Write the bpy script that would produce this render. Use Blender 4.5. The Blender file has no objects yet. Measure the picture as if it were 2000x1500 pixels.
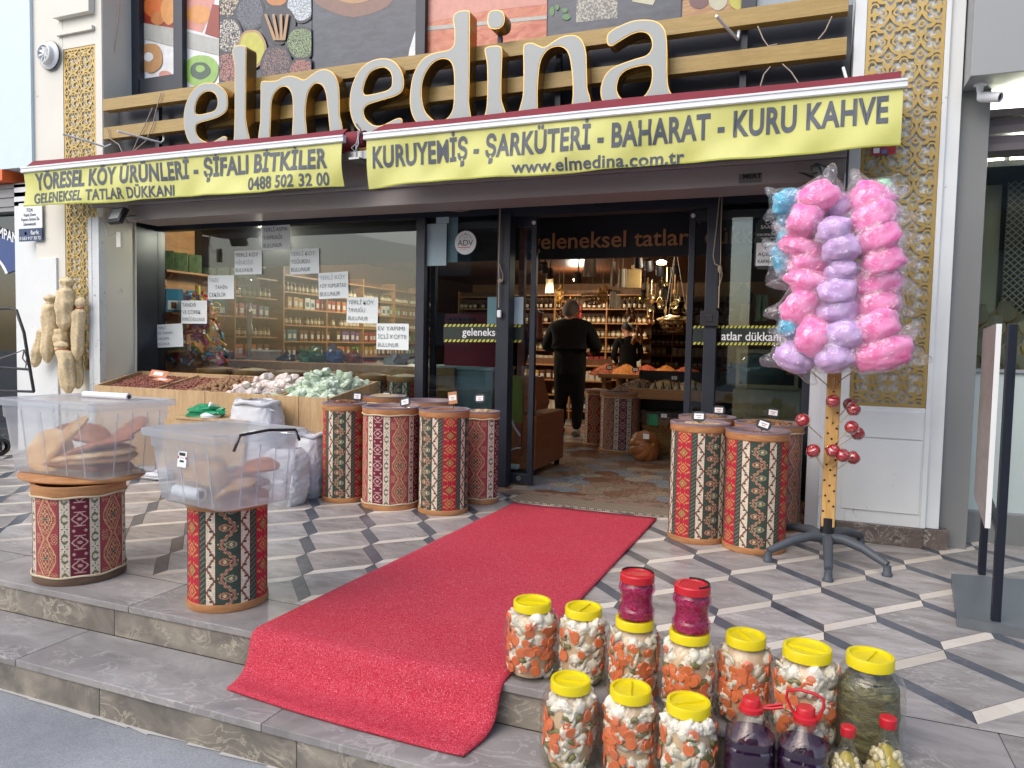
import bpy, bmesh, math, random
import numpy as np
from mathutils import Vector, Matrix, noise as mnoise
rad = math.radians
# ---------------------------------------------------------------- camera, sky, sun, exposure
scn = bpy.context.scene
COL = scn.collection
F_PX, PITCH, ROLL, YAW, CAM_H = 1440.84, .055788, .020569, .379005, 1.18
_fw = Vector((-math.sin(YAW)*math.cos(PITCH), math.cos(YAW)*math.cos(PITCH), -math.sin(PITCH)))
_r0 = Vector((math.cos(YAW), math.sin(YAW), 0)); _u0 = _r0.cross(_fw)
_r = _r0*math.cos(ROLL) + _u0*math.sin(ROLL); _u = -_r0*math.sin(ROLL) + _u0*math.cos(ROLL)
cd = bpy.data.cameras.new('camera'); cam = bpy.data.objects.new('camera', cd); COL.objects.link(cam)
cd.sensor_width = 36; cd.sensor_fit = 'HORIZONTAL'; cd.lens = F_PX/2000*36; cd.clip_start = .05; cd.clip_end = 500
mt = Matrix((_r, _u, -_fw)).transposed().to_4x4(); mt.translation = (0, 0, CAM_H); cam.matrix_world = mt
scn.camera = cam
SUN_EL, SUN_AZ = 42, 205          # azimuth the light comes from, clockwise from +Y
world = bpy.data.worlds.new('World'); scn.world = world; world.use_nodes = True
wn = world.node_tree; bg = wn.nodes['Background']
sky = wn.nodes.new('ShaderNodeTexSky'); sky.sky_type = 'NISHITA'; sky.sun_disc = False
sky.sun_elevation = rad(SUN_EL); sky.sun_rotation = rad(SUN_AZ); sky.dust_density = 2.5; sky.air_density = 1.0; sky.ozone_density = 1
wn.links.new(sky.outputs[0], bg.inputs[0]); bg.inputs[1].default_value = .15
sd = bpy.data.lights.new('sun', 'SUN'); sun = bpy.data.objects.new('sun', sd); COL.objects.link(sun)
sd.energy = .85; sd.angle = rad(70); sd.color = (1, .955, .9)
_d = Vector((math.sin(rad(SUN_AZ))*math.cos(rad(SUN_EL)), math.cos(rad(SUN_AZ))*math.cos(rad(SUN_EL)), math.sin(rad(SUN_EL))))
sun.rotation_euler = _d.to_track_quat('Z', 'Y').to_euler()
scn.view_settings.view_transform = 'Standard'; scn.view_settings.look = 'None'
scn.view_settings.exposure = .84; scn.view_settings.gamma = 1
scn.cycles.max_bounces = 10; scn.cycles.transparent_max_bounces = 24
scn.cycles.caustics_reflective = False; scn.cycles.caustics_refractive = False

# ---------------------------------------------------------------- places: pixel of the photograph -> point in the world
def ray(x, y): return _fw + _r*((x-1000)/F_PX) - _u*((y-750)/F_PX)
def W(x, y, Y):                    # the point seen at (x, y) that lies on the upright plane Y
    d = ray(x, y); p = d*(Y/d.y); return Vector((p.x, Y, p.z+CAM_H))
def G(x, y, z=0.):                 # the point seen at (x, y) that lies at height z
    d = ray(x, y); p = d*((z-CAM_H)/d.z); return Vector((p.x, p.y, z))
def depth(p): return (Vector(p)-Vector((0, 0, CAM_H))).dot(_fw)
def frompx(npx, p): return npx*depth(p)/F_PX

# ---------------------------------------------------------------- materials
def lin(c):
    if isinstance(c, str): c = tuple(int(c[i:i+2], 16)/255 for i in (0, 2, 4))
    return tuple(x/12.92 if x <= .04045 else ((x+.055)/1.055)**2.4 for x in c)
class NT:
    def __init__(s, name):
        s.m = bpy.data.materials.new(name); s.m.use_nodes = True; s.t = s.m.node_tree; s.n = s.t.nodes
        s.p = s.n['Principled BSDF']; s.out = s.n['Material Output']
    def add(s, typ, **kw):
        n = s.n.new(typ)
        for k, v in kw.items():
            if k.startswith('i_'):
                k = k[2:]; k = int(k) if k.isdigit() else k; n.inputs[k].default_value = v
            else: setattr(n, k, v)
        return n
    def l(s, a, b): s.t.links.new(a, b)
    def coord(s, which='Object', scale=None):
        tc = s.add('ShaderNodeTexCoord'); o = tc.outputs[which]
        if scale is not None:
            mp = s.add('ShaderNodeMapping'); mp.inputs['Scale'].default_value = scale; s.l(o, mp.inputs[0]); o = mp.outputs[0]
        return o
    def ramp(s, fac, stops):
        r = s.add('ShaderNodeValToRGB'); e = r.color_ramp.elements
        while len(e) < len(stops): e.new(.5)
        for i, (p, c) in enumerate(stops): e[i].position = p; e[i].color = (*lin(c), 1)
        s.l(fac, r.inputs[0]); return r.outputs[0]
    def mix(s, fac, a, b, typ='MIX'):
        m = s.add('ShaderNodeMixRGB', blend_type=typ)
        for i, v in ((0, fac), (1, a), (2, b)):
            if isinstance(v, (int, float)): m.inputs[i].default_value = v
            elif isinstance(v, str): m.inputs[i].default_value = (*lin(v), 1)
            else: s.l(v, m.inputs[i])
        return m.outputs[0]
    def noise(s, co, scale=5, detail=4, rough=.55, dist=0):
        n = s.add('ShaderNodeTexNoise'); n.inputs['Scale'].default_value = scale; n.inputs['Detail'].default_value = detail
        n.inputs['Roughness'].default_value = rough; n.inputs['Distortion'].default_value = dist; s.l(co, n.inputs['Vector']); return n.outputs[0]
    def bump(s, h, strength=.3, dist=.01):
        b = s.add('ShaderNodeBump'); b.inputs['Strength'].default_value = strength; b.inputs['Distance'].default_value = dist
        s.l(h, b.inputs['Height']); s.l(b.outputs[0], s.p.inputs['Normal']); return b
    def set(s, **kw):
        for k, v in kw.items():
            i = s.p.inputs[k.replace('_', ' ')]
            if isinstance(v, str): i.default_value = (*lin(v), 1)
            elif isinstance(v, (int, float)): i.default_value = v
            else: s.l(v, i)
        return s
def mat(name, col, rough=.6, metal=0, var=.12, vs=6, bump=0, bs=60, bd=.004, spec=.5, dirt=None, **kw):
    t = NT(name); co = t.coord()
    n = t.noise(co, vs, 5)
    base = t.mix(n, col, col)
    m = t.add('ShaderNodeMixRGB', blend_type='MULTIPLY'); m.inputs[0].default_value = 1
    c = lin(col); m.inputs[1].default_value = (*c, 1)
    r = t.add('ShaderNodeMapRange'); r.inputs['From Min'].default_value = .25; r.inputs['From Max'].default_value = .75
    r.inputs['To Min'].default_value = 1-var; r.inputs['To Max'].default_value = 1+var*.6; t.l(n, r.inputs[0]); t.l(r.outputs[0], m.inputs[2])
    out = m.outputs[0]
    if dirt:
        d = t.ramp(t.noise(co, dirt[1], 8, .7, .5), [(dirt[2], '000000'), (dirt[2]+.05, 'ffffff')])
        out = t.mix(d, dirt[0], out)
    t.set(Base_Color=out, Roughness=rough, Metallic=metal); t.p.inputs['Specular IOR Level'].default_value = spec
    rr = t.add('ShaderNodeMapRange'); rr.inputs['To Min'].default_value = max(0, rough-.08); rr.inputs['To Max'].default_value = min(1, rough+.1)
    t.l(n, rr.inputs[0]); t.l(rr.outputs[0], t.p.inputs['Roughness'])
    if bump: t.bump(t.noise(co, bs, 4), bump, bd)
    for k, v in kw.items(): t.set(**{k: v})
    return t.m
def wood(name, c1, c2, scale=(1, 1, 14), rough=.5, ring=3, bump=.15):
    t = NT(name); co = t.coord('Object', scale)
    n = t.noise(co, ring, 6, .6, 1.2); n2 = t.noise(co, ring*9, 3)
    c = t.ramp(n, [(.3, c1), (.7, c2)]); c = t.mix(.25, c, n2, 'OVERLAY')
    t.set(Base_Color=c, Roughness=rough); t.bump(n2, bump, .002); return t.m
def marble(name, cols, scale=3, vein='b9b4b2', rough=.35, stretch=(1, 1, 1), vw=.03, veins=.8):
    t = NT(name); co = t.coord('Object', stretch)
    at = t.add('ShaderNodeAttribute'); at.attribute_name = 'rnd'
    ad = t.add('ShaderNodeVectorMath', operation='ADD'); t.l(co, ad.inputs[0])
    sc = t.add('ShaderNodeVectorMath', operation='SCALE'); t.l(at.outputs['Vector'], sc.inputs[0]); sc.inputs['Scale'].default_value = 20; t.l(sc.outputs[0], ad.inputs[1])
    v = ad.outputs[0]
    base = t.ramp(t.noise(v, scale, 8, .62, .8), [(.28, cols[0]), (.5, cols[1]), (.72, cols[2])])
    vn = t.noise(v, scale*1.3, 6, .6, 2.2)
    k = t.add('ShaderNodeMath', operation='SUBTRACT'); t.l(vn, k.inputs[0]); k.inputs[1].default_value = .5
    k2 = t.add('ShaderNodeMath', operation='ABSOLUTE'); t.l(k.outputs[0], k2.inputs[0])
    vm = t.ramp(k2.outputs[0], [(0, 'ffffff'), (vw, '000000')])
    gate = t.ramp(t.noise(v, scale*.8, 2), [(.45, '000000'), (.6, 'ffffff')])
    vm = t.mix(1, vm, gate, 'MULTIPLY'); f = t.add('ShaderNodeMath', operation='MULTIPLY'); t.l(vm, f.inputs[0]); f.inputs[1].default_value = veins
    out = t.mix(f.outputs[0], base, vein)
    br = t.add('ShaderNodeMapRange'); br.inputs['To Min'].default_value = .82; br.inputs['To Max'].default_value = 1.15
    sp = t.add('ShaderNodeSeparateXYZ'); t.l(at.outputs['Vector'], sp.inputs[0]); t.l(sp.outputs[0], br.inputs[0])
    out = t.mix(1, out, br.outputs[0], 'MULTIPLY')
    dust = t.ramp(t.noise(t.coord(), 1.7, 7, .7), [(.45, '000000'), (.75, 'ffffff')])
    fd = t.add('ShaderNodeMath', operation='MULTIPLY'); t.l(dust, fd.inputs[0]); fd.inputs[1].default_value = .22
    out = t.mix(fd.outputs[0], out, 'a9a39b')
    t.set(Base_Color=out); rr = t.add('ShaderNodeMapRange'); rr.inputs['To Min'].default_value = rough-.1; rr.inputs['To Max'].default_value = rough+.3
    t.l(dust, rr.inputs[0]); t.l(rr.outputs[0], t.p.inputs['Roughness']); t.bump(t.noise(co, 60, 3), .06, .002)
    return t.m
def clear(name, tint='ffffff', gloss=1.0, rough=.03, haze=0., hazecol='e8eef2', bump=0, bs=8, ior=1.45, bd=.02):
    """thin clear sheet: see-through with a fresnel reflection"""
    t = NT(name); t.n.remove(t.p)
    tr = t.add('ShaderNodeBsdfTransparent'); tr.inputs[0].default_value = (*lin(tint), 1)
    gl = t.add('ShaderNodeBsdfGlossy'); gl.inputs['Roughness'].default_value = rough; gl.inputs[0].default_value = (gloss, gloss, gloss, 1)
    fr = t.add('ShaderNodeLayerWeight'); fr.inputs[0].default_value = .5; f0 = ((ior-1)/(ior+1))**2
    pw = t.add('ShaderNodeMath', operation='POWER'); t.l(fr.outputs['Facing'], pw.inputs[0]); pw.inputs[1].default_value = 5
    ma = t.add('ShaderNodeMath', operation='MULTIPLY_ADD'); t.l(pw.outputs[0], ma.inputs[0]); ma.inputs[1].default_value = (1-f0)*.8; ma.inputs[2].default_value = f0
    if bump:
        b = t.add('ShaderNodeBump'); b.inputs['Strength'].default_value = bump; b.inputs['Distance'].default_value = bd
        t.l(t.noise(t.coord(), bs, 3, .5, .6), b.inputs['Height']); t.l(b.outputs[0], gl.inputs['Normal']); t.l(b.outputs[0], fr.inputs['Normal'])
    mx = t.add('ShaderNodeMixShader'); t.l(ma.outputs[0], mx.inputs[0]); t.l(tr.outputs[0], mx.inputs[1]); t.l(gl.outputs[0], mx.inputs[2])
    sh = mx.outputs[0]
    if haze:
        df = t.add('ShaderNodeBsdfTranslucent'); df.inputs[0].default_value = (*lin(hazecol), 1)
        d2 = t.add('ShaderNodeBsdfDiffuse'); d2.inputs[0].default_value = (*lin(hazecol), 1)
        a = t.add('ShaderNodeMixShader'); a.inputs[0].default_value = .5; t.l(df.outputs[0], a.inputs[1]); t.l(d2.outputs[0], a.inputs[2])
        m2 = t.add('ShaderNodeMixShader'); m2.inputs[0].default_value = haze; t.l(sh, m2.inputs[1]); t.l(a.outputs[0], m2.inputs[2]); sh = m2.outputs[0]
    t.l(sh, t.out.inputs[0]); return t.m
def glow(name, col, s):
    t = NT(name); t.set(Base_Color=col); t.p.inputs['Emission Color'].default_value = (*lin(col), 1); t.p.inputs['Emission Strength'].default_value = s; return t.m
def vcol(name, rough=.85, bump=.3, bs=400, tint=None):
    t = NT(name); a = t.add('ShaderNodeAttribute'); a.attribute_name = 'col'
    t.set(Base_Color=a.outputs['Color'], Roughness=rough); t.bump(t.noise(t.coord(), bs, 2), bump, .001); return t.m

# ---------------------------------------------------------------- mesh building
class MB:
    def __init__(s): s.v = []; s.f = []; s.mi = []; s.col = []; s.rnd = []; s.m = 0
    def face(s, pts, m=None):
        b = len(s.v); s.v += [tuple(p) for p in pts]; s.f.append(tuple(range(b, b+len(pts)))); s.mi.append(s.m if m is None else m); return s
    def raw(s, vs, fs, M=None, m=None):
        b = len(s.v)
        s.v += [tuple(M @ Vector(v)) if M is not None else tuple(v) for v in vs]
        s.f += [tuple(b+i for i in f) for f in fs]; s.mi += [s.m if m is None else m]*len(fs); return s
    def box(s, a, b, M=None, m=None):
        (x0, y0, z0), (x1, y1, z1) = a, b
        x0, x1 = sorted((x0, x1)); y0, y1 = sorted((y0, y1)); z0, z1 = sorted((z0, z1))
        v = [(x0, y0, z0), (x1, y0, z0), (x1, y1, z0), (x0, y1, z0), (x0, y0, z1), (x1, y0, z1), (x1, y1, z1), (x0, y1, z1)]
        return s.raw(v, [(3, 2, 1, 0), (4, 5, 6, 7), (0, 1, 5, 4), (1, 2, 6, 5), (2, 3, 7, 6), (3, 0, 4, 7)], M, m)
    def lathe(s, prof, n=32, M=None, m=None, cap=True, ang=None):
        vs = []; fs = []; k = len(prof)
        for i in range(n):
            a = 2*math.pi*i/n; c, q = math.cos(a), math.sin(a)
            vs += [(r*c, r*q, z) for r, z in prof]
        for i in range(n):
            j = (i+1) % n
            for t in range(k-1): fs.append((i*k+t, j*k+t, j*k+t+1, i*k+t+1))
        if cap:
            if prof[0][0] > 1e-5: fs.append(tuple(i*k for i in range(n))[::-1])
            if prof[-1][0] > 1e-5: fs.append(tuple(i*k+k-1 for i in range(n)))
        return s.raw(vs, fs, M, m)
    def tube(s, pts, r, n=8, m=None, cap=True):
        pts = [Vector(p) for p in pts]; rs = r if isinstance(r, (list, tuple)) else [r]*len(pts)
        vs = []; fs = []; up = Vector((0, 0, 1))
        for i, p in enumerate(pts):
            t = (pts[min(i+1, len(pts)-1)]-pts[max(i-1, 0)])
            t = t.normalized() if t.length > 1e-9 else Vector((0, 0, 1))
            if i == 0: a = t.orthogonal().normalized()
            else: a = (a - t*a.dot(t)); a = a.normalized() if a.length > 1e-6 else t.orthogonal().normalized()
            b = t.cross(a)
            for k in range(n):
                q = 2*math.pi*k/n; vs.append(p+(a*math.cos(q)+b*math.sin(q))*rs[i])
        for i in range(len(pts)-1):
            for k in range(n): fs.append((i*n+k, i*n+(k+1) % n, (i+1)*n+(k+1) % n, (i+1)*n+k))
        if cap: fs.append(tuple(range(n))[::-1]); fs.append(tuple((len(pts)-1)*n+k for k in range(n)))
        return s.raw(vs, fs, None, m)
    def bar(s, a, b, w, h=None, m=None):
        a, b = Vector(a), Vector(b); h = h or w; L = (b-a).length
        M = Matrix.Translation(a) @ (b-a).to_track_quat('Z', 'Y').to_matrix().to_4x4()
        return s.box((-w/2, -h/2, 0), (w/2, h/2, L), M, m)
    def grid(s, fn, nu, nv, m=None, close=False):
        vs = [fn(u/nu, v/nv) for v in range(nv+1) for u in range(nu if close else nu+1)]
        w = nu if close else nu+1
        fs = [(v*w+u, v*w+(u+1) % w, (v+1)*w+(u+1) % w, (v+1)*w+u) for v in range(nv) for u in range(nu)]
        return s.raw(vs, fs, None, m)
    def blob(s, c, r, jit=.15, seed=0, n=1, M=None, m=None):
        vs, fs = ICO[n]
        r = (r, r, r) if isinstance(r, (int, float)) else r
        R = (Matrix.Translation(Vector(c)) @ (M or Matrix.Identity(4)))
        o = Vector((seed*7.13, seed*3.7, seed*1.9)); out = []
        for v in vs:
            k = 1+jit*mnoise.noise(v*1.6+o)*1.6; out.append(R @ Vector((v.x*r[0]*k, v.y*r[1]*k, v.z*r[2]*k)))
        return s.raw(out, fs, None, m)
    def prism(s, poly, y0, y1, m=None):       # polygon in XZ, thickness along Y (y0 front)
        n = len(poly)
        vs = [(x, y0, z) for x, z in poly]+[(x, y1, z) for x, z in poly]
        return s.raw(vs, [tuple(range(n)), tuple(range(2*n-1, n-1, -1))]+[(i, i+n, (i+1) % n+n, (i+1) % n) for i in range(n)], None, m)
    def build(s, name, mats, parent=None, smooth=None, bevel=0, world=False, sub=0, solid=0, bseg=2):
        me = bpy.data.meshes.new(name)
        off = Vector((0, 0, 0))
        if world and parent is not None: off = parent.location
        me.from_pydata([(x-off.x, y-off.y, z-off.z) for x, y, z in s.v] if off.length else s.v, [], s.f)
        mats = mats if isinstance(mats, (list, tuple)) else [mats]
        for m in mats: me.materials.append(m)
        if len(mats) > 1: me.polygons.foreach_set('material_index', s.mi)
        if s.col:
            at = me.attributes.new('col', 'FLOAT_COLOR', 'CORNER'); c = np.asarray(s.col, np.float32)
            cnt = np.array([len(f) for f in s.f]); c = np.repeat(np.c_[c, np.ones(len(c))], cnt, axis=0); at.data.foreach_set('color', c.ravel().astype(np.float32))
        if s.rnd:
            at = me.attributes.new('rnd', 'FLOAT_VECTOR', 'FACE'); at.data.foreach_set('vector', np.asarray(s.rnd, np.float32).ravel())
        if smooth is not None:
            me.polygons.foreach_set('use_smooth', [True]*len(me.polygons)); me.set_sharp_from_angle(angle=rad(smooth))
        me.update(); ob = bpy.data.objects.new(name, me); COL.objects.link(ob)
        if parent is not None: ob.parent = parent
        if solid: q = ob.modifiers.new('solid', 'SOLIDIFY'); q.thickness = solid; q.offset = 0
        if bevel: q = ob.modifiers.new('bevel', 'BEVEL'); q.width = bevel; q.segments = bseg; q.limit_method = 'ANGLE'; q.angle_limit = rad(40)
        if sub: q = ob.modifiers.new('sub', 'SUBSURF'); q.levels = sub; q.render_levels = sub
        return ob
def _ico(n):
    b = bmesh.new(); bmesh.ops.create_icosphere(b, subdivisions=n, radius=1)
    r = ([v.co.copy() for v in b.verts], [tuple(v.index for v in f.verts) for f in b.faces]); b.free(); return r
ICO = {1: _ico(1), 2: _ico(2), 3: _ico(3), 4: _ico(4)}
def tag(o, label=None, cat=None, group=None, kind=None):
    if label: o['label'] = label
    if cat: o['category'] = cat
    if group: o['group'] = group
    if kind: o['kind'] = kind
    return o
def thing(name, label, cat, loc=(0, 0, 0), rz=0, group=None):
    o = bpy.data.objects.new(name, None); COL.objects.link(o); o.empty_display_size = .1
    o.location = loc; o.rotation_euler = (0, 0, rz); return tag(o, label, cat, group)
def struct(name, mb, m, **kw): return tag(mb.build(name, m, **kw), kind='structure')
KIDS = {}
def dup(src, loc=None, rot=None, label=None, group=None, scale=None):
    c = src.copy(); COL.objects.link(c)
    if loc is not None: c.location = loc
    if rot is not None: c.rotation_euler = rot
    if scale is not None: c.scale = scale
    if label: c['label'] = label
    if group: c['group'] = group
    if src.name not in KIDS: KIDS[src.name] = [(k, list(k.children)) for k in src.children]
    for k, gs in KIDS[src.name]:
        d = k.copy(); COL.objects.link(d); d.parent = c
        for g2 in gs: e = g2.copy(); COL.objects.link(e); e.parent = d
    return c
def text_mesh(body, size=1, xs=1, bold=0, ext=.001, align='LEFT', shear=0, space=1, cut=0, line=1):
    cu = bpy.data.curves.new('t', 'FONT'); cu.body = body; cu.size = size; cu.offset = bold; cu.extrude = ext; cu.align_x = align
    cu.shear = shear; cu.space_character = space; cu.resolution_u = 4; cu.space_line = line
    ob = bpy.data.objects.new('t', cu); COL.objects.link(ob)
    dg = bpy.context.evaluated_depsgraph_get(); me = bpy.data.meshes.new_from_object(ob.evaluated_get(dg))
    bpy.data.objects.remove(ob); bpy.data.curves.remove(cu)
    b = bmesh.new(); b.from_mesh(me); bpy.data.meshes.remove(me)
    for v in b.verts: v.co.x *= xs
    if cut:
        x0 = min((v.co.x for v in b.verts), default=0); x1 = max((v.co.x for v in b.verts), default=0); x = x0+cut
        while x < x1:
            bmesh.ops.bisect_plane(b, geom=b.verts[:]+b.edges[:]+b.faces[:], plane_co=(x, 0, 0), plane_no=(1, 0, 0)); x += cut
    b.verts.index_update()
    r = ([v.co.copy() for v in b.verts], [tuple(v.index for v in f.verts) for f in b.faces]); b.free(); return r
def write(body, P, ex, ez, height, mat_, name='lettering', parent=None, width=None, warp=None, out=.002, ext=.0006, world=True, mb=None, m=0, **kw):
    """lettering: P = lower left corner, ex = reading direction, ez = up; height = capital height, width = total run"""
    vs, fs = text_mesh(body, size=1, ext=0, cut=kw.pop('cut', 0), **kw)
    x0 = min(v.x for v in vs); x1 = max(v.x for v in vs)
    sz = height/.72; sx = width/(x1-x0) if width else sz
    ex = Vector(ex).normalized(); ez = Vector(ez).normalized(); ny = ex.cross(ez)
    res = []
    for v in vs:
        p = Vector(P)+ex*((v.x-x0)*sx)+ez*(v.y*sz)+ny*out
        if warp: p = warp(p)
        res.append(p)
    if mb is not None: mb.raw(res, fs, None, m); return None
    q = MB(); q.raw(res, fs); return q.build(name, mat_, parent, world=world)
def catmull(pts, n=5):
    out = []; k = len(pts)
    for i in range(k):
        p0, p1, p2, p3 = (Vector(pts[(i+j-1) % k]) for j in range(4))
        for t in range(n):
            t = t/n; out.append(.5*((2*p1)+(p2-p0)*t+(2*p0-5*p1+4*p2-p3)*t*t+(3*p1-p0-3*p2+p3)*t**3))
    return out
def curve_solid(loops, ext, offset=0, bevel=0):
    cu = bpy.data.curves.new('c', 'CURVE'); cu.dimensions = '2D'; cu.fill_mode = 'BOTH'; cu.extrude = ext; cu.offset = offset; cu.bevel_depth = bevel
    for L in loops:
        sp = cu.splines.new('POLY'); sp.points.add(len(L)-1); sp.use_cyclic_u = True
        for i, p in enumerate(L): sp.points[i].co = (p[0], p[1], 0, 1)
    ob = bpy.data.objects.new('c', cu); COL.objects.link(ob)
    me = bpy.data.meshes.new_from_object(ob.evaluated_get(bpy.context.evaluated_depsgraph_get()))
    bpy.data.objects.remove(ob); bpy.data.curves.remove(cu)
    r = ([v.co.copy() for v in me.vertices], [tuple(p.vertices) for p in me.polygons]); bpy.data.meshes.remove(me); return r
rng = random.Random(7)
U = rng.uniform
YF, YW = 4.97, 5.57
# ---------------------------------------------------------------- shared materials
M = {}
M['white'] = mat('white_paint', 'd9dddd', .42, var=.07, vs=2.5, dirt=('8f8d88', 9, .30))
M['cream'] = mat('cream_panel', 'd6d4c9', .5, var=.06, vs=2, dirt=('9a958a', 8, .28))
M['gold'] = mat('gold_lattice', 'b09659', .38, metal=.45, var=.12, vs=8)
M['goldslat'] = wood('golden_wood_grain', '94783c', 'a98e50', (1, 8, 14), .42, 4, .08)
M['brass'] = mat('brass_letter_side', 'b08c50', .25, metal=.85, var=.15, vs=5)
M['face'] = mat('opal_letter_face', '9ba09e', .38, var=.03, vs=3)
M['rim'] = mat('bright_brass_rim', 'c7a35c', .3, metal=.6, var=.1)
M['dark'] = mat('anthracite_aluminium', '2a2f39', .38, metal=.15, var=.12, vs=5)
M['black'] = mat('black_plastic', '1a1b1f', .45, var=.1)
M['boxgrey'] = mat('taupe_shutter_box', '9a9392', .45, var=.05, vs=2, dirt=('77706c', 6, .27))
M['backing'] = mat('blue_black_cladding', '383c46', .35, var=.12, vs=1.5)
M['yellow'] = NT('yellow_valance_cloth')
def _yc():
    t = M['yellow']; co = t.coord(); n = t.noise(co, 2.2, 4)
    t.set(Base_Color=t.ramp(n, [(.3, 'bfc064'), (.7, 'cfcf80')]), Roughness=.5)
    w = t.add('ShaderNodeTexWave'); w.inputs['Scale'].default_value = 1.1; w.inputs['Distortion'].default_value = 9; w.inputs['Detail'].default_value = 2; t.l(co, w.inputs[0])
    t.bump(w.outputs[0], .25, .02); return t.m
M['yellow'] = _yc()
M['print'] = mat('printed_grey_ink', '4c535c', .5, var=.12)
M['burgundy'] = mat('burgundy_canvas', '7c2b36', .8, var=.15)
M['alu'] = mat('white_aluminium', 'dfe3e4', .35, var=.05, dirt=('8d8a85', 12, .27))
M['steel'] = mat('galvanised_steel', '9a9c9d', .35, metal=.8, var=.15)
M['glass'] = clear('window_glass', 'e3ebec', rough=.0, ior=1.47)
M['paper'] = mat('note_paper', 'eff6f6', .8, var=.05)
M['ink'] = mat('marker_ink', '30343a', .8)
M['inkfaint'] = mat('faded_ink', '97a2a5', .8)
M['wpaint'] = mat('plain_white', 'e2e5e6', .5, var=.04)
M['carrot'] = mat('carrot', 'e47540', .4, var=.18, vs=60)
M['bread'] = mat('baked_bread', 'b98552', .75, var=.35, vs=9, bump=.4, bs=30)
M['floor_grey'] = marble('grey_marble', ('756f6b', '9a9490', 'b6b1ad'), 3.4, 'c6c2bf', .4, (1, 2.6, 1), .03, .75)
M['floor_beige'] = marble('beige_marble', ('c4baab', 'd3cabc', 'dcd5c9'), 3, 'd9d3c8', .38)
M['floor_dark'] = marble('dark_marble', ('3c414b', '49505a', '565b64'), 3, '6d7078', .38)
M['step_top'] = marble('step_marble', ('6f6b69', '8f8b89', 'a8a3a0'), 2.4, 'bdb9b6', .45, (1, 1.8, 1), .026, .8)
M['riser'] = marble('riser_marble', ('5b5650', '827c72', 'a39b8b'), 4.5, 'bfb6a2', .55, (1, 1, 1.4), .045, .85)
M['skirt'] = marble('brown_marble_skirting', ('4f4743', '625853', '74695f'), 6, 'c3b8ac', .35, (1, 1, 1), .03, .9)
# ---------------------------------------------------------------- ground, steps, terrace
EDGE1, EDGE2, RZ = 2.33, 2.003, .152
def pave_mat():
    t = NT('street_paving'); co = t.coord(); n = t.noise(co, 1.5, 8, .65)
    c = t.ramp(n, [(.3, '83868a'), (.52, '96999c'), (.75, 'a8aaab')]); c = t.mix(.45, c, t.noise(co, 160, 2), 'OVERLAY'); c = t.mix(t.ramp(t.noise(co, 9, 7, .7), [(.62, '000000'), (.8, '8a8a8a')]), c, 'c2c2bd')
    t.set(Base_Color=c, Roughness=.8); t.bump(t.noise(co, 220, 3), .25, .002); return t.m
q = MB(); q.face([(-60, -60, -2*RZ), (60, -60, -2*RZ), (60, 60, -2*RZ), (-60, 60, -2*RZ)]); struct('street', q, pave_mat())
q = MB(); rg = random.Random(3)
x = -9.
while x < 4.4:                       # pale mortar smears where the bottom riser meets the street
    w = rg.uniform(.05, .3); y = EDGE2+.004
    q.face([(x, y, -2*RZ+.004), (x, y-rg.uniform(.006, .03), -2*RZ+.004), (x+w, y-rg.uniform(.004, .03), -2*RZ+.004), (x+w, y, -2*RZ+.004)]); x += w
struct('mortar_line', q, mat('old_mortar', 'c0bfba', .9))
def steps():
    q = MB(); r = random.Random(5)
    def slabrow(y0, y1, z, th, L, off, mi, x0=-9.2, x1=4.6):
        x = x0+off
        while x < x1:
            q.box((x+.0012, y0, z-th), (x+L-.0012, y1, z), m=mi); v = (r.random(), r.random(), r.random()); q.rnd += [v]*6; x += L
    slabrow(EDGE2-.012, EDGE1+.0, -RZ, .03, 1.25, 0, 0)          # lower tread
    slabrow(EDGE2, EDGE2+.03, -RZ-.031, RZ-.03, .93, .2, 1)     # lower riser
    struct('lower_step', q, [M['step_top'], M['riser']], bevel=.003)
    q = MB()
    def slabrow2(*a): pass
    q2 = q
    x = -9.3
    while x < 4.6:
        q.box((x+.001, EDGE1-.012, -.03), (x+1.1-.001, 2.64, 0), m=0); v = (r.random(), r.random(), r.random()); q.rnd += [v]*6; x += 1.1
    x = -9.6
    while x < 4.6:
        q.box((x+.001, EDGE1, -RZ-.0), (x+.85-.001, EDGE1+.03, -.031), m=1); v = (r.random(), r.random(), r.random()); q.rnd += [v]*6; x += .85
    struct('upper_step', q, [M['step_top'], M['riser']], bevel=.003)
steps()
q = MB(); q.face([(-9.3, 2.641, -.004), (4.6, 2.641, -.004), (4.6, 9, -.004), (-9.3, 9, -.004)]); q.rnd = [(.5, .5, .5)]
q.box((-9.3, 2.37, -.3), (4.6, 9, -.035)); q.rnd += [(.5, .5, .5)]*6
struct('terrace_bed', q, mat('tile_joint', '4f4c49', .9))
def clip_poly(poly, y0, y1):
    for s, c in ((1, y0), (-1, -y1)):
        out = []
        for i in range(len(poly)):
            a, b = poly[i-1], poly[i]; da, db = s*a[1]-c, s*b[1]-c
            if (da >= 0) != (db >= 0): t = da/(da-db); out.append((a[0]+(b[0]-a[0])*t, a[1]+(b[1]-a[1])*t))
            if db >= 0: out.append(b)
        poly = out
        if len(poly) < 3: return None
    return poly
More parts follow.
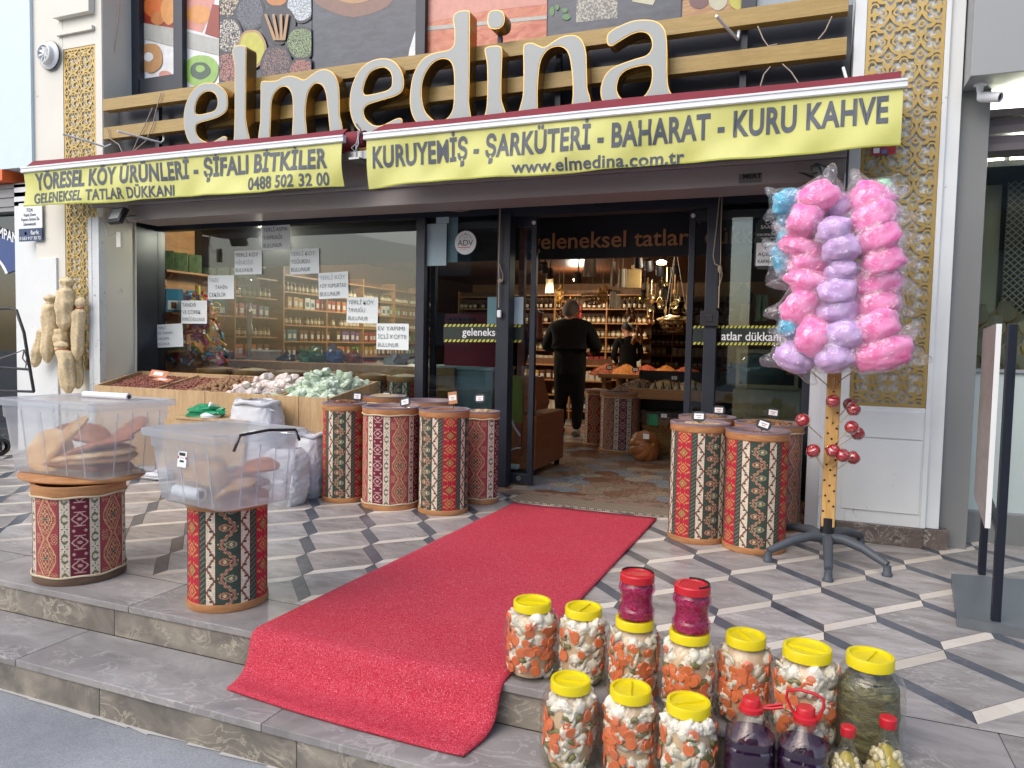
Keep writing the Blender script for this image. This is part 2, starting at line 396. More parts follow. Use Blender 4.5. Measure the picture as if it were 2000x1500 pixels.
def terrace():
    q = MB(); r = random.Random(11)
    P, Q, O, D = Vector((.21875, -.3125)), Vector((.21875, .3125)), Vector((-.325, 3.924)), Vector((0, .088))
    A, B = P+D, Q-D; Z = 0
    for i in range(-60, 60):
        for j in range(-60, 60):
            Bn = O+P*i+Q*j
            if not (-9.4 < Bn.x < 4.5 and 2.4 < Bn.y < 6.2): continue
            L = Bn-A; R = Bn+B
            if i-j > 4: continue
            for mi, pl in ((0, (L+D, Bn+D, R+D, L+D+B)), (1, (Bn, R, R+D, Bn+D)), (2, (L, Bn, Bn+D, L+D))):
                pl = clip_poly([(v.x, v.y) for v in pl], 2.642, 5.52)
                if not pl: continue
                c = (sum(v[0] for v in pl)/len(pl), sum(v[1] for v in pl)/len(pl)); k = .0013/.12
                q.face([(v[0]+(c[0]-v[0])*k, v[1]+(c[1]-v[1])*k, Z) for v in pl], mi); q.rnd.append((r.random(), r.random(), r.random()))
    # plain grey slabs between the last zigzag and the step
    Y4 = O.y-4*.3125
    for k in range(-30, 20):
        B0 = O+P*4+Vector((P.x+Q.x, 0))*k
        tri = [(B0.x, B0.y-.0), (B0.x+.21875, B0.y+B.y), (B0.x+.4375, B0.y)]
        pl = clip_poly([(B0.x, 2.642), (B0.x, B0.y), (B0.x+B.x, B0.y+B.y), (B0.x+.4375, B0.y), (B0.x+.4375, 2.642)], 2.642, 9)
        if pl: q.face([(a, b, Z) for a, b in pl][::-1], 0); q.rnd.append((.4+.3*r.random(), r.random(), r.random()))
    struct('terrace', q, [M['floor_grey'], M['floor_beige'], M['floor_dark']])
terrace()
# shop floor: hexagonal patchwork tiles
def hexmat():
    t = NT('patchwork_floor_tile'); a = t.add('ShaderNodeAttribute'); a.attribute_name = 'rnd'
    sp = t.add('ShaderNodeSeparateXYZ'); t.l(a.outputs['Vector'], sp.inputs[0]); co = t.coord()
    base = t.ramp(sp.outputs[0], [(0, '6e4a36'), (.3, '7d6a58'), (.5, '6b7480'), (.75, '8c8377'), (.9, '5d3f30')]); t.n[base.node.name].color_ramp.interpolation = 'CONSTANT'
    ck = t.add('ShaderNodeTexVoronoi'); ck.inputs['Scale'].default_value = 34; t.l(co, ck.inputs[0])
    lines = t.ramp(ck.outputs[0], [(.25, 'ffffff'), (.4, '000000')]); gate = t.ramp(sp.outputs[1], [(.35, '000000'), (.36, 'ffffff')])
    f = t.mix(1, lines, gate, 'MULTIPLY'); f2 = t.add('ShaderNodeMath', operation='MULTIPLY'); t.l(f, f2.inputs[0]); f2.inputs[1].default_value = .6
    t.set(Base_Color=t.mix(f2.outputs[0], base, 'b8b0a4'), Roughness=.35); return t.m
q = MB(); r = random.Random(2); H = .12
for i in range(-22, 16):
    for j in range(0, 42):
        cx = i*H*1.732+(j % 2)*H*.866*1.; cy = 5.48+j*H*1.5
        pl = clip_poly([(cx+H*.985*math.sin(k*math.pi/3), cy+H*.985*math.cos(k*math.pi/3)) for k in range(6)], 5.46, 14)
        if pl: q.face([(a, b, .004) for a, b in pl][::-1]); q.rnd.append((r.random(), r.random(), r.random()))
struct('shop_floor', q, hexmat())
q = MB(); q.face([(-7.5, 5.44, .001), (4, 5.44, .001), (4, 14.5, .001), (-7.5, 14.5, .001)]); struct('shop_floor_grout', q, mat('grout', '4a443f', .9))
# threshold grating
def grate():
    t = NT('threshold_grating'); co = t.coord('Object', (1, 1, 1))
    mp = t.add('ShaderNodeMapping'); mp.inputs['Rotation'].default_value = (0, 0, rad(45)); t.l(co, mp.inputs[0])
    b = t.add('ShaderNodeTexBrick'); b.offset = 0; b.inputs['Scale'].default_value = 24; b.inputs['Mortar Size'].default_value = .07; b.inputs['Brick Width'].default_value = 1; b.inputs['Row Height'].default_value = 1
    b.inputs['Color1'].default_value = b.inputs['Color2'].default_value = (*lin('8f8271'), 1); b.inputs['Mortar'].default_value = (*lin('3c352f'), 1); t.l(mp.outputs[0], b.inputs[0])
    t.set(Base_Color=b.outputs[0], Roughness=.5); return t.m
q = MB(); q.box((-2.02, 5.06, 0), (-.55, 5.3, .012)); g_ = q.build('threshold_grating', grate(), bevel=.003); tag(g_, 'worn metal grating strip let into the floor in front of the shop door', 'door grating')
q = MB(); q.box((-2.3, 5.3, .0), (-.5, 5.45, .01)); struct('threshold_strip', q, mat('worn_terracotta', '8a7061', .6, var=.25, dirt=('5c514a', 10, .45)))

# ---------------------------------------------------------------- the shop building
XL, XR = -6.06, .177                      # inner edges of the two pillars
shop = thing('shop_building', 'spice and dried food shop front with white pillars, gold lattice and dark glazed entrance', 'building', (-3, YF, 0))
def part(name, mb, m, parent=None, **kw): return mb.build(name, m, parent if parent is not None else shop, world=True, **kw)
PL = W(68, 300, YF).x
lt, lb = W(150, 92, YF).z, W(150, 722, YF).z
LL, LR = W(125, 300, YF).x, W(188, 300, YF).x
q = MB()                                   # left pillar with a recess behind the lattice
q.box((PL, YF, 0), (LL, YF+.5, 9)); q.box((LR, YF, 0), (XL, YF+.5, 9)); q.box((LL, YF+.018, 0), (LR, YF+.5, 9))
q.box((LL, YF+.002, 0), (LR, YF+.018, lb)); q.box((LL, YF+.002, lt), (LR, YF+.018, 9))
for z0, z1, d in ((lt+.12, lt+.16, .03), (lt+.27, lt+9, .06), ): q.box((LL-.05, YF-d, z0), (LR-.004, YF-.001, min(z1, 8.9)))
q.box((LL, YF-.002, lb-.13), (LR, YF+.001, lb-.01))
q.box((PL+.02, YF-.02, 0), (LL-.1, YF-.001, 1.9), m=1)
part('pillar', q, [M['cream'], M['white']], bevel=.003)
q = MB(); q.box((XL-.02, YF+.01, 0), (XL+.004, YF+.32, 9)); q.box((XL-.03, YF+.33, 0), (XL+.02, YF+.34, 9)); part('reveal', q, M['cream'])
q = MB(); q.box((XL-.03, YF+.335, .0), (XL+.012, YW+.04, 9)); part('window_frame_side', q, M['dark'])
rl = W(174, 500, YF-.05).x; rr_ = W(197, 500, YF-.05).x
q = MB(); q.box((rl, YF-.06, 0), (rr_, YF-.001, 2.25)); q.box((rl+.03, YF-.064, 0), (rl+.05, YF-.06, 2.25)); q.box((rr_-.02, YF-.072, 0), (rr_, YF-.06, 2.25))
part('shutter_rail', q, mat('chipped_white_rail', 'ccd1d3', .45, var=.08, dirt=('33302e', 26, .335)), bevel=.003)
# right pillar
A0, A1, A2, A3 = W(1695, 0, YF).x, W(1850, 0, YF).x, W(1857, 0, YF).x, W(1890, 0, YF).x
rlt, rlb = 9, W(1740, 795, YF).z
q = MB()
q.box((XR+.012, YF, .12), (A0, YF+.6, 9)); q.box((A1, YF, .12), (A2+.01, YF+.6, 9)); q.box((A0, YF+.024, .12), (A1, YF+.6, 9))
q.box((A0, YF+.002, .12), (A1, YF+.024, rlb)); q.box((A2+.01, YF+.025, .12), (A3, YF+.6, 9))
q.box((A0-.02, YF-.006, rlb-.19), (A1-.01, YF-.0005, rlb-.022)); q.box((A0-.02, YF-.006, .2), (A1-.01, YF-.0005, rlb-.2))
part('pillar', q, M['white'], bevel=.003)
q = MB(); q.box((XR+.03, YF-.012, .0), (A2-.0, YF+.4, .119)); q.box((A2, YF+.012, 0), (A3+.05, YF+.4, .118)); q.rnd = [(.3, .6, .2)]*6+[(.9, .1, .6)]*6
part('skirting', q, M['skirt'], bevel=.004)
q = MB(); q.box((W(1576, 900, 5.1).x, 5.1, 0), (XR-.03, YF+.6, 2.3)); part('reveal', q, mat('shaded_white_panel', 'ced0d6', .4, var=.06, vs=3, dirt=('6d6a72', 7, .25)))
q = MB(); q.box((XR-.075, YF-.0, 0), (XR, YF+.1, 2.25)); q.box((XR-.012, YF-.012, 0), (XR, YF-.001, 2.25)); part('shutter_rail', q, mat('chipped_rail_paint', 'cdd2d8', .4, var=.06, dirt=('2e2b2a', 24, .325)), bevel=.003)
# lattices
def lattice(x0, x1, z0, z1, cell=.0042, T=.168, ph=0., right=True):
    nx = int((x1-x0)/cell); nz = int((z1-z0)/cell)
    xs = (np.arange(nx+1))*(x1-x0)/nx; zs = np.arange(nz+1)*(z1-z0)/nz
    Xg, Zg = np.meshgrid(xs, zs)
    w = x1-x0
    def field(X, Z):
        k_ = T/.142; u = ((X-w/2+ph*T) % T)/k_; v = ((Z+.02) % T)/k_
        u = np.minimum(u, .142-u); v = np.minimum(v, .142-v)        # fold into one quarter
        h = .071; d = np.full_like(u, 9.)
        def ring(cx, cz, r, t, gap=None):
            rr = np.hypot(u-cx, v-cz); e = np.abs(rr-r)-t
            if gap is not None:
                an = np.arctan2(v-cz, u-cx); e = np.where(np.abs((an-gap[0]+np.pi) % (2*np.pi)-np.pi) < gap[1], 9., e)
            return e
        d = np.minimum(d, ring(h, h, .0125, .0045))
        d = np.minimum(d, ring(0, 0, h*.98, .0048))
        d = np.minimum(d, ring(.0365, .0, .0165, .0042, (2.9, .9)))
        d = np.minimum(d, ring(0, .0365, .0165, .0042, (-1.3, .9)))
        d = np.minimum(d, ring(h, .034, .020, .0042, (1.57, .8)))
        d = np.minimum(d, ring(.034, h, .020, .0042, (0, .8)))
        d = np.minimum(d, np.hypot(u, v)-.0135)
        an = np.arctan2(v, u); d = np.minimum(d, np.hypot(u, v)-(.026*np.abs(np.cos(2*an))**2+.006))
        return d
    d = field(Xg, Zg)
    ed = np.minimum(np.minimum(Xg, w-Xg), np.minimum(Zg, (z1-z0)-Zg)) - .018
    d = np.minimum(d, ed)
    q = MB(); Y0 = 0; th = .006
    V = {}
    def vert(i, j, k, val=None):
        return V.setdefault((i, j, k), len(V))
    pos = []
    def corner(i, j):
        key = ('c', i, j)
        if key not in V: V[key] = len(pos); pos.append((x0+xs[i], z0+zs[j]))
        return V[key]
    def edge(i, j, i2, j2):
        key = ('e', min((i, j), (i2, j2)), max((i, j), (i2, j2)))
        if key not in V:
            a, b = d[j, i], d[j2, i2]; t = min(max(a/(a-b), .05), .95)
            V[key] = len(pos); pos.append((x0+xs[i]+(xs[i2]-xs[i])*t, z0+zs[j]+(zs[j2]-zs[j])*t))
        return V[key]
    fs = []; rim = []
    ins = d < 0
    for j in range(nz):
        for i in range(nx):
            cs = [(i, j), (i+1, j), (i+1, j+1), (i, j+1)]; m = [ins[b, a] for a, b in cs]
            if not any(m): continue
            if all(m): fs.append([corner(*c) for c in cs]); continue
            pl = []; cr = []
            for k in range(4):
                a, b = cs[k], cs[(k+1) % 4]
                if m[k]: pl.append(corner(*a))
                if m[k] != m[(k+1) % 4]: e = edge(*a, *b); pl.append(e); cr.append(e)
            if len(pl) > 2: fs.append(pl)
            if len(cr) == 2: rim.append((cr[0], cr[1]))
    n = len(pos)
    vs = [(a, Y0, b) for a, b in pos]+[(a, Y0+th, b) for a, b in pos]
    q.raw(vs, fs+[(a, b, b+n, a+n) for a, b in rim])
    return q
q = lattice(A0+.002, A1-.002, rlb+.002, 4.1); lat = q.build('lattice_panel', M['gold']); lat.location = (0, YF+.004, 0)
tag(lat, 'tall gold cut metal lattice of hearts and scrolls on the right white pillar', 'lattice panel')
q = lattice(LL+.004, LR-.004, lb+.004, lt-.004, ph=.5); lat = q.build('lattice_panel', M['gold']); lat.location = (0, YF+.004, 0)
tag(lat, 'narrow gold lattice panel on the left pillar behind the loofahs', 'lattice panel')
q = MB()
for k in range(9):
    z = .3+k*.4
q.box((XR+.004, YF+.001, 0), (XR+.02, YF+.3, 3)); part('pillar_joint', q, mat('grey_gap', '5c5a55', .8))
# shutter box, header
bz = 2.212
q = MB(); q.box((W(250, 428, YF).x, YF-.005, bz), (XR-.0, YF+.33, bz+.13)); q.box((XL-.1, YF-.03, bz+.131), (XR+.0, YF+.33, bz+.42)); q.box((XL-.1, YF-.042, bz+.128), (XR, YF-.03, bz+.15))
part('shutter_box', q, M['boxgrey'], bevel=.004)
q = MB(); q.box((XL+.012, YW-.02, 2.215), (XR+.03, YW+.07, 2.75)); q.box((-2.36, YW-.04, 2.19), (-.62, YW+.1, 2.3)); q.box((XL+.01, YF+.331, 2.345), (XR, YW-.02, 2.6)); part('header_beam', q, M['dark'])
# window posts and frames
def post(x0, x1, y0=YW-.05, y1=YW+.05, z1=2.215, z0=0, name='post', m=None): q = MB(); q.box((x0, y0, z0), (x1, y1, z1)); return part(name, q, m or M['dark'], bevel=.004)
X_M0, X_M1 = W(811, 600, YW-.05).x, W(828, 600, YW-.05).x
DP0, DP1 = -2.345, -2.235
post(X_M0, X_M1, m=mat('mullion', '3a3d47', .35, metal=.3)); post(DP0, DP1, YW-.06, YW+.06); post(W(1383, 400, YW-.05).x, W(1408, 400, YW-.05).x)
post(-.02, XR+.1, YW-.04, YW+.04)
q = MB(); q.box((XL+.012, YW-.03, .0), (X_M0, YW+.03, .08)); part('sill', q, M['dark'], bevel=.003); q = MB(); q.box((X_M1, YW-.03, 0), (DP0, YW+.03, .06)); part('sill', q, M['dark'], bevel=.003); q = MB(); q.box((-.62, YW-.03, 0), (0.02, YW+.03, .06)); part('sill', q, M['dark'], bevel=.003)
for a, b in ((XL+.012, X_M0), (X_M1, DP0), (-.62, -.02)):
    q = MB(); q.box((a, YW-.004, .05), (b, YW+.004, 2.215)); part('window_pane', q, M['glass'])
# sliding leaves: one open behind each side light
def leaf(x0, x1, label):
    t = thing('sliding_door', label, 'door', ((x0+x1)/2, YW+.1, 0)); y0, y1 = YW+.075, YW+.125
    q = MB(); fw = .045
    q.box((x0, y0, .02), (x0+fw, y1, 2.19)); q.box((x1-fw, y0, .02), (x1, y1, 2.19)); q.box((x0+fw, y0, .02), (x1-fw, y1, .1)); q.box((x0+fw, y0, 2.12), (x1-fw, y1, 2.19))
    q.build('leaf_frame', M['dark'], t, world=True, bevel=.003)
    q = MB(); q.box((x0+fw, y0+.02, .1), (x1-fw, y1-.02, 2.12)); q.build('pane', M['glass'], t, world=True)
    return t
L1 = leaf(-3.02, -2.06, 'dark framed sliding glass leaf pushed open to the left of the doorway')
q = MB(); q.lathe([(0, -.008), (.02, -.008), (.02, .006), (.0, .006)], 16, Matrix.Translation((-2.17, YW+.07, .065)) @ Matrix.Rotation(rad(90), 4, 'X')); q.build('lock', M['steel'], L1, world=True)
q = MB(); q.lathe([(0, -.008), (.016, -.008), (.016, .006), (.0, .006)], 16, Matrix.Translation((-2.085, YW+.07, 2.15)) @ Matrix.Rotation(rad(90), 4, 'X')); q.build('roller', M['wpaint'], L1, world=True)
L2 = leaf(-.85, .02, 'dark framed sliding glass leaf pushed open to the right of the doorway')
q = MB(); q.lathe([(0, -.008), (.016, -.008), (.016, .006), (.0, .006)], 16, Matrix.Translation((-.825, YW+.07, 2.15)) @ Matrix.Rotation(rad(90), 4, 'X')); q.build('roller', M['wpaint'], L2, world=True)
q = MB(); q.box((-.73, YW-.075, 1.33), (-.6, YW-.06, 1.44)); q.box((-.69, YW-.08, 1.36), (-.64, YW-.075, 1.41)); o = q.build('door_switch', M['black'], bevel=.004); tag(o, 'square black key switch on the right door post', 'switch')
# upper storey wall, upper panels
q = MB(); q.box((XL+.012, 5.35, 2.76), (XR+.03, 5.45, 9)); q.box((PL, YF+.5, 0), (XL, YF+.7, 9)); q.box((A0, YF+.6, 0), (A3, YF+.7, 9)); part('upper_wall', q, M['backing'])
q = MB()
q.box((-7.6, 5.7, 2.75), (1.7, 14.2, 2.95)); part('roof', q, M['boxgrey'])

# gold slats + letters = the shop sign
sign = thing('shop_sign', 'big cream channel letters elmedina with gold edges on three golden slats', 'shop sign', (-3, YF-.1, 2.9))
sx0, sx1 = -5.98, W(1655, 60, YF-.04).x
for z0, z1 in ((W(204, 272, YF-.06).z, W(204, 249, YF-.06).z), (W(204, 216.4, YF-.06).z, W(204, 193.5, YF-.06).z)):
    q = MB(); q.box((sx0, YF-.06, z0), (sx1, YF+.02, z1)); q.build('slat', M['goldslat'], sign, world=True, bevel=.002)
q = MB(); q.box((sx0+.1, YF-.03, bz+.422), (sx1, YF+.02, bz+.5)); q.build('slat', M['goldslat'], sign, world=True)
q = MB()
for px in (312, 700, 1090, 1448):
    q = MB(); x = W(px, 250, YF+.05).x; q.box((x-.02, YF+.021, bz+.43), (x+.02, YF+.06, 3.3)); q.build('upright', M['dark'], sign, world=True)
q = MB()
x = W(978, 70, YF-.03).x; q.box((x-.014, YF-.055, 3.1), (x+.014, YF-.02, 3.35)); q.build('upright', M['dark'], sign, world=True)
q = MB(); q.box((-6.0, YF+.12, bz+.42), (sx1+.03, YF+.15, 3.3)); part('backing_panel', q, M['backing'])
LET = {
 'e1': (350, 80, 5.882, [[(350,480),(430,490),(500,540),(550,610),(562,700),(555,780),(520,830),(440,880),(330,915),(240,940),(200,970),(195,1030),(215,1090),(270,1140),(340,1165),(400,1155),(470,1115),(515,1095),(550,1110),(545,1160),(510,1220),(430,1270),(340,1290),(250,1275),(170,1225),(110,1150),(75,1060),(58,960),(55,860),(70,760),(105,660),(160,570),(220,515),(280,488)],
   [(330,580),(390,590),(430,635),(445,700),(435,760),(400,805),(320,830),(240,845),(197,838),(186,800),(195,730),(220,665),(265,610)]]),
 'l': (350, 80, 5.882, [[(612,110),(640,65),(690,50),(745,55),(772,85),(772,200),(771,400),(770,600),(768,800),(770,900),(785,1000),(805,1090),(830,1180),(850,1260),(740,1268),(620,1260),(632,1100),(638,900),(640,700),(640,500),(640,350),(635,250),(618,170)]]),
 'm': (350, 80, 5.882, [[(940,490),(965,460),(1040,462),(1120,455),(1190,420),(1270,400),(1350,415),(1440,445),(1520,390),(1590,345),(1670,325),(1740,345),(1790,390),(1825,470),(1840,560),(1845,700),(1848,860),(1865,930),(1878,1010),(1875,1080),(1850,1120),(1790,1130),(1745,1115),(1730,1000),(1715,850),(1700,700),(1685,600),(1650,520),(1600,490),(1550,500),(1500,560),(1470,650),(1455,780),(1455,900),(1465,1000),(1470,1090),(1465,1170),(1380,1180),(1300,1180),(1300,1050),(1305,950),(1310,800),(1305,680),(1290,600),(1250,540),(1200,525),(1150,545),(1100,600),(1070,670),(1058,780),(1055,900),(1050,1000),(1045,1140),(1040,1210),(970,1225),(915,1210),(912,1110),(920,1030),(933,930),(936,800),(938,600)]]),
 'e2': (670, 10, 5.77, [[(460,600),(540,615),(610,665),(660,740),(685,830),(685,920),(655,985),(580,1030),(480,1060),(380,1090),(290,1120),(245,1160),(235,1210),(255,1275),(310,1330),(370,1358),(440,1355),(520,1320),(590,1285),(640,1272),(668,1290),(665,1340),(630,1385),(540,1430),(430,1470),(320,1480),(220,1445),(150,1380),(105,1290),(80,1180),(78,1060),(90,960),(120,860),(170,760),(240,680),(340,620)],
   [(430,705),(500,720),(545,780),(555,860),(545,920),(500,960),(420,985),(330,1005),(257,1012),(230,980),(235,920),(265,830),(320,750)]]),
 'd': (670, 10, 5.77, [[(1240,150),(1265,95),(1310,70),(1370,60),(1415,65),(1430,100),(1430,300),(1428,600),(1425,900),(1422,1100),(1435,1200),(1448,1290),(1452,1370),(1380,1400),(1240,1400),(1100,1415),(950,1405),(860,1355),(800,1280),(765,1180),(755,1060),(765,930),(790,800),(840,690),(910,600),(1000,550),(1100,525),(1190,505),(1235,470),(1255,420),(1258,300),(1250,220)],
   [(1120,607),(1190,620),(1230,670),(1250,760),(1255,900),(1250,1080),(1235,1180),(1190,1260),(1120,1305),(1050,1310),(990,1270),(930,1200),(900,1110),(888,1000),(895,880),(930,770),(990,680),(1050,630)]]),
 'i': (670, 10, 5.77, [[(1598,520),(1610,480),(1680,460),(1760,460),(1790,490),(1795,560),(1790,700),(1785,850),(1785,1000),(1790,1080),(1815,1160),(1838,1230),(1845,1340),(1720,1360),(1580,1360),(1595,1250),(1615,1170),(1625,1050),(1628,850),(1625,700),(1615,610)]]),
 'dot': (670, 10, 5.77, [[(1660,70),(1740,55),(1800,75),(1822,140),(1812,215),(1770,260),(1700,272),(1645,250),(1628,190),(1635,120)]]),
 'n': (970, 20, 5.714, [[(300,410),(340,370),(400,365),(450,385),(510,410),(560,400),(640,345),(720,300),(800,280),(870,280),(930,310),(975,380),(1000,480),(1005,600),(1010,750),(1015,880),(1040,960),(1052,1040),(1055,1130),(1030,1170),(940,1180),(845,1180),(840,1050),(850,950),(848,800),(835,650),(815,530),(780,450),(720,410),(650,410),(580,440),(520,510),(485,600),(470,720),(460,850),(458,1000),(460,1100),(455,1240),(340,1255),(240,1250),(245,1140),(270,1050),(293,950),(300,800),(300,600)]]),
 'a': (970, 20, 5.714, [[(1240,270),(1300,215),(1400,165),(1500,125),(1600,108),(1700,108),(1780,125),(1845,170),(1885,240),(1900,340),(1905,480),(1905,650),(1910,800),(1925,880),(1960,950),(1980,1010),(1990,1110),(1900,1140),(1740,1120),(1560,1150),(1400,1165),(1280,1140),(1215,1075),(1175,1000),(1160,920),(1170,830),(1210,730),(1270,660),(1340,620),(1440,580),(1560,540),(1660,510),(1715,460),(1735,400),(1730,340),(1700,280),(1650,250),(1580,248),(1500,275),(1420,320),(1340,370),(1290,400),(1245,390),(1230,340)],
   [(1680,615),(1725,640),(1735,720),(1725,810),(1690,900),(1630,970),(1550,1010),(1450,1015),(1380,970),(1345,900),(1345,830),(1370,750),(1420,690),(1500,650),(1600,625)]])}
YL = 4.80
for k, (ox, oy, s, loops) in LET.items():
    LP = []
    for lp in loops:
        pts = []
        for a, b in lp: w = W(ox+a/s, oy+b/s, YL); pts.append((w.x, w.z))
        LP.append([(v.x, v.y) for v in catmull(pts, 4)])
    vs, fs = curve_solid(LP, .058)
    q = MB(); q.raw([(v.x, YL+.06-v.z, v.y) for v in vs], fs); lo = q.build('letter', M['brass'], sign, world=True)
    vs, fs = curve_solid(LP, .0015); q = MB(); q.raw([(v.x, YL-.001-v.z, v.y) for v in vs], fs); r_ = q.build('letter_rim', M['rim'], lo); r_.location = -sign.location
    vs, fs = curve_solid(LP, .0015, offset=-.0065)
    q = MB(); q.raw([(v.x, YL-.0045-v.z, v.y) for v in vs], fs); f_ = q.build('letter_face', M['face'], lo); f_.location = -sign.location
# ---------------------------------------------------------------- awnings with valances
YV = 4.665
def awning(x0, x1, zt, zb0, zb1, label, texts, seed):
    t = thing('awning', label, 'awning', ((x0+x1)/2, YV, zt))
    q = MB()
    q.box((x0-.02, YV-.012, zt), (x1+.02, YV+.03, zt+.052)); q.box((x0-.02, YV-.018, zt+.036), (x1+.02, YV-.012, zt+.05)); q.box((x0-.02, YV-.016, zt+.004), (x1+.02, YV-.012, zt+.012))
    q.build('front_bar', M['alu'], t, world=True, bevel=.004)
    q = MB(); rr = random.Random(seed)
    n = 60
    q.grid(lambda u, v: (x0+.01+(x1-x0-.02)*u+(0.09 if seed == 2 else .0)*v*(1-u), YV+.012+.075*v, zt+.05+.075*v-.008*math.sin(u*9)*v), n, 3); q.build('canvas', M['burgundy'], t, world=True, solid=.003)
    q = MB(); q.tube([(x0+.06, YV+.2, zt+.02), (x1-.02, YV+.2, zt+.02)], .045, 16); q.build('fabric_roll', M['burgundy'], t, world=True, smooth=40)
    ph = rr.random()*6
    def warp(x, z):
        k = max(0, (zt-z))/.34; u = (x-x0)
        return YV+.004+.026*k*math.sin(u*3.1+ph+k*2.2)+.013*k*math.sin(u*8.3+ph*2-k*3)+.006*math.sin(u*17+k*6)*k
    def zb(u): return zb0+(zb1-zb0)*u+.008*math.sin(u*14+ph)
    q = MB(); q.grid(lambda u, v: (x0+(x1-x0)*u, warp(x0+(x1-x0)*u, zt-(zt-zb(u))*v), zt+.004-(zt+.004-zb(u))*v), 150, 14)
    va = q.build('valance', M['yellow'], t, world=True, smooth=60)
    q = MB(); q.grid(lambda u, v: (x0+(x1-x0)*u, warp(x0+(x1-x0)*u, zb(u))-.0025, zb(u)+.002+.009*v), 150, 1); h = q.build('hem', mat('hem_%d' % seed, 'a9ab3c', .6), va); h.location = -t.location
    for body, pa, pb, hpx, bold, spc in texts:
        A, B = W(*pa, YV), W(*pb, YV)
        def wp(p): return Vector((p.x, warp(p.x, p.z)-.003, p.z))
        o = write(body, A, B-A, (0, 0, 1), frompx(hpx, A), M['print'], width=(B-A).length, bold=bold, warp=wp, cut=.12, space=spc, parent=None)
        o.parent = va; o.location = -t.location
    return t
zt = 2.632
vl0, vl1 = W(46, 380, YV).x, W(667, 330, YV).x; vr0, vr1 = W(715, 330, YV).x, W(1761, 240, YV).x
awning(vl0, vl1, 2.632, W(47, 405, YV).z, W(668, 364, YV).z, 'left awning with shorter yellow valance printed with a phone number', [
    ('YÖRESEL KÖY ÜRÜNLERİ - ŞİFALI BİTKİLER', (67, 370), (639, 326), 30.5, .036, 1.06), ('GELENEKSEL TATLAR DÜKKANI', (64, 397), (335, 381), 19.5, .028, 1.08), ('0488 502 32 00', (486, 371), (641, 360), 23.5, .026, 1.05)], 1)
awning(vr0, vr1, 2.632, W(715, 367, YV).z, W(1760, 286, YV).z, 'right awning with longer yellow valance printed with a web address', [
    ('KURUYEMİŞ - ŞARKÜTERİ - BAHARAT - KURU KAHVE', (727, 327), (1734, 239), 40.3, .032, 1.06), ('www.elmedina.com.tr', (1001, 339), (1335, 316), 23.5, .022, 1.04)], 2)
# bracket between the awnings, arms, rods and loose cables
q = MB(); x = W(697, 300, 4.72).x
q.tube([(x-.1, 4.76, 2.67), (x+.05, 4.76, 2.67)], .06, 16); o = q.build('awning_motor', M['burgundy'], smooth=40); tag(o, 'round burgundy awning roller end showing between the two yellow valances', 'awning roller')
q = MB(); q.box((x-.12, 4.74, 2.52), (x+.12, 4.95, 2.58)); q.box((x-.03, 4.66, 2.5), (x+.06, 4.8, 2.515)); q.tube([(x+.01, 4.7, 2.5), (x+.01, 4.7, 2.62), (x+.05, 4.69, 2.72), (x+.02, 4.68, 2.76)], .008, 6)
q.tube([(x+.05, 4.66, 2.62), (x+.0, 4.65, 2.58), (x+.03, 4.65, 2.55), (x+.06, 4.65, 2.6), (x+.05, 4.66, 2.7)], .005, 6)
o = q.build('awning_bracket', M['steel'], bevel=.002); tag(o, 'rusty steel bracket and crank eye between the two valances', 'bracket')
def rod(pts, label, name='metal_rod', r=.009, m='alu', cat='metal rod'):
    q = MB(); q.tube(pts, r, 8); o = q.build(name, M[m] if isinstance(m, str) else m, smooth=50); tag(o, label, cat); return o
rod([W(122, 262, 4.6), W(165, 274, 4.78), W(205, 287, 4.9), W(217, 282, YF-.02)], 'thin white rod crossing the left gold lattice panel')
rod([W(229, 256, 4.6), W(275, 268, 4.78), W(314, 279, 4.92), W(320, 274, 4.95), W(319, 265, 4.96)], 'bent white rod below the left end of the lower golden slat')
rod([W(1399, 31, 4.55), W(1420, 55, 4.75), W(1441, 77, 4.93), W(1443, 60, 4.95)], 'bent white rod poking out from the golden slats right of the last letter')
rod([W(1647, 132, 4.8), W(1652, 150, 4.78), W(1657, 162, 4.75)], 'short brown rod rising beside the right white pillar')
M['cable'] = mat('beige_cable', 'a89a8c', .6)
for i, (pts, lb_) in enumerate((([(315, 180), (305, 215), (298, 245), (285, 275), (262, 295)], 'thin cable hanging over both slats at their left end'),
        ([(298, 210), (285, 240), (270, 270), (258, 298)], 'stiff cable slanting behind the lower slat at the left end'),
        ([(210, 250), (214, 270), (232, 282), (240, 300)], 'cable curling down from the left end of the lower slat'),
        ([(1480, 51), (1490, 75), (1500, 90), (1518, 86)], 'cable loop between the slats right of the last letter'),
        ([(1625, 32), (1612, 60), (1598, 77)], 'cable between the slats close to the right pillar'),
        ([(1484, 172), (1492, 145), (1505, 130)], 'cable below the lower slat arching up to the left'),
        ([(1528, 125), (1545, 140), (1560, 163)], 'cable below the lower slat falling to the right'))):
    rod([W(a, b, YF-.075 if i < 3 else YF-.05) for a, b in pts], lb_, 'cable', .004, 'cable', 'cable')
rod([W(234, 0, 5.1), W(231, 40, 5.1), W(226, 80, 5.1), W(218, 140, 5.1), W(214, 190, 5.1)], 'thin cable running down the cream wall left of the upper posters', 'cable', .004, 'cable', 'cable')

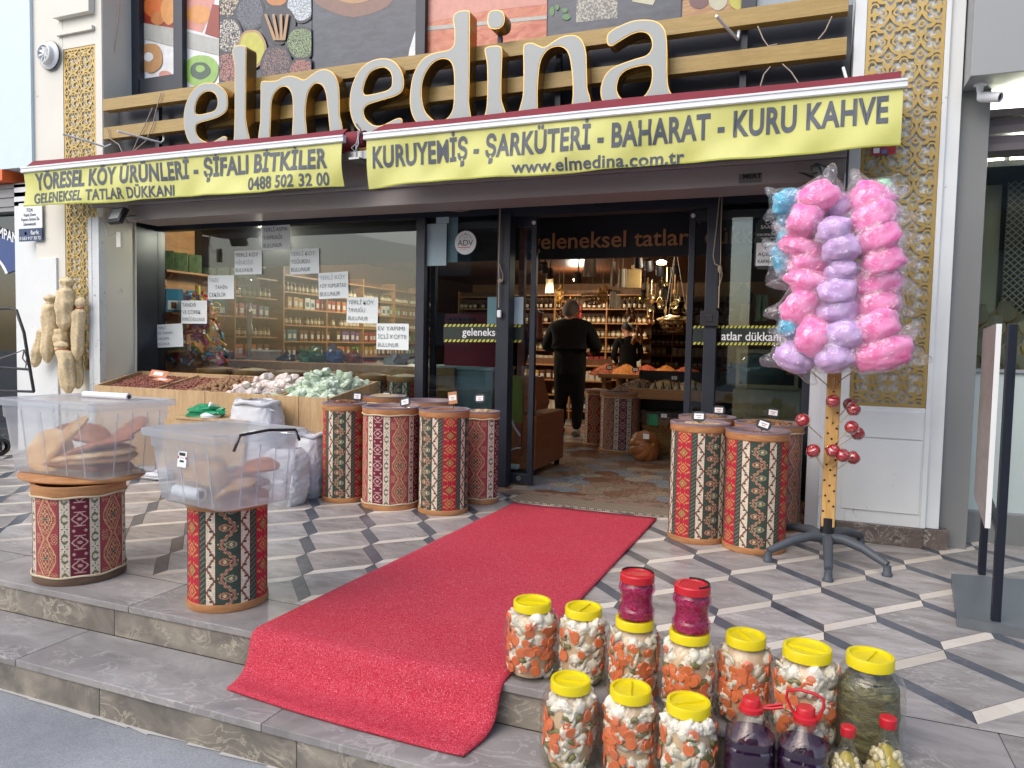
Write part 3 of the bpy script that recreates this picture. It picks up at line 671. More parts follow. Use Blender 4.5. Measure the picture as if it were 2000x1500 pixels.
# ---------------------------------------------------------------- upper storey windows covered with food posters
YP = 5.345
def speck(name, c1, c2, sc, c0='22252c'):
    t = NT(name); co = t.coord(); v = t.add('ShaderNodeTexVoronoi'); v.inputs['Scale'].default_value = sc; t.l(co, v.inputs[0])
    a = t.ramp(v.outputs['Color'], [(.2, c1), (.8, c2)]); f = t.ramp(v.outputs['Distance'], [(.42, '000000'), (.62, 'ffffff')])
    t.set(Base_Color=t.mix(f, a, c0), Roughness=.35); return t.m
slate = wood('poster_slate', '2e3440', '4a505e', (3, 1, 9), .3, 2, .0)
def pxpoly(pts, Y): return [W(a, b, Y) for a, b in pts]
def poster(label, bg_, rect, shapes):
    x0, y0, x1, y1 = rect; c = W((x0+x1)/2, y1, YP)
    t = thing('food_poster', label, 'poster', c)
    a, b = W(x0, 60, YP).x, W(x1, 60, YP).x; zt_, zb_ = W((x0+x1)/2, -60, YP).z, W((x0+x1)/2, y1+22, YP).z
    q = MB(); q.box((a+.002, YP, zb_), (b-.002, YP+.004, zt_+.2)); q.build('print_sheet', bg_, t, world=True)
    for k, (kind, m, d) in enumerate(shapes):
        q = MB(); Y = YP-.0012*(k+1)
        if kind == 'd':
            cx, cy, rx, ry = d[:4]; pts = []
            for i in range(28):
                an = 2*math.pi*i/28; pts.append((min(max(cx+rx*math.cos(an)*(1+.04*math.sin(3*an+cx)), x0+1), x1-1), cy+ry*math.sin(an)*(1+.03*math.sin(5*an))))
        else: pts = d
        q.face(pxpoly(pts, Y)[::-1] if kind == 'd' else pxpoly(pts, Y)); q.build('printed_motif', m, t, world=True)
    return t
PM = {k: mat('print_'+k, c, .35, var=.18, vs=14) for k, c in dict(orange='c8682e', red='8e2f1c', apple='b9763c', cream='d9c7a2', white='dcdfe0', grey='a9aaa4', ring='b98d5f', kiwi='8db558', core='3d5648', pink='c98a7c', bowl='2b303a', yell='b7b545', stick='a9855d', salt='b5bec4', green='7f9c5f', plate='7d5e52', clove='6b4b4b', lent='c07a66', burlap='a9a79a', leaf='4f7d4c', glass='b9b69c', board='a67c4e', amber='b5532f', amberl='cf8a5e', apricot='cf8f4a').items()}
sp_seed = speck('print_pine_nuts', 'cdbfa3', 'a18f74', 60); sp_poppy = speck('print_poppy', '6f7684', '4c5260', 130); sp_pepper = speck('print_white_pepper', 'c9c3b6', '8d877c', 75); sp_green = speck('print_fennel', '9db57c', '6e8757', 90); sp_clove = speck('print_cloves', '8f6d69', '4d3a3e', 70); sp_lent = speck('print_lentils', 'cf8d7c', '9c5648', 95)
sp_salt = speck('print_salt', 'cfd5d9', '9aa4ab', 80, '8c959c')
poster('fruit and ring bread poster inside the dark window frame', PM['white'], (276, 0, 344, 152), [('p', PM['red'], [(276, -40), (344, -40), (344, 56), (276, 44)]), ('d', PM['orange'], (300, 12, 20, 22)), ('d', PM['apple'], (308, 36, 13, 13)), ('d', PM['apricot'], (330, 20, 16, 28)), ('p', PM['grey'], [(276, 44), (344, 56), (344, 92), (276, 74)]), ('d', PM['ring'], (294, 113, 24, 29)), ('d', PM['white'], (290, 111, 9, 9)), ('d', PM['pink'], (322, 146, 12, 8))])
poster('poster of a peach and a green kiwi slice', PM['white'], (361, 0, 428, 172), [('p', PM['pink'], [(361, -40), (428, -40), (415, 20), (395, 64), (361, 55)]), ('d', PM['apricot'], (388, 28, 24, 18)), ('p', PM['red'], [(415, 8), (428, 10), (428, 75), (400, 66)]), ('p', PM['grey'], [(361, 61), (428, 77), (428, 108), (361, 92)]), ('d', PM['kiwi'], (393, 139, 34, 32)), ('d', PM['core'], (391, 138, 20, 17)), ('d', PM['kiwi'], (391, 134, 9, 7))])
bowls = [(442, 8, 24, 25, sp_seed), (489, 25, 26, 32, sp_poppy), (540, -5, 20, 17, PM['apple']), (588, 12, 26, 28, sp_salt), (446, 70, 25, 33, sp_pepper), (543, 48, 30, 34, None), (588, 84, 27, 29, sp_green), (492, 96, 24, 34, PM['yell']), (446, 132, 26, 28, sp_lent), (540, 126, 28, 34, sp_clove), (590, 138, 24, 22, sp_lent)]
sh = []
for cx, cy, rx, ry, m in bowls:
    sh.append(('d', PM['bowl'] if m is not PM['yell'] else PM['stick'], (cx, cy, rx+4, ry+5)))
    if m: sh.append(('d', m, (cx, cy, rx, ry)))
for a in (-25, -10, 5, 18): sh.append(('p', PM['stick'], [(541+a, 28), (546+a, 27), (550+a*.4, 78), (544+a*.4, 79)]))
poster('poster of round spice bowls on dark slate', slate, (428, 0, 609, 160), sh)
poster('dark slate poster with the rim of a wooden plate', slate, (610, 0, 812, 140), [('d', PM['plate'], (690, -18, 82, 50)), ('d', PM['stick'], (690, -30, 60, 36)), ('p', PM['white'], [(811, 60), (811, 125), (795, 125), (800, 95)])])
poster('orange poster of honeycomb and amber syrup', wood('print_amber', 'a8452a', 'd08a68', (2, 1, 5), .3, 3, 0), (833, 0, 1068, 100), [('p', PM['pink'], [(833, -40), (1068, -40), (1068, 8), (960, 20), (833, 45)]), ('p', PM['grey'], [(833, 52), (1068, 30), (1068, 37), (833, 60)])])
poster('poster of burlap cloth and green leaves on slate', slate, (1070, 0, 1329, 70), [('p', speck('print_burlap', 'b5b2a4', '96938a', 70, '6d6b66'), [(1128, -40), (1205, -40), (1206, 35), (1125, 44)]), ('p', PM['glass'], [(1230, -40), (1300, -40), (1275, 10), (1235, 3)]), ('d', PM['leaf'], (1078, 22, 5, 9)), ('d', PM['leaf'], (1103, 20, 6, 5)), ('d', PM['leaf'], (1106, 33, 8, 6)), ('d', PM['leaf'], (1088, 14, 4, 6))])
poster('poster of a small glass jar on a wooden board', wood('print_board', '94663c', 'c09663', (1, 1, 8), .3, 3, 0), (1331, 0, 1448, 35), [('p', PM['bowl'], [(1331, -40), (1448, -40), (1448, -5), (1331, 0)]), ('d', PM['clove'], (1365, 0, 20, 17)), ('d', PM['glass'], (1402, 0, 18, 20)), ('d', PM['yell'], (1440, 0, 16, 18))])
wf = thing('upper_window', 'dark framed upper window in front of the fruit poster', 'window', W(307, 170, YP-.03))
q = MB()
for a, b, c, d in ((254, -60, 276, 190), (344, -60, 360, 180), (276, 152, 344, 184)):
    p0, p1 = W(a, d, YP-.03), W(c, b, YP-.03); q.box((p0.x, YP-.06, p0.z if a != 276 else W(310, 184, YP-.03).z), (p1.x, YP-.004, p1.z if a != 276 else W(310, 152, YP-.03).z))
q.build('frame', M['dark'], wf, world=True)
q = MB(); x0, x1 = W(814, 60, YP-.03).x, W(832, 60, YP-.03).x; q.box((x0, YP-.05, 2.9), (x1, YP-.003, 4.4)); o = q.build('mullion', M['dark']); tag(o, 'dark upright bar between the slate poster and the orange poster', 'mullion')
q = MB(); x0, x1 = W(1449, 10, YP-.03).x, W(1477, 10, YP-.03).x; q.box((x0, YP-.05, 2.9), (x1, YP-.003, 4.4)); o = q.build('mullion', M['dark']); tag(o, 'dark upright bar right of the jar poster', 'mullion')
q = MB(); q.box((x1+.002, YP-.01, 3.26), (XR+.02, YP-.003, 4.4)); part('upper_pane', q, mat('pale_window', '8e979e', .15, var=.2, vs=1))

# ---------------------------------------------------------------- neighbours
nl = thing('neighbouring_shop', 'pale blue white shop front with an orange band at the left edge', 'building', (-8, YF, 0))
zo0, zo1 = W(20, 329, YF-.03).z, W(20, 351, YF-.03).z
q = MB(); q.box((-14, YF-.03, zo0), (PL-.0, YF+.3, 9)); q.build('fascia', mat('pale_fascia', 'c6d6e2', .3, var=.03), nl, world=True)
q = MB(); q.box((-14, YF-.04, zo1), (W(45, 340, YF-.04).x-.3, YF+.2, zo0-.002)); q.build('orange_band', mat('orange_band', 'e0642c', .4, var=.03), nl, world=True)
q = MB(); xn = W(36, 500, YF+.1).x
for k in range(6): q.box((-14, YF+.08+.012*(k % 2), zo1-.05-k*.045), (xn+.2, YF+.3, zo1-.008-k*.045))
q.build('roller_shutter', mat('grey_shutter', '8b8c8d', .4, var=.06), nl, world=True)
q = MB(); q.box((-14, YF+.2, 0), (xn, YF+.21, zo1-.3)); q.build('window', clear('neighbour_glass', '8b9aa0', ior=1.8), nl, world=True)
q = MB(); q.box((xn-.02, YF+.08, 0), (PL, YF+.4, zo1-.02)); q.build('wall', M['white'], nl, world=True)
q = MB(); q.box((-14, YF+1.5, 0), (PL, YF+1.6, 3)); q.build('back_wall', mat('dim_brown_wall', '5b4a3c', .8), nl, world=True)
q = MB(); q.box((-14, YF-.035, 0), (xn-.9, YF+.3, .25)); q.build('plinth', M['white'], nl, world=True)
arc = thing('round_window_sign', 'blue round window sign with white letters MPAN cut by the left photo edge', 'sign', W(0, 480, YF+.19))
def arcpts(Y, c, r, a0, a1, n=20): return [W(c[0]+r*math.cos(rad(a0+(a1-a0)*i/n)), c[1]-r*1.0*math.sin(rad(a0+(a1-a0)*i/n)), Y) for i in range(n+1)]
q = MB(); o_, i_ = arcpts(YF+.19, (-58, 560), 128, 20, 130), arcpts(YF+.19, (-58, 560), 78, 20, 130)
for k in range(20): q.face([o_[k], i_[k], i_[k+1], o_[k+1]])
q.build('band', mat('navy_blue', '22407c', .4), arc, world=True)
q = MB(); o_, i_ = arcpts(YF+.189, (-58, 560), 78, 20, 130), arcpts(YF+.189, (-58, 560), 73, 20, 130)
for k in range(20): q.face([o_[k], i_[k], i_[k+1], o_[k+1]])
q.build('rim', M['wpaint'], arc, world=True)
A_ = W(-3, 462, YF+.188); B_ = W(34, 476, YF+.188); write('MPAN', A_, B_-A_, (0, 0, 1), frompx(20, A_), M['wpaint'], parent=arc, width=(B_-A_).length, bold=.02)
cs = thing('security_sign', 'white and navy camera security sign on the left pillar under the yellow valance', 'sign', W(60, 440, YF-.03))
def sgn(px0, py0, px1, py1, Y, m, par, name='panel', th=.004):
    a, b = W(px0, (py0+py1)/2, Y).x, W(px1, (py0+py1)/2, Y).x; c = (px0+px1)/2
    q = MB(); q.box((a, Y, W(c, py1, Y).z), (b, Y+th, W(c, py0, Y).z)); return q.build(name, m, par, world=True)
Ys = YF-.03
sgn(37, 396, 82, 446, Ys, M['wpaint'], cs); sgn(37, 446, 82, 471, Ys, mat('navy_sign', '1f3a63', .4), cs, 'footer')
M['navy'] = mat('dark_blue_ink', '2a3f66', .5)
for body, x0, y0, x1, h, m in (('7/24', 52, 414, 64, 7, 'navy'), ('Kapalı Devre', 47, 423, 70, 6, 'navy'), ('Kamera Sistemi İle', 42, 432, 77, 6, 'navy'), ('İzlenmektedir', 46, 441, 71, 6, 'navy'), ('fark', 60, 458, 77, 8, 'wpaint'), ('0 553 917 30 72', 39, 469, 80, 6, 'wpaint')):
    a, b = W(x0, y0, Ys), W(x1, y0, Ys); write(body, a, (1, 0, 0), (0, 0, 1), frompx(h, a), M[m], parent=cs, width=abs(b.x-a.x), bold=.015)
q = MB(); c = W(50, 456, Ys); q.lathe([(0, -.006), (.018, -.006), (.018, 0)], 6, Matrix.Translation(c) @ Matrix.Rotation(rad(90), 4, 'X')); q.build('emblem', mat('green_emblem', '3fae5a', .4), cs, world=True)
# fan vent
fc = W(98, 109, YF-.02)
fan = thing('wall_fan', 'round white ventilation fan with curved blades on the left pillar', 'fan', fc)
R9 = Matrix.Rotation(rad(90), 4, 'X')
q = MB(); q.lathe([(.0, 0), (.125, 0), (.13, .01), (.118, .022), (.09, .03), (.086, .07), (.075, .075), (.072, .03), (0, .028)], 40, R9); q.build('housing', M['wpaint'], fan, smooth=35)
q = MB(); q.lathe([(.126, -.001), (.135, .004), (.131, .012)], 40, R9, cap=False); q.build('rim', M['black'], fan, smooth=35)
for k in range(8):
    q = MB(); Mk = R9 @ Matrix.Rotation(rad(45*k+10), 4, 'Z') @ Matrix.Translation((0, 0, .06)) @ Matrix.Rotation(rad(25), 4, 'X')
    q.raw([(0.004, -.004, 0), (.066, -.017, 0), (.07, .0, 0), (.066, .014, 0), (.004, .004, 0)], [(0, 1, 2, 3, 4)], Mk); q.build('blade', M['wpaint'], fan, solid=.003)
# flood lamps
def flood(loc, rz, tilt, label, w=.19, h=.15):
    t = thing('flood_lamp', label, 'flood lamp', loc); Mx = Matrix.Rotation(rz, 4, 'Z') @ Matrix.Rotation(tilt, 4, 'X')
    q = MB(); q.box((-w/2, -.02, -h/2), (w/2, .03, h/2), Mx); q.build('housing', M['black'], t, bevel=.01)
    q = MB(); q.box((-w/2+.025, -.023, -h/2+.03), (w/2-.025, -.0205, h/2-.02), Mx); q.build('lens', mat('lamp_lens', '9da09c', .3, var=.1), t)
    q = MB(); q.bar(Mx @ Vector((-w/2-.012, 0, 0)), Mx @ Vector((-w/2-.012, .09, .05)), .02, .004); q.bar(Mx @ Vector((w/2+.012, 0, 0)), Mx @ Vector((w/2+.012, .09, .05)), .02, .004); q.bar(Mx @ Vector((-w/2-.012, .09, .05)), Mx @ Vector((w/2+.012, .09, .05)), .02, .004); q.build('bracket', M['black'], t)
    return t
flood(W(229, 421, 4.82), rad(-8), rad(-25), 'black flood lamp with pale lens under the left awning')
flood(W(1610, 343, 4.86), rad(65), rad(-20), 'black flood lamp seen side on under the right awning', .2, .12)
q = MB(); c = W(231, 468, YF-.03); q.box((c.x-.028, YF-.03, c.z-.07), (c.x+.028, YF-.001, c.z+.07)); o = q.build('junction_box', M['cream'], bevel=.004); tag(o, 'small beige junction box below the left flood lamp', 'junction box')
rod([W(206, 415, YF-.04), W(203, 440, YF-.04), W(212, 460, YF-.04), W(226, 455, YF-.04)], 'grey cable hanging from the left flood lamp', 'cable', .004, 'steel', 'cable')
# small red notice under the right valance
nt = thing('red_notice', 'small red framed notice on the right lattice below the yellow valance', 'notice', W(1726, 295, YF-.01))
sgn(1702, 287, 1750, 302, YF-.008, mat('notice_red', 'a8262f', .4), nt); sgn(1706, 289, 1718, 299, YF-.0095, M['wpaint'], nt, 'sticker', .001); sgn(1722, 292, 1732, 300, YF-.0095, mat('sky_blue', '4b79b5', .5), nt, 'sticker', .001)
mb_ = thing('maker_plate', 'small dark maker plate on the grey shutter box above the right side light', 'plate', W(1466, 348, YF-.01))
sgn(1443, 339, 1488, 357, YF-.008, mat('plate_grey', '6a6869', .4), mb_); a = W(1451, 349, YF-.009); write('MERT', a, (1, 0, -.0), (0, 0, 1), frompx(9, a), M['black'], parent=mb_, width=frompx(35, a), bold=.03)

# jewellery shop on the right
YC = 5.06
js = thing('jewellery_shop', 'grey framed jewellery shop with lit window at the right edge', 'building', (1.4, YC, 0))
xc0 = A3; cr0, cr1 = W(1934, 200, YC).x, W(1888, 1068, YC).x; xc1 = (cr0+cr1)/2
g1 = mat('warm_grey_cladding', '7b7d7c', .45, var=.05, vs=1.5, dirt=('5f605f', 6, .27)); g2 = mat('pale_grey_cladding', '96999a', .4, var=.04, vs=1.5)
q = MB(); q.box((xc0, YC, 0), (xc1, YC+.55, 2.75)); q.build('column', g1, js, world=True, bevel=.003)
yfb = W(1882, 178, YC).x/W(1900, 148, 1).x; zs = W(1882, 178, YC).z
q = MB(); q.box((W(1882, 178, YC).x-.01, yfb, zs), (6, YC+.6, 9)); q.build('overhead_fascia', g2, js, world=True, bevel=.003)
q = MB(); q.box((xc1, YC+.25, .0), (6, YC+.45, W(1940, 1005, YC+.25).z)); q.build('plinth', g1, js, world=True)
zk = W(1940, 1005, YC+.25).z; zm = W(1940, 727, YC+.3).z; ztp = W(1990, 292, YC+.3).z
q = MB(); q.box((xc1, YC+.3, zk), (6, YC+.32, zm)); q.build('frosted_panel', mat('frosted_green_glass', 'bccac6', .25, var=.1, vs=1.2), js, world=True)
q = MB(); q.box((xc1, YC+.28, zm), (6, YC+.34, zm+.02)); q.box((xc1, YC+.28, zk), (6, YC+.34, zk+.012)); q.box((xc1, YC+.28, ztp-.0), (6, YC+.36, ztp+.035)); q.build('trim', g2, js, world=True)
q = MB(); q.box((xc1, YC+.3, zm+.02), (6, YC+.308, 2.7)); q.build('window', clear('jewellery_glass', 'eef4f2', ior=1.5), js, world=True)
q = MB()
for k in range(5): q.box((xc1, YC+.1+.03*(k % 2), 2.37+k*.05), (6, YC+.29, 2.412+k*.05))
q.build('roller_shutter', mat('mauve_shutter', '6f6769', .4), js, world=True)
q = MB(); q.box((xc1, YC+.34, zm-.02), (6, YC+1.5, zm)); q.build('display_shelf', mat('display_floor', 'c6c8c0', .5), js, world=True)
hx = NT('hexagon_backdrop'); v = hx.add('ShaderNodeTexVoronoi', feature='DISTANCE_TO_EDGE'); v.inputs['Scale'].default_value = 30; v.inputs['Randomness'].default_value = 0
mp = hx.add('ShaderNodeMapping'); mp.inputs['Rotation'].default_value = (0, rad(45), 0); hx.l(hx.coord(), mp.inputs[0]); hx.l(mp.outputs[0], v.inputs[0]); hx.set(Base_Color=hx.ramp(v.outputs[0], [(.08, 'b7b39b'), (.14, '2e3634')]), Roughness=.4)
q = MB(); q.box((W(1962, 500, YC+1.1).x, YC+1.1, zm), (6, YC+1.12, 2.7)); q.build('backdrop', hx.m, js, world=True)
q = MB(); q.box((xc1-.2, YC+1.46, 0), (6, YC+1.5, 2.9)); q.box((xc1-.1, YC+1.2, 0), (W(1950, 500, YC+1.2).x, YC+1.4, 2.7)); q.build('wall', mat('pale_olive_wall', 'c8c6ae', .6), js, world=True)
q = MB(); q.box((xc1, YC+.36, 2.72), (6, YC+1.5, 2.74)); q.build('ceiling', mat('jeweller_ceiling', 'c9cbc8', .5), js, world=True)
for k, (x, y) in enumerate(((1955, 250), (1975, 300))):
    p = W(x, 285, YC+.8); q = MB(); q.lathe([(0, 0), (.06, 0), (.07, .02)], 16, Matrix.Translation((p.x+.1*k, YC+.6+.3*k, 2.69))); o = q.build('downlight', glow('jeweller_lamp', 'fff3dc', 9)); tag(o, ('lit round ceiling light nearer the column in the jewellery shop', 'lit round ceiling light further right in the jewellery shop')[k], 'ceiling light')
    ld = bpy.data.lights.new('shop_light', 'POINT'); ld.energy = 90; ld.color = (1, .93, .8); ld.shadow_soft_size = .06; lo = bpy.data.objects.new('shop_light', ld); COL.objects.link(lo); lo.location = (p.x+.1*k+.1, YC+.75+.2*k, 2.45)
M['velvet'] = mat('taupe_velvet', '857e6e', .9, var=.1)
M['gold18'] = mat('polished_gold', 'e0ae35', .22, metal=.9, var=.05)
def bust_proto():
    t = thing('necklace_bust', '', 'display bust', (0, 0, 0)); q = MB()
    prof = [(.0, .19, .03), (.12, .11, .04), (.2, .05, .035), (.245, .042, .035)]
    rings = []
    for z, w, d in ((0, .055, .03), (.05, .085, .04), (.1, .115, .05), (.14, .11, .045), (.17, .065, .04), (.2, .045, .036), (.235, .042, .036)):
        rings.append([(w*math.cos(a), d*math.sin(a)+(.0), z) for a in [2*math.pi*k/20 for k in range(20)]])
    vs = [p for r_ in rings for p in r_]; n = 20
    fs = [(i*n+k, i*n+(k+1) % n, (i+1)*n+(k+1) % n, (i+1)*n+k) for i in range(len(rings)-1) for k in range(n)]+[tuple(range((len(rings)-1)*n, len(rings)*n))]
    q.raw(vs, fs); q.build('bust', M['velvet'], t, smooth=60)
    q = MB(); q.tube([(.062*math.cos(a), -.038-.012*math.sin(-a), .165+.075*math.sin(a)*(1 if a < 0 else .5)) for a in [rad(-180+k*15) for k in range(13)]], .0045, 6); q.tube([(0, -.052, .09), (0, -.054, .06), (.004, -.054, .045)], .008, 6); q.build('necklace', M['gold18'], t, smooth=60)
    return t
bp = bust_proto()
bl = [(1962, 660, 1.0, 'taupe bust with long gold necklace, tallest, at the back of the jewellery window'), (1940, 690, .75, 'taupe bust with gold necklace right beside the grey column post'), (2005, 690, .7, 'taupe bust with gold necklace cut by the right photo edge'), (1908, 665, .95, 'taupe bust half hidden behind the grey column'), (1980, 735, .5, 'low front bust with Y shaped gold necklace'), (1912, 735, .5, 'low front bust with gold collar next to the column'), (2010, 745, .42, 'lowest bust with gold pendant at the photo edge')]
for k, (x, y, dy, lb_) in enumerate(bl):
    p = W(x, y-5, YC+dy); rr2 = (0, 0, 0); o = bp if k == 0 else dup(bp, label=lb_)
    o.location = (p.x, YC+dy, max(zm+.002, p.z)); o['label'] = lb_; o['group'] = 'necklace busts in the jewellery window'
q = MB()
for k, (x, y, dy, lb_) in enumerate(bl):
    p = W(x, y-5, YC+dy)
    if p.z > zm+.01: q = MB(); q.box((p.x-.09, YC+dy-.06, zm), (p.x+.09, YC+dy+.06, p.z-.001)); q.build('display_step', mat('display_step%d' % k, 'a8a797', .6), js, world=True, bevel=.004)
# cctv camera
cc = thing('security_camera', 'white bullet security camera under the grey fascia of the jewellery shop', 'security camera', W(1915, 155, yfb+.15))
L0 = cc.location
q = MB(); q.lathe([(0, 0), (.038, 0), (.04, -.012), (.022, -.016), (.02, -.05), (0, -.052)], 20); q.tube([(0, 0, -.04), (0, 0, -.075), (.02, -.01, -.09)], .017, 12); q.build('mount', M['wpaint'], cc, smooth=40)
Mx = Matrix.Translation((.055, -.02, -.1)) @ Vector((.9, -.75, -.32)).to_track_quat('Z', 'Y').to_matrix().to_4x4()
q = MB(); q.lathe([(0, -.07), (.028, -.07), (.034, -.05), (.034, .07), (.03, .075), (.028, .06), (0, .06)], 24, Mx); bd_ = q.build('camera_body', M['wpaint'], cc, smooth=40)
q = MB(); q.lathe([(0, .0605), (.027, .0605)], 24, Mx, cap=False); q.build('lens', M['black'], cc)
cc.scale = (.85,)*3; cc.location = (cc.location.x, cc.location.y, zs)
# pavement sign stand
ps = G(1943, 1232); pb = G(1917, 1122)
ab = thing('sign_stand', 'dark steel sign stand on a flat grey base at the right edge', 'sign stand', (ps.x, ps.y, 0))
hz = W(1950, 632, ps.y).z
q = MB(); q.bar((ps.x, ps.y, 0), (ps.x, ps.y, hz), .034); q.bar((pb.x, pb.y, 0), (pb.x, pb.y, hz), .034); q.bar((ps.x, ps.y+.02, .43), (pb.x, pb.y-.02, .43), .03, .03)
q.build('frame', mat('navy_black_steel', '202530', .4, metal=.3, var=.1), ab, world=True, bevel=.003)
dv = (pb-ps).normalized(); nrm = Vector((-dv.y, dv.x, 0))
q = MB(); a = ps+nrm*.035+dv*.03; b = pb+nrm*.035-dv*.03
def slab(a, b, z0, z1, th, q): q.raw([a+Vector((0, 0, z0)), b+Vector((0, 0, z0)), b+nrm*th+Vector((0, 0, z0)), a+nrm*th+Vector((0, 0, z0)), a+Vector((0, 0, z1)), b+Vector((0, 0, z1)), b+nrm*th+Vector((0, 0, z1)), a+nrm*th+Vector((0, 0, z1))], [(3, 2, 1, 0), (4, 5, 6, 7), (0, 1, 5, 4), (1, 2, 6, 5), (2, 3, 7, 6), (3, 0, 4, 7)])
slab(a, b, .43, hz, .012, q); q.build('board', wood('pinkish_board_grain', '9b8480', 'b8a29b', (1, 1, 5), .4, 4), ab, world=True)
q = MB(); slab(a+nrm*.013, b+nrm*.013, .43, hz, .008, q); q.build('board_back', wood('pinkish_back_grain', '7d6c66', '9c8a83', (1, 1, 5), .4, 4), ab, world=True); q = MB(); slab(a+nrm*.0-dv*.006, a-dv*.001, .43, hz, .02, q); q.build('edge_strip', M['wpaint'], ab, world=True)
q = MB(); pts = [G(1858, 1120, .045), G(1870, 1205, .045), G(2060, 1238, .045), G(2040, 1135, .045)]
q.face([(p.x, p.y, .045) for p in pts]); q.face([(p.x, p.y, .001) for p in pts][::-1])
for k in range(4): a, b = pts[k], pts[(k+1) % 4]; q.face([(a.x, a.y, .001), (b.x, b.y, .001), (b.x, b.y, .045), (a.x, a.y, .045)])
q.build('base_plate', mat('scuffed_grey_steel', '6d7377', .4, metal=.3, var=.15, vs=9), ab, world=True)
# hand cart at the left edge
hc = thing('hand_cart', 'black tubular hand cart cut by the left photo edge', 'hand cart', G(30, 900))
q = MB(); Yh = 4.4
q.tube([W(-60, 603, Yh), W(20, 602, Yh), W(32, 606, Yh), W(47, 650, Yh), W(55, 700, Yh), W(66, 765, Yh)], .013, 10); q.tube([W(-40, 714, Yh), W(60, 722, Yh)], .011, 8); q.tube([W(-40, 762, Yh), W(66, 765, Yh)], .011, 8)
q.tube([W(-40, 640, Yh+.5), W(-12, 760, Yh+.4), W(2, 880, Yh+.3)], .013, 8); q.build('frame', M['black'], hc, world=True, smooth=50)
q = MB(); q.tube([W(0, 700, Yh-.02), W(30, 690, Yh-.02), W(47, 683, Yh-.02), W(52, 700, Yh-.02), W(50, 720, Yh-.02)], .005, 6); q.tube([W(47, 683, Yh-.02), W(44, 700, Yh-.02), W(53, 712, Yh-.02)], .006, 6); q.build('rope', mat('grey_rope', '6d6a66', .9), hc, world=True)
q = MB(); c = W(2, 880, Yh+.3); q.lathe([(.05, -.02), (.08, -.02), (.09, 0), (.08, .02), (.05, .02)], 20, Matrix.Translation((c.x, c.y, .09)) @ Matrix.Rotation(rad(90), 4, 'Y'), cap=False); q.build('wheel', M['black'], hc, world=True, smooth=40)

# buildings across the street (seen only as reflections in the glass)
ob_ = thing('apartment_building', 'darkened cream apartment block across the street mirrored in the shop glass', 'building', (2, -17, 0))
q = MB(); q.box((-2, -20, -.3), (12, -17, 11)); q.build('wall', mat('darkened_cream_render', '4a4845', .8), ob_, world=True)  # cream wall darkened in its colour to weaken its reflection
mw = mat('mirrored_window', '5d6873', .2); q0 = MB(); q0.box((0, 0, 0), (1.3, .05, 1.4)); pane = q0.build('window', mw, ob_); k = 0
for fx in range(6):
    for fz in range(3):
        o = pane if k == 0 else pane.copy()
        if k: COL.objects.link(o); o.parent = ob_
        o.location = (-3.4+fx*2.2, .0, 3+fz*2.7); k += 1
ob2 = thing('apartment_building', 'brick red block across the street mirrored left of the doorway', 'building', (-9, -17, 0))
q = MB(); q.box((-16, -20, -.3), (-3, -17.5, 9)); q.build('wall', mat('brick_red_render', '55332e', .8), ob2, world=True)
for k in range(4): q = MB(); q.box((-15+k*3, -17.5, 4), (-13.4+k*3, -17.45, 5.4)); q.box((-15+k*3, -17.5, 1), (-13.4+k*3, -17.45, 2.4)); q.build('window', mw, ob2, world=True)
tr = thing('bare_tree', 'leafless street tree mirrored in the big shop window', 'tree', (-6.5, -9, -.3))
q = MB(); rt = random.Random(4)
def branch(p, d, L, r, lev):
    e = p+d*L; q.tube([p, p+(d+Vector((rt.uniform(-.1, .1), rt.uniform(-.1, .1), 0)))*L*.5, e], [r, r*.85, r*.65], 6, cap=False)
    if lev: 
        for _ in range(3): branch(e, (d+Vector((rt.uniform(-.7, .7), rt.uniform(-.7, .7), rt.uniform(-.2, .5)))).normalized(), L*.72, r*.6, lev-1)
branch(Vector((0, 0, 0)), Vector((0, 0, 1)), 2.3, .14, 5); q.build('trunk', mat('bark', '4e453d', .9), tr)
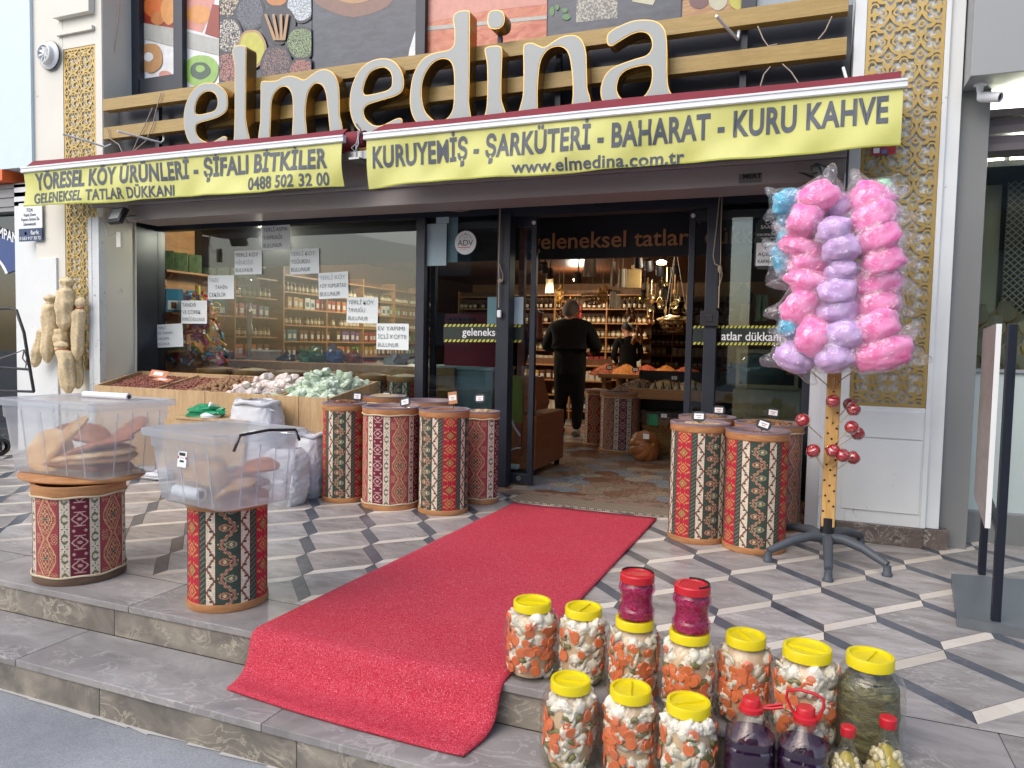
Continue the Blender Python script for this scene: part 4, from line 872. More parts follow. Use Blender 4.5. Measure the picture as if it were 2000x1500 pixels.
# ---------------------------------------------------------------- red carpet
def carpet():
    prof = [(4.975, .009)]
    y = 4.9
    while y > 2.42: prof.append((y, .009+.0015*math.sin(y*5))); y -= .08
    prof += [(2.38, .010), (2.335, .008), (2.30, -.004), (2.28, -.025), (2.268, -.055), (2.255, -.085), (2.235, -.11), (2.205, -.128), (2.165, -.138), (2.12, -.142), (2.07, -.143), (2.02, -.143)]
    el, er = G(443, 1345, -.143), G(905, 1476, -.143)
    n = 40; q = MB(); top = []
    S = [0]
    for i in range(1, len(prof)): S.append(S[-1]+math.hypot(prof[i][0]-prof[i-1][0], prof[i][1]-prof[i-1][1]))
    for i, (y, z) in enumerate(prof):
        row = []
        for k in range(n+1):
            u = k/n; xl = -1.949+(-2.017+1.949)*min(1, (4.975-y)/2.64); xr = -.901+(-.93+.901)*min(1, (4.975-y)/2.64)
            dn = max(0, min(1, (2.33-y)/.3))
            xl += (el.x+2.017)*dn**1.5; xr += (er.x+.93)*dn**1.5
            yy = y
            if y < 2.33: yl = 2.33+(el.y-2.33)*((2.33-y)/.31); yr = 2.33+(er.y-2.33)*((2.33-y)/.31); yy = yl+(yr-yl)*u-.02*math.sin(math.pi*u)*((2.33-y)/.31)
            zz = z+.003*mnoise.noise(Vector((u*4, y*4, 0)))
            if yy < 1.99 and z < -.13: zz = z-.0
            row.append((xl+(xr-xl)*u, yy, zz))
        top.append(row)
    vs = [p for r_ in top for p in r_]; w = n+1
    fs = [(i*w+k, (i+1)*w+k, (i+1)*w+k+1, i*w+k+1) for i in range(len(prof)-1) for k in range(n)]
    q.raw(vs, fs)
    t = NT('red_coil_carpet'); co = t.coord()
    n1 = t.noise(co, 115, 2, .55, 3.5); n2 = t.noise(co, 260, 2); n3 = t.noise(co, 2.2, 3)
    base = t.ramp(n1, [(.34, '8f0f22'), (.46, 'c9213b'), (.55, 'd93c50'), (.66, 'f0919b')])
    sp = t.ramp(n2, [(.62, '000000'), (.72, 'ffffff')]); f = t.add('ShaderNodeMath', operation='MULTIPLY'); t.l(sp, f.inputs[0]); f.inputs[1].default_value = .35
    base = t.mix(f.outputs[0], base, '7c1727'); base = t.mix(.22, base, t.ramp(n3, [(.3, 'b02c40'), (.7, 'b8525f')]))
    t.set(Base_Color=base, Roughness=.75); t.p.inputs['Specular IOR Level'].default_value = .3; t.bump(n1, .8, .005)
    o = q.build('red_carpet', t.m, smooth=60, solid=.008)
    tag(o, 'long red coil carpet runner from the door down over the upper step', 'carpet')
carpet()

# ---------------------------------------------------------------- kilim covered drums
def hexc(s): return np.array(lin(s), np.float32)
def kilim(kind, H, Wd):
    im = np.zeros((H, Wd, 3), np.float32); yy, xx = np.mgrid[0:H, 0:Wd]
    red, dred, green, cream, brown, gold, pink, maroon, grey = map(hexc, ('b01d34', '7c1f2b', '37433a', 'd3c8b2', '4c3a2c', 'b98b50', 'b5656a', '6a1b30', '7e7a66'))
    if kind == 'q': red = hexc('a0424c')
    if kind == 'i': red = hexc('8d3038'); pink = hexc('8d3038'); maroon = hexc('57202c')
    if kind == 'r': red = hexc('8a5a66'); maroon = hexc('6d4450'); pink = hexc('8a5a66')
    def put(m, c): im[m] = c
    def band(x0, w): return (xx >= x0) & (xx < x0+w)
    def zig(x0, w, c, per, th=1, ph=0):
        v = np.abs(((yy+ph) % per)/per*2-1); cx = x0+1+v*(w-3); put(band(x0, w) & (np.abs(xx-cx) < th), c)
    def dia(x0, w, per, cols, ph=0, k=1.0, asp=1.0):
        cx = x0+w/2-.5; vy = ((yy+ph) % per)-per/2; r_ = np.abs(xx-cx)+np.abs(vy)*asp
        for rr, c in cols: put(band(x0, w) & (r_ < rr*k), c)
    x = 0
    if kind in ('p',):
        cell = [('red', 21), ('g', 5), ('c', 10), ('scroll', 19), ('c', 10), ('g', 5)]
    else: cell = [('med', 34), ('cs', 11), ('m', 20), ('cs', 11)]
    while x < Wd:
        for nm, w in cell:
            b = band(x, w)
            if nm == 'red':
                put(b, red); per = 40
                for side in (-1, 1):                       # sprigs between the diamonds
                    for k in range(3):
                        vy = ((yy+20) % 20)-10; cx = x+w/2-.5+side*(3+k*2.4); put(b & (np.abs(xx-cx) < 1) & (np.abs(np.abs(vy)-(7-k*1.2)) < 1.1), gold)
                dia(x, w, 20, [(6.6, brown), (5.6, gold), (3.6, brown), (2.2, gold)], 0)
                dia(x, w, 40, [(6.6, gold), (4.2, red), (2.6, gold), (1, red)], 10)
                put(b & ((xx == x) | (xx == x+w-1)), green)
            elif nm == 'g': put(b, green); put(b & (((yy-xx) % 5) == 0), grey)
            elif nm == 'c':
                put(b, cream); zig(x, w, hexc('7c4a40'), 22, 1.1, 0)
                dia(x, w, 11, [(1.9, green)], 3, asp=1.2); put(b & ((xx == x) | (xx == x+w-1)), brown)
            elif nm == 'scroll':
                put(b, hexc('36463c')); ph_ = (yy % 32)/32*2*np.pi; cx = x+w/2-.5+5.6*np.sin(ph_); put(b & (np.abs(xx-cx) < 1.3), hexc('a0705e')); put(b & (np.abs(np.abs(xx-cx)-2.2) < .5) & (yy % 4 < 2), hexc('b9a07a'))
                for off, cc_ in ((8, hexc('b0765f')), (24, hexc('8f8a70'))):
                    sg = -1 if off == 8 else 1; vy = ((yy-off+16) % 32)-16; e = ((xx-(x+w/2-.5+sg*2.4))/5.4)**2+(vy/3.2)**2; put(b & (e < 1), cc_); put(b & (e < .4), hexc('36463c')); put(b & (e < .12), hexc('c9b48a'))
            elif nm == 'med':
                put(b, red); c2 = hexc('c2a272'); per = 40; cx = x+w/2-.5; vy = ((yy) % per)-per/2
                r_ = np.maximum(np.abs(xx-cx)+np.abs(vy)*.62, np.abs(xx-cx)*1.15)
                put(b & (np.abs(r_-14.5) < 1), c2); put(b & (np.abs(r_-12.3) < .9) & ((xx+yy) % 3 == 0), c2)
                put(b & (r_ < 10.5), hexc('93414a')); put(b & (np.abs(r_-9.8) < .6), c2); put(b & (r_ < 8.2) & ((np.abs(xx-cx) % 4 < 1.3) ^ (np.abs(vy) % 5 < 1.5)), c2)
                put(b & (np.abs(xx-cx)+np.abs(vy)*1.3 < 4), grey); put(b & (np.abs(xx-cx)+np.abs(vy)*1.3 < 1.8), brown)
                vy2 = ((yy+20) % per)-per/2
                for sx in (-11, 11): put(b & ((np.abs(xx-cx-sx) < 4) & (np.abs(vy2) < 6)) & ((np.abs(xx-cx-sx)+np.abs(vy2)).astype(int) % 3 == 0), c2)
                put(b & ((xx == x) | (xx == x+w-1)), maroon)
            elif nm == 'cs':
                put(b, cream); per = 20; cx = x+w/2-.5; vy = ((yy) % per)-per/2; d_ = np.abs(xx-cx)+np.abs(vy)
                put(b & (((np.abs(xx-cx) < 3.6) & (np.abs(vy) < 1)) | ((np.abs(vy) < 3.2) & (np.abs(xx-cx) < 1))), hexc('3f4438')); put(b & (d_ < 1.5), cream)
                vy = ((yy+10) % per)-per/2; put(b & (np.abs(np.hypot((xx-cx), vy*.75)-3.1) < .95) & ~((xx > cx) & (np.abs(vy) < 1.4)), hexc('6d6c55'))
            elif nm == 'm':
                put(b, maroon); per = 24; cx = x+w/2-.5; vy = ((yy) % per)-per/2; c2 = hexc('c09a94')
                put(b & (np.abs(np.abs(xx-cx)/1.15+np.abs(vy)*1.1-7.2) < .9), c2); put(b & (np.abs(np.abs(vy)-7) < .9) & (np.abs(xx-cx) < 6.5), c2); put(b & (np.abs(xx-cx)+np.abs(vy)*1.4 < 3), c2)
                vy = ((yy+12) % per)-per/2
                for sx in (-6, 6): put(b & (np.abs(xx-cx-sx)+np.abs(vy) < 2), c2)
            x += w
            if x >= Wd: break
    rn = np.random.RandomState(5); im *= (1+.10*rn.randn(H, Wd, 1)).clip(.7, 1.3).astype(np.float32)
    im *= (1-.12*((yy % 2) == 0))[..., None]
    return im.clip(0, 1)
M['kilim'] = vcol('woven_kilim_cloth'); M['drumwood'] = wood('drum_rim_wood', 'a87046', 'c69260', (1, 1, 9), .55, 4); M['drumdark'] = wood('worn_drum_base', '5e4a3b', '7d6552', (1, 1, 9), .7, 4)
M['liner'] = clear('plastic_liner', 'e9e6ef', rough=.15, haze=.55, hazecol='b9b4c6', bump=.2)
M['trimcord'] = mat('cream_cord', 'cbbd9f', .9)
KC = {}
def drum(label, c, r, h, kind, rot=0, rim='drumwood', base='drumwood', liner=True, cord=False, open_=True, n=200):
    t = thing('storage_drum', label, 'drum', c, group='kilim covered drums')
    rimh = .045; bh = .035; z0, z1 = bh, h-rimh
    nh = int((z1-z0)/.0046); nw = n
    per_ = 70 if kind == 'p' else 76; nw = per_*max(2, round(2*math.pi*r/.0046/per_)); key = (kind, nh, nw)
    if key not in KC: KC[key] = kilim(kind, nh, nw)
    fi = math.atan2(-c[1], -c[0]) % (2*math.pi); im = np.roll(KC[key], int(fi/(2*math.pi)*nw)-rot, 1)   # the wanted stripe faces the street
    q = MB(); vs = []; N = nw
    for j in range(nh+1):
        z = z0+(z1-z0)*j/nh
        for i in range(N): a = 2*math.pi*i/N; vs.append((r*math.cos(a), r*math.sin(a), z))
    fs = [(j*N+i, j*N+(i+1) % N, (j+1)*N+(i+1) % N, (j+1)*N+i) for j in range(nh) for i in range(N)]
    q.raw(vs, fs); q.col = im.reshape(-1, 3).tolist(); q.build('cloth_cover', M['kilim'], t, smooth=30)
    q = MB(); q.lathe([(r-.02, z1-.02), (r+.004, z1-.001), (r+.006, z1+.002), (r+.006, h), (r-.012, h), (r-.012, h-.12), (0, h-.125)], 64, cap=False); q.build('top_rim', M[rim], t, smooth=40)
    q = MB(); q.lathe([(0, .001), (r+.003, .001), (r+.005, .004), (r+.005, bh), (r-.02, bh+.002)], 64, cap=False); q.build('base_rim', M[base], t, smooth=40)
    if cord:
        for z in (z1-.004, bh+.006):
            q = MB(); q.tube([((r+.006)*math.cos(a), (r+.006)*math.sin(a), z+.003*math.sin(a*7)) for a in [2*math.pi*k/60 for k in range(61)]], .005, 6); q.build('cord', M['trimcord'], t, smooth=60)
    if liner:
        q = MB(); q.lathe([(r+.008, h-.008), (r+.009, h+.004), (r-.004, h+.006), (r-.016, h-.004), (r-.018, h-.05), (r-.03, h-.1)], 64, cap=False); q.build('plastic_liner', M['liner'], t, smooth=60)
    return t
def fit(xl, xr, yb, yt, xb=None):
    """drum from the photo: left and right edge, lowest pixel of its foot, front pixel of its rim"""
    xm = (xl+xr)/2; fp = G(xb or xm, yb); dirv = Vector((fp.x, fp.y, 0)).normalized(); r = frompx(xr-xl, fp+dirv*.15)/2/math.sqrt(1+((xm-1000)/F_PX)**2)
    c = fp+dirv*r; z = W(xm, yt, fp.y).z; return (c.x, c.y, 0), r, z
HEAP = {}
def heap(label, c, r, z, m, size, n, dome=.03, seed=1, name='nut_heap', flat=1, cat='nuts'):
    q = MB(); rr = random.Random(seed)
    q.lathe([(r, z-.02), (r*.9, z-.005+dome*.2), (r*.5, z-.005+dome*.75), (0, z-.005+dome)], 24, Matrix.Translation((c[0], c[1], 0)), cap=False)
    for k in range(n):
        a = rr.uniform(0, 6.283); d = math.sqrt(rr.random())*r; zz = z+dome*(1-(d/r)**2)-.003
        Mx = Matrix.Rotation(rr.uniform(0, 6.28), 4, 'Z') @ Matrix.Rotation(rr.uniform(-.6, .6), 4, 'X')
        q.blob((c[0]+d*math.cos(a), c[1]+d*math.sin(a), zz), (size, size*.72, size*.5*flat), .18, k, 1, Mx)
    o = q.build(name, m, smooth=50); tag(o, label, cat, kind='stuff'); return o
M['almond'] = speck('almond_skin', '8e4f2e', 'a9683f', 300, '5a3220'); M['hazel'] = mat('hazelnut', '9c6c4c', .5, var=.45, vs=90); M['pale'] = mat('blanched_nut', 'c9ab84', .6, var=.3, vs=90); M['walnut'] = mat('walnut_shell', '96714f', .7, var=.35, vs=70, bump=.5, bs=150, bd=.003); M['seed'] = mat('pumpkin_seed', 'cdb78f', .6, var=.25, vs=120); M['fig'] = mat('dried_fig', 'a07a55', .6, var=.35, vs=60)
def drumpx(label, px, kind, rot, contents=None, **kw):
    c, r, h = fit(*px); t = drum(label, c, r, h, kind, rot, **kw)
    if contents: lb_, m, size, n, dome, fl = contents; heap(lb_, c, r-.02, h-.012, M[m], size, n, dome, int(px[0]), flat=fl)
    return c, r, h
D = {}
D['b2'] = drumpx('drum behind the pink one, only its seed filled rim showing', (706, 790, 958, 776), 'q', 30, ('flat heap of pale pumpkin seeds in the rear drum left of the door', 'seed', .008, 260, .03, .5), cord=True)
D['b1'] = drumpx('empty lilac lined drum behind the middle front drums left of the door', (785, 885, 962, 786), 'q', 90)
D['c1'] = drumpx('green and red striped drum of shelled almonds beside the white sack', (630, 713, 983, 790), 'p', 53, ('reddish brown heap of shelled almonds beside the wooden bins', 'almond', .011, 420, .035, .6), n=190)
D['c4'] = drumpx('rose drum nearest the dark door post, holding walnuts', (906, 971, 986, 806), 'q', 25, ('pale walnuts in the rose drum nearest the door post', 'pale', .02, 40, .025, .9), cord=True)
D['c2'] = drumpx('wide pink and maroon drum second from the white sack', (707, 818, 998, 798), 'q', 2, ('few pistachios low in the wide pink drum', 'hazel', .009, 60, .0, .7), cord=True, n=220)
D['c3'] = drumpx('bright red diamond drum of hazelnuts foremost left of the carpet', (817, 913, 1008, 803), 'p', 72, ('brown shelled hazelnuts in the red diamond drum left of the carpet', 'hazel', .009, 330, .02, .8))
D['r3'] = drumpx('drum behind the left front one of the four right of the door', (1320, 1428, 1015, 818), 'p', 60, ('dried figs in the rear left drum right of the door', 'fig', .014, 90, .02, .7))
D['r4'] = drumpx('mauve patterned drum of almonds in shell, nearest the driftwood', (1427, 1560, 1040, 832), 'r', 48, ('almonds in their shells heaped beside the candy stand', 'walnut', .016, 190, .035, .7), cord=True)
D['r1'] = drumpx('red banded drum with roasted chickpeas closest to the carpet', (1303, 1415, 1064, 830), 'p', 28, ('pale roasted chickpeas in the drum closest to the carpet', 'pale', .011, 150, .012, .9))
D['r2'] = drumpx('green striped drum foremost right of the door, rim nearly empty', (1409, 1532, 1084, 846), 'p', 42, ('low grey brown seeds in the foremost right drum', 'hazel', .008, 120, -.02, .7))
D['A'] = drumpx('large rose and maroon drum under the big bread box', (66, 249, 1143, 952), 'q', 55, rim='drumwood', base='drumdark', liner=False, cord=True, n=250)
D['B'] = drumpx('green and red drum under the smaller clear box', (367, 524, 1197, 978), 'p', 45, liner=False, n=250)
# price tags
M['tagblack'] = mat('tag_black', '1e2228', .5); M['tagwood'] = mat('tag_wood', 'b17c50', .6)
def price_tag(px, py, Y, label, rz=0, tilt=-.2, roll=0, m='tagblack', w=.085, h=.06, txt='ÇİĞ', lean=0):
    t = thing('price_tag', label, 'price tag', W(px, py, Y)); t.rotation_euler = (tilt, roll, rz); t['group'] = 'price tags on the goods'
    q = MB(); pts = [(-w/2, -h*.3), (-w*.42, -h*.32), (-w*.38, -h/2), (0, -h*.56), (w*.38, -h/2), (w*.42, -h*.32), (w/2, -h*.3), (w/2, h*.3), (w*.42, h*.32), (w*.38, h/2), (0, h*.56), (-w*.38, h/2), (-w*.42, h*.32), (-w/2, h*.3)]
    if m == 'tagwood': pts = [(-w*.4, -h*.7), (w*.4, -h*.7), (w*.4, h*.7), (-w*.4, h*.7)]
    q.prism(pts, 0, .005); q.build('board', M[m], t)
    q = MB(); q.prism([(-w*.33, -h*.3), (w*.33, -h*.3), (w*.33, h*.3), (-w*.33, h*.3)], -.0015, -.0004); q.build('paper_label', M['wpaint'], t)
    q = MB(); q.box((-w*.2, -.0025, .002), (w*.2, -.0017, .006)); q.box((-w*.12, -.0025, -.01), (w*.14, -.0017, -.006)); q.build('print_line', mat('tag_ink', 'a8433f', .6) if 'tagink' not in M else M['tagink'], t)
    q = MB(); q.tube([(0, .004, -h*.4), (0, .006, -h*.4-.05)], .003, 6); q.build('spike', M['tagblack'], t)
for a in ((698, 774, D['c1'][0][1]+.1, 'black tag behind the shelled almonds', 0, -.1), (755, 772, D['b2'][0][1]+.05, 'black tag over the pale pumpkin seeds', 0, -.1), (791, 785, D['c2'][0][1]-.05, 'tilted black tag standing in the wide pink drum', 0, -.3, -.25),
          (884, 777, D['c3'][0][1]+.05, 'wooden tag at the back of the hazelnut drum', 0, -.1, -.15, 'tagwood'), (937, 778, D['c4'][0][1], 'black tag over the walnuts nearest the door post', 0, -.2, -.08),
          (1365, 813, D['r1'][0][1]+.02, 'black tag lying over the chickpeas closest to the carpet', .1, -.5, 0), (1404, 801, D['r3'][0][1]+.08, 'upright tag behind the dried figs', 0, -.1), (1510, 806, D['r4'][0][1]+.08, 'black tag behind the almonds in shell', .1, -.2, .1), (1492, 829, D['r2'][0][1]+.02, 'tilted diamond tag on the foremost right drum', 0, -.5, .3)):
    price_tag(*a)
# ---------------------------------------------------------------- clear storage boxes with bread
M['tub'] = clear('clear_polypropylene', 'f6f8fa', rough=.12, haze=.3, hazecol='e6ebf0', ior=1.4, bump=.1, bs=5)
M['tublid'] = clear('milky_lid', 'f4f6f9', rough=.15, haze=.34, hazecol='dfe5ec', ior=1.4, bump=.1, bs=5)
def rrect(cx, cy, ex, ey, a, b, r, n=5):
    pts = []
    for sx, sy, a0 in ((1, 1, 0), (-1, 1, 90), (-1, -1, 180), (1, -1, 270)):
        for k in range(n+1):
            t = rad(a0+90*k/n); pts.append(Vector((cx, cy, 0))+ex*(sx*(a-r)+r*math.cos(t))+ey*(sy*(b-r)+r*math.sin(t)))
    return pts
def tub(label, c0, va, vb, z0, z1, flare, handle=False):
    va, vb = Vector((*va, 0)), Vector((*vb, 0)); a, b = va.length/2, vb.length/2; ex, ey = va.normalized(), vb.normalized()
    if ex.cross(ey).z < 0: ex = -ex
    c = Vector((*c0, 0))+va/2+vb/2
    t = thing('storage_box', label, 'storage box', (c.x, c.y, z0))
    def ring(z, f, r=.05): return [p+Vector((0, 0, z)) for p in rrect(c.x, c.y, ex, ey, a+f, b+f, r)]
    n = 24; q = MB()
    H = z1-z0; lv = [(0, -.012), (.012, 0)]+[(H*.2, flare*.2), (H*.6, flare*.6), (H*.74, flare*.74), (H*.76, flare*.76+.006), (H-.03, flare), (H-.028, flare+.014), (H-.02, flare+.014)]
    rings = [ring(z0+z, f) for z, f in lv]; vs = [p for r_ in rings for p in r_]
    fs = [(i*n+k, i*n+(k+1) % n, (i+1)*n+(k+1) % n, (i+1)*n+k) for i in range(len(rings)-1) for k in range(n)]+[tuple(range(n))[::-1]]
    q.raw(vs, fs)
    q.build('tub_body', M['tub'], t, world=True, smooth=50)
    q = MB()
    for side, ln, dr, off in ((ey*-1, a, ex, b), (ex, b, ey, a), (ex*-1, b, ey, a)):
        for u in (-.55, -.1, .35, .75):
            p = c+dr*(ln*u)+side*(off+.001); q.bar(p+Vector((0, 0, z0+.01)), p+side*(flare)+Vector((0, 0, z1-.05)), .006, .004); q.build('rib', M['tub'], t, world=True); q = MB()
    pass
    q = MB(); lv = [(-.018, .022), (.0, .026), (.012, .024), (.016, .01), (.004, -.004), (.004, -.03), (.012, -.05), (.013, -.06)]
    rings = [ring(z1-.012+z, flare+f) for z, f in lv]; vs = [p for r_ in rings for p in r_]
    q.raw(vs, [(i*n+k, i*n+(k+1) % n, (i+1)*n+(k+1) % n, (i+1)*n+k) for i in range(len(rings)-1) for k in range(n)]+[tuple((len(rings)-1)*n+k for k in range(n))])
    q.build('lid', M['tublid'], t, world=True, smooth=50)
    return t, c, ex, ey, a, b
hA = D['A'][2]
bd0 = thing('drum_board', 'round wooden tray board between the large rose drum and its bread box', 'board', (D['A'][0][0]-.08, D['A'][0][1]+.08, hA+.004))
q = MB(); q.lathe([(0, 0), (.34, 0), (.35, .006), (.35, .014), (.33, .018), (0, .018)], 48); o = q.build('board', M['drumwood'], bd0, smooth=30); o.scale = (.92, .72, 1)
zA = hA+.024
tA, cA, exA, eyA, aA, bA = tub('large milky clear box of flat breads on the rose drum', (G(190, 941, zA).x, G(190, 941, zA).y), (-.60, 0.0), (0.02, .36), zA, zA+.365, .035)
for k, (u, v, l) in enumerate(((.6, 'Co', 0), (.9, 'No', 0))):
    pass
hB = D['B'][2]
tB, cB, exB, eyB, aB, bB = tub('smaller clear box with black handle and bagged breads', (G(434, 1003, hB+.004).x, G(434, 1003, hB+.004).y), (-.42, .07), (.08, .33), hB+.004, hB+.31, .028)
M['bread2'] = None
def bread_mat():
    t = NT('golden_crust'); co = t.coord(); n = t.noise(co, 7, 6, .6, .5)
    c = t.ramp(n, [(.3, 'b57c48'), (.45, 'd6a368'), (.6, 'ecca94'), (.75, 'f3deb6')])
    t.set(Base_Color=c, Roughness=.7); t.bump(t.noise(co, 35, 4), .4, .004); return t.m
M['bread'] = bread_mat(); M['redbread'] = mat('dark_crust', 'b8744e', .6, var=.4, vs=9, bump=.3)
def flatbread(loc, rx, ry, rot, m, label, seed, grp='flat breads in the large box', bend=.02, th=.014):
    q = MB(); n = 28; vs = []; rings = (0, .3, .6, .8, .93, 1.)
    for side in (1, -1):
        for r_ in rings:
            for k in range(n):
                an = 2*math.pi*k/n; w = 1+.11*mnoise.noise(Vector((math.cos(an)*2, math.sin(an)*2, seed)))
                x, y = rx*r_*w*math.cos(an), ry*r_*w*math.sin(an)
                t_ = th*(.55+.45*math.sin(r_*2.6)) if r_ < .99 else 0
                vs.append((x, y, side*t_+bend*math.cos(x/rx*1.6)+.004*mnoise.noise(Vector((x*20, y*20, seed)))))
    R_ = len(rings); fs = []
    for s in (0, 1):
        for i in range(R_-1):
            for k in range(n):
                b = s*R_*n; f = (b+i*n+k, b+i*n+(k+1) % n, b+(i+1)*n+(k+1) % n, b+(i+1)*n+k); fs.append(f if s else f[::-1])
    for k in range(n): fs.append(((R_-1)*n+k, (R_-1)*n+(k+1) % n, R_*n+(R_-1)*n+(k+1) % n, R_*n+(R_-1)*n+k))
    q.raw(vs, fs); o = q.build('flat_bread', m, smooth=70); o.location = loc; o.rotation_euler = rot; return tag(o, label, 'bread', grp)
zb = zA+.03
for k, (dx, dy, dz, rx, ry, rot, m, lb_) in enumerate([
    (-.02, -.02, 0, .26, .14, (0, .02, .05), 'redbread', 'darkest bread lying flat at the bottom of the large box'), (.08, -.05, .035, .2, .12, (.1, -.1, .2), 'bread', 'second bread from the bottom of the large box'),
    (.1, -.07, .065, .19, .11, (.15, -.14, .25), 'bread', 'third bread of the fanned pile in the large box'), (.12, -.06, .1, .17, .11, (.1, -.3, .2), 'redbread', 'reddish bread on top of the fanned pile'),
    (-.13, -.12, .075, .12, .1, (1.1, .1, .1), 'bread', 'round bread with a dimple standing against the front of the large box'), (-.01, -.13, .13, .17, .045, (.9, -.75, .1), 'bread', 'long pale bread leaning diagonally at the front of the large box'),
    (-.12, .05, .14, .16, .09, (.1, .18, -.1), 'redbread', 'dark crusted bread resting on the round one'), (.17, .05, .15, .12, .13, (.4, -.5, .2), 'redbread', 'dark bread at the upper right of the large box'), (-.22, -.05, .03, .1, .09, (.2, .2, .1), 'bread', 'small bread squeezed in the left end of the large box')]):
    flatbread((cA.x+dx, cA.y+dy+.02, zb+dz), rx*1.13, ry*1.13, rot, M[m], lb_, k)
M['film'] = clear('crinkled_bag_film', 'f4f1f0', rough=.12, haze=.16, hazecol='e3dcd9', bump=.9, bs=26, ior=1.45)
def baggy(name, label, cat, loc, s, seed, m, rot=0, grp=None, jit=.35, parent=None):
    q = MB(); q.blob((0, 0, 0), s, jit, seed, 3, Matrix.Rotation(rot, 4, 'Z')); o = q.build(name, m, parent, smooth=35); o.location = loc
    if parent is None: tag(o, label, cat, grp)
    return o
zB = hB+.012
for k, (dx, dy, dz, rx, ry, rot, m, lb_) in enumerate([(-.08, -.02, .09, .12, .07, (.5, .2, 0), 'bread', 'bagged bread high at the left of the smaller box'), (.09, -.03, .05, .1, .06, (.3, -.4, .2), 'bread', 'bagged bread low at the right of the smaller box'), (.12, .05, .12, .1, .07, (.2, -.2, .4), 'redbread', 'dark bagged bread at the back right of the smaller box'), (-.03, .07, .06, .12, .08, (.1, .1, .1), 'redbread', 'dark bread at the back of the smaller box')]):
    flatbread((cB.x+dx, cB.y+dy, zB+dz), rx, ry, rot, M[m], lb_, 20+k, 'bagged breads in the smaller box')
for k, (dx, dy, dz, s, lb_) in enumerate([(-.09, -.03, .1, (.13, .09, .08), 'crinkled clear bag round the left bread of the smaller box'), (.09, -.02, .08, (.12, .09, .075), 'crinkled clear bag round the right breads of the smaller box'), (0, .05, .06, (.18, .09, .05), 'clear bag lying along the back of the smaller box')]):
    baggy('plastic_bag', lb_, 'plastic bag', (cB.x+dx, cB.y+dy, zB+dz), s, 30+k, M['film'])
def paper_roll(a, b, r, label):
    a, b = Vector(a), Vector(b); t = thing('paper_roll', label, 'paper roll', a); L = (b-a).length; Mx = (b-a).to_track_quat('Z', 'Y').to_matrix().to_4x4()
    q = MB(); q.lathe([(r*.62, 0), (r, 0), (r, L), (r*.62, L)], 24, Mx, cap=False); q.build('paper', M['wpaint'], t, smooth=40)
    q = MB(); q.lathe([(r*.55, .0), (r*.62, -.001), (r*.62, L+.002), (r*.55, L+.002), (r*.55, 0)], 24, Mx, cap=False); q.build('cardboard_core', mat('card_core', 'a98f73', .8) if 'core' not in M else M['core'], t, smooth=40)
zl = zA+.387; p0, p1 = G(165, 768, zl), G(252, 773, zl)
paper_roll((p0.x, p0.y, zl-.006), (p1.x, p1.y, zl-.006), .018, 'thin white paper roll lying on the lid of the large bread box')
paper_roll((cB.x-.17, cB.y-.1, zB+.034), (cB.x-.01, cB.y-.125, zB+.034), .026, 'white bag roll lying in the front of the smaller clear box')
q = MB(); hp = [cB+exB*(aB+.045)+eyB*(-bB*.9), cB+exB*(aB+.05)+eyB*(-bB*.75), cB+exB*(aB+.052)+eyB*(.0), cB+exB*(aB+.05)+eyB*(bB*.8), cB+exB*(aB+.045)+eyB*(bB*.95)]
zs_ = [hB+v_ for v_ in (.25, .312, .322, .312, .265)]; q.tube([Vector((p.x, p.y, z_)) for p, z_ in zip(hp, zs_)], .006, 8); o = q.build('handle', M['black'], tB, world=True, smooth=50)
lbp = cB-eyB*(bB+.022)+exB*.02; q = MB()
Ml = Matrix.Translation((lbp.x-.02, lbp.y+.0, hB+.20)) @ Matrix.Rotation(math.atan2(exB.y, exB.x), 4, 'Z') @ Matrix.Rotation(rad(-7), 4, 'X')
q.raw([(-.028, 0, -.032), (.028, 0, -.032), (.028, 0, .032), (-.028, 0, .032)], [(0, 1, 2, 3)], Ml); lab = q.build('product_label', M['wpaint'], tB, world=True)
q = MB(); q.raw([(-.018, -.001, .014), (.018, -.001, .014), (.018, -.001, .026), (-.018, -.001, .026)], [(0, 1, 2, 3)], Ml); q.raw([(-.014, -.001, -.012), (.014, -.001, -.012), (.012, -.001, -.004), (-.012, -.001, -.004)], [(0, 1, 2, 3)], Ml); q.raw([(-.012, -.001, .004), (.012, -.001, .004), (.012, -.001, .006), (-.012, -.001, .006)], [(0, 1, 2, 3)], Ml)
o = q.build('print', M['black'], lab); o.location = -tB.location
q = MB(); q.raw([(-.028, -.001, .002), (-.02, -.001, .002), (-.02, -.001, .01), (-.028, -.001, .01)], [(0, 1, 2, 3)], Ml); q.raw([(.02, -.001, .002), (.028, -.001, .002), (.028, -.001, .01), (.02, -.001, .01)], [(0, 1, 2, 3)], Ml); o = q.build('red_mark', mat('label_red', 'b3263c', .5), lab); o.location = -tB.location

# ---------------------------------------------------------------- wooden display bins with nuts and wrapped sweets
BY0, BY1, BZ0, BZ1 = 4.6, 5.28, .738, .835
bx = [W(px, 760, BY0).x for px in (184, 289, 352, 428, 532, 640)]
bins = thing('display_bin', 'long pale wooden display bin with five sloping compartments under the shop window', 'display bin', ((bx[0]+bx[-1])/2, BY0, 0))
M['ply'] = wood('pale_pine_board', 'a98a62', 'c4a67c', (6, 6, 1), .55, 2.5)
def xs_at(x, y): return x-(.22 if x < -5.5 else .18*(x-bx[-1])/(bx[0]-bx[-1]))*(y-BY0)/.68
q = MB(); sm = [bx[0], W(400, 800, BY0).x, W(521, 800, BY0).x, W(583, 800, BY0).x, bx[-1]]
for a, b in zip(sm, sm[1:]): q = MB(); q.box((a+.002, BY0, .0), (b-.002, BY0+.02, BZ0)); q.build('front_board', M['ply'], bins, world=True, bevel=.002)
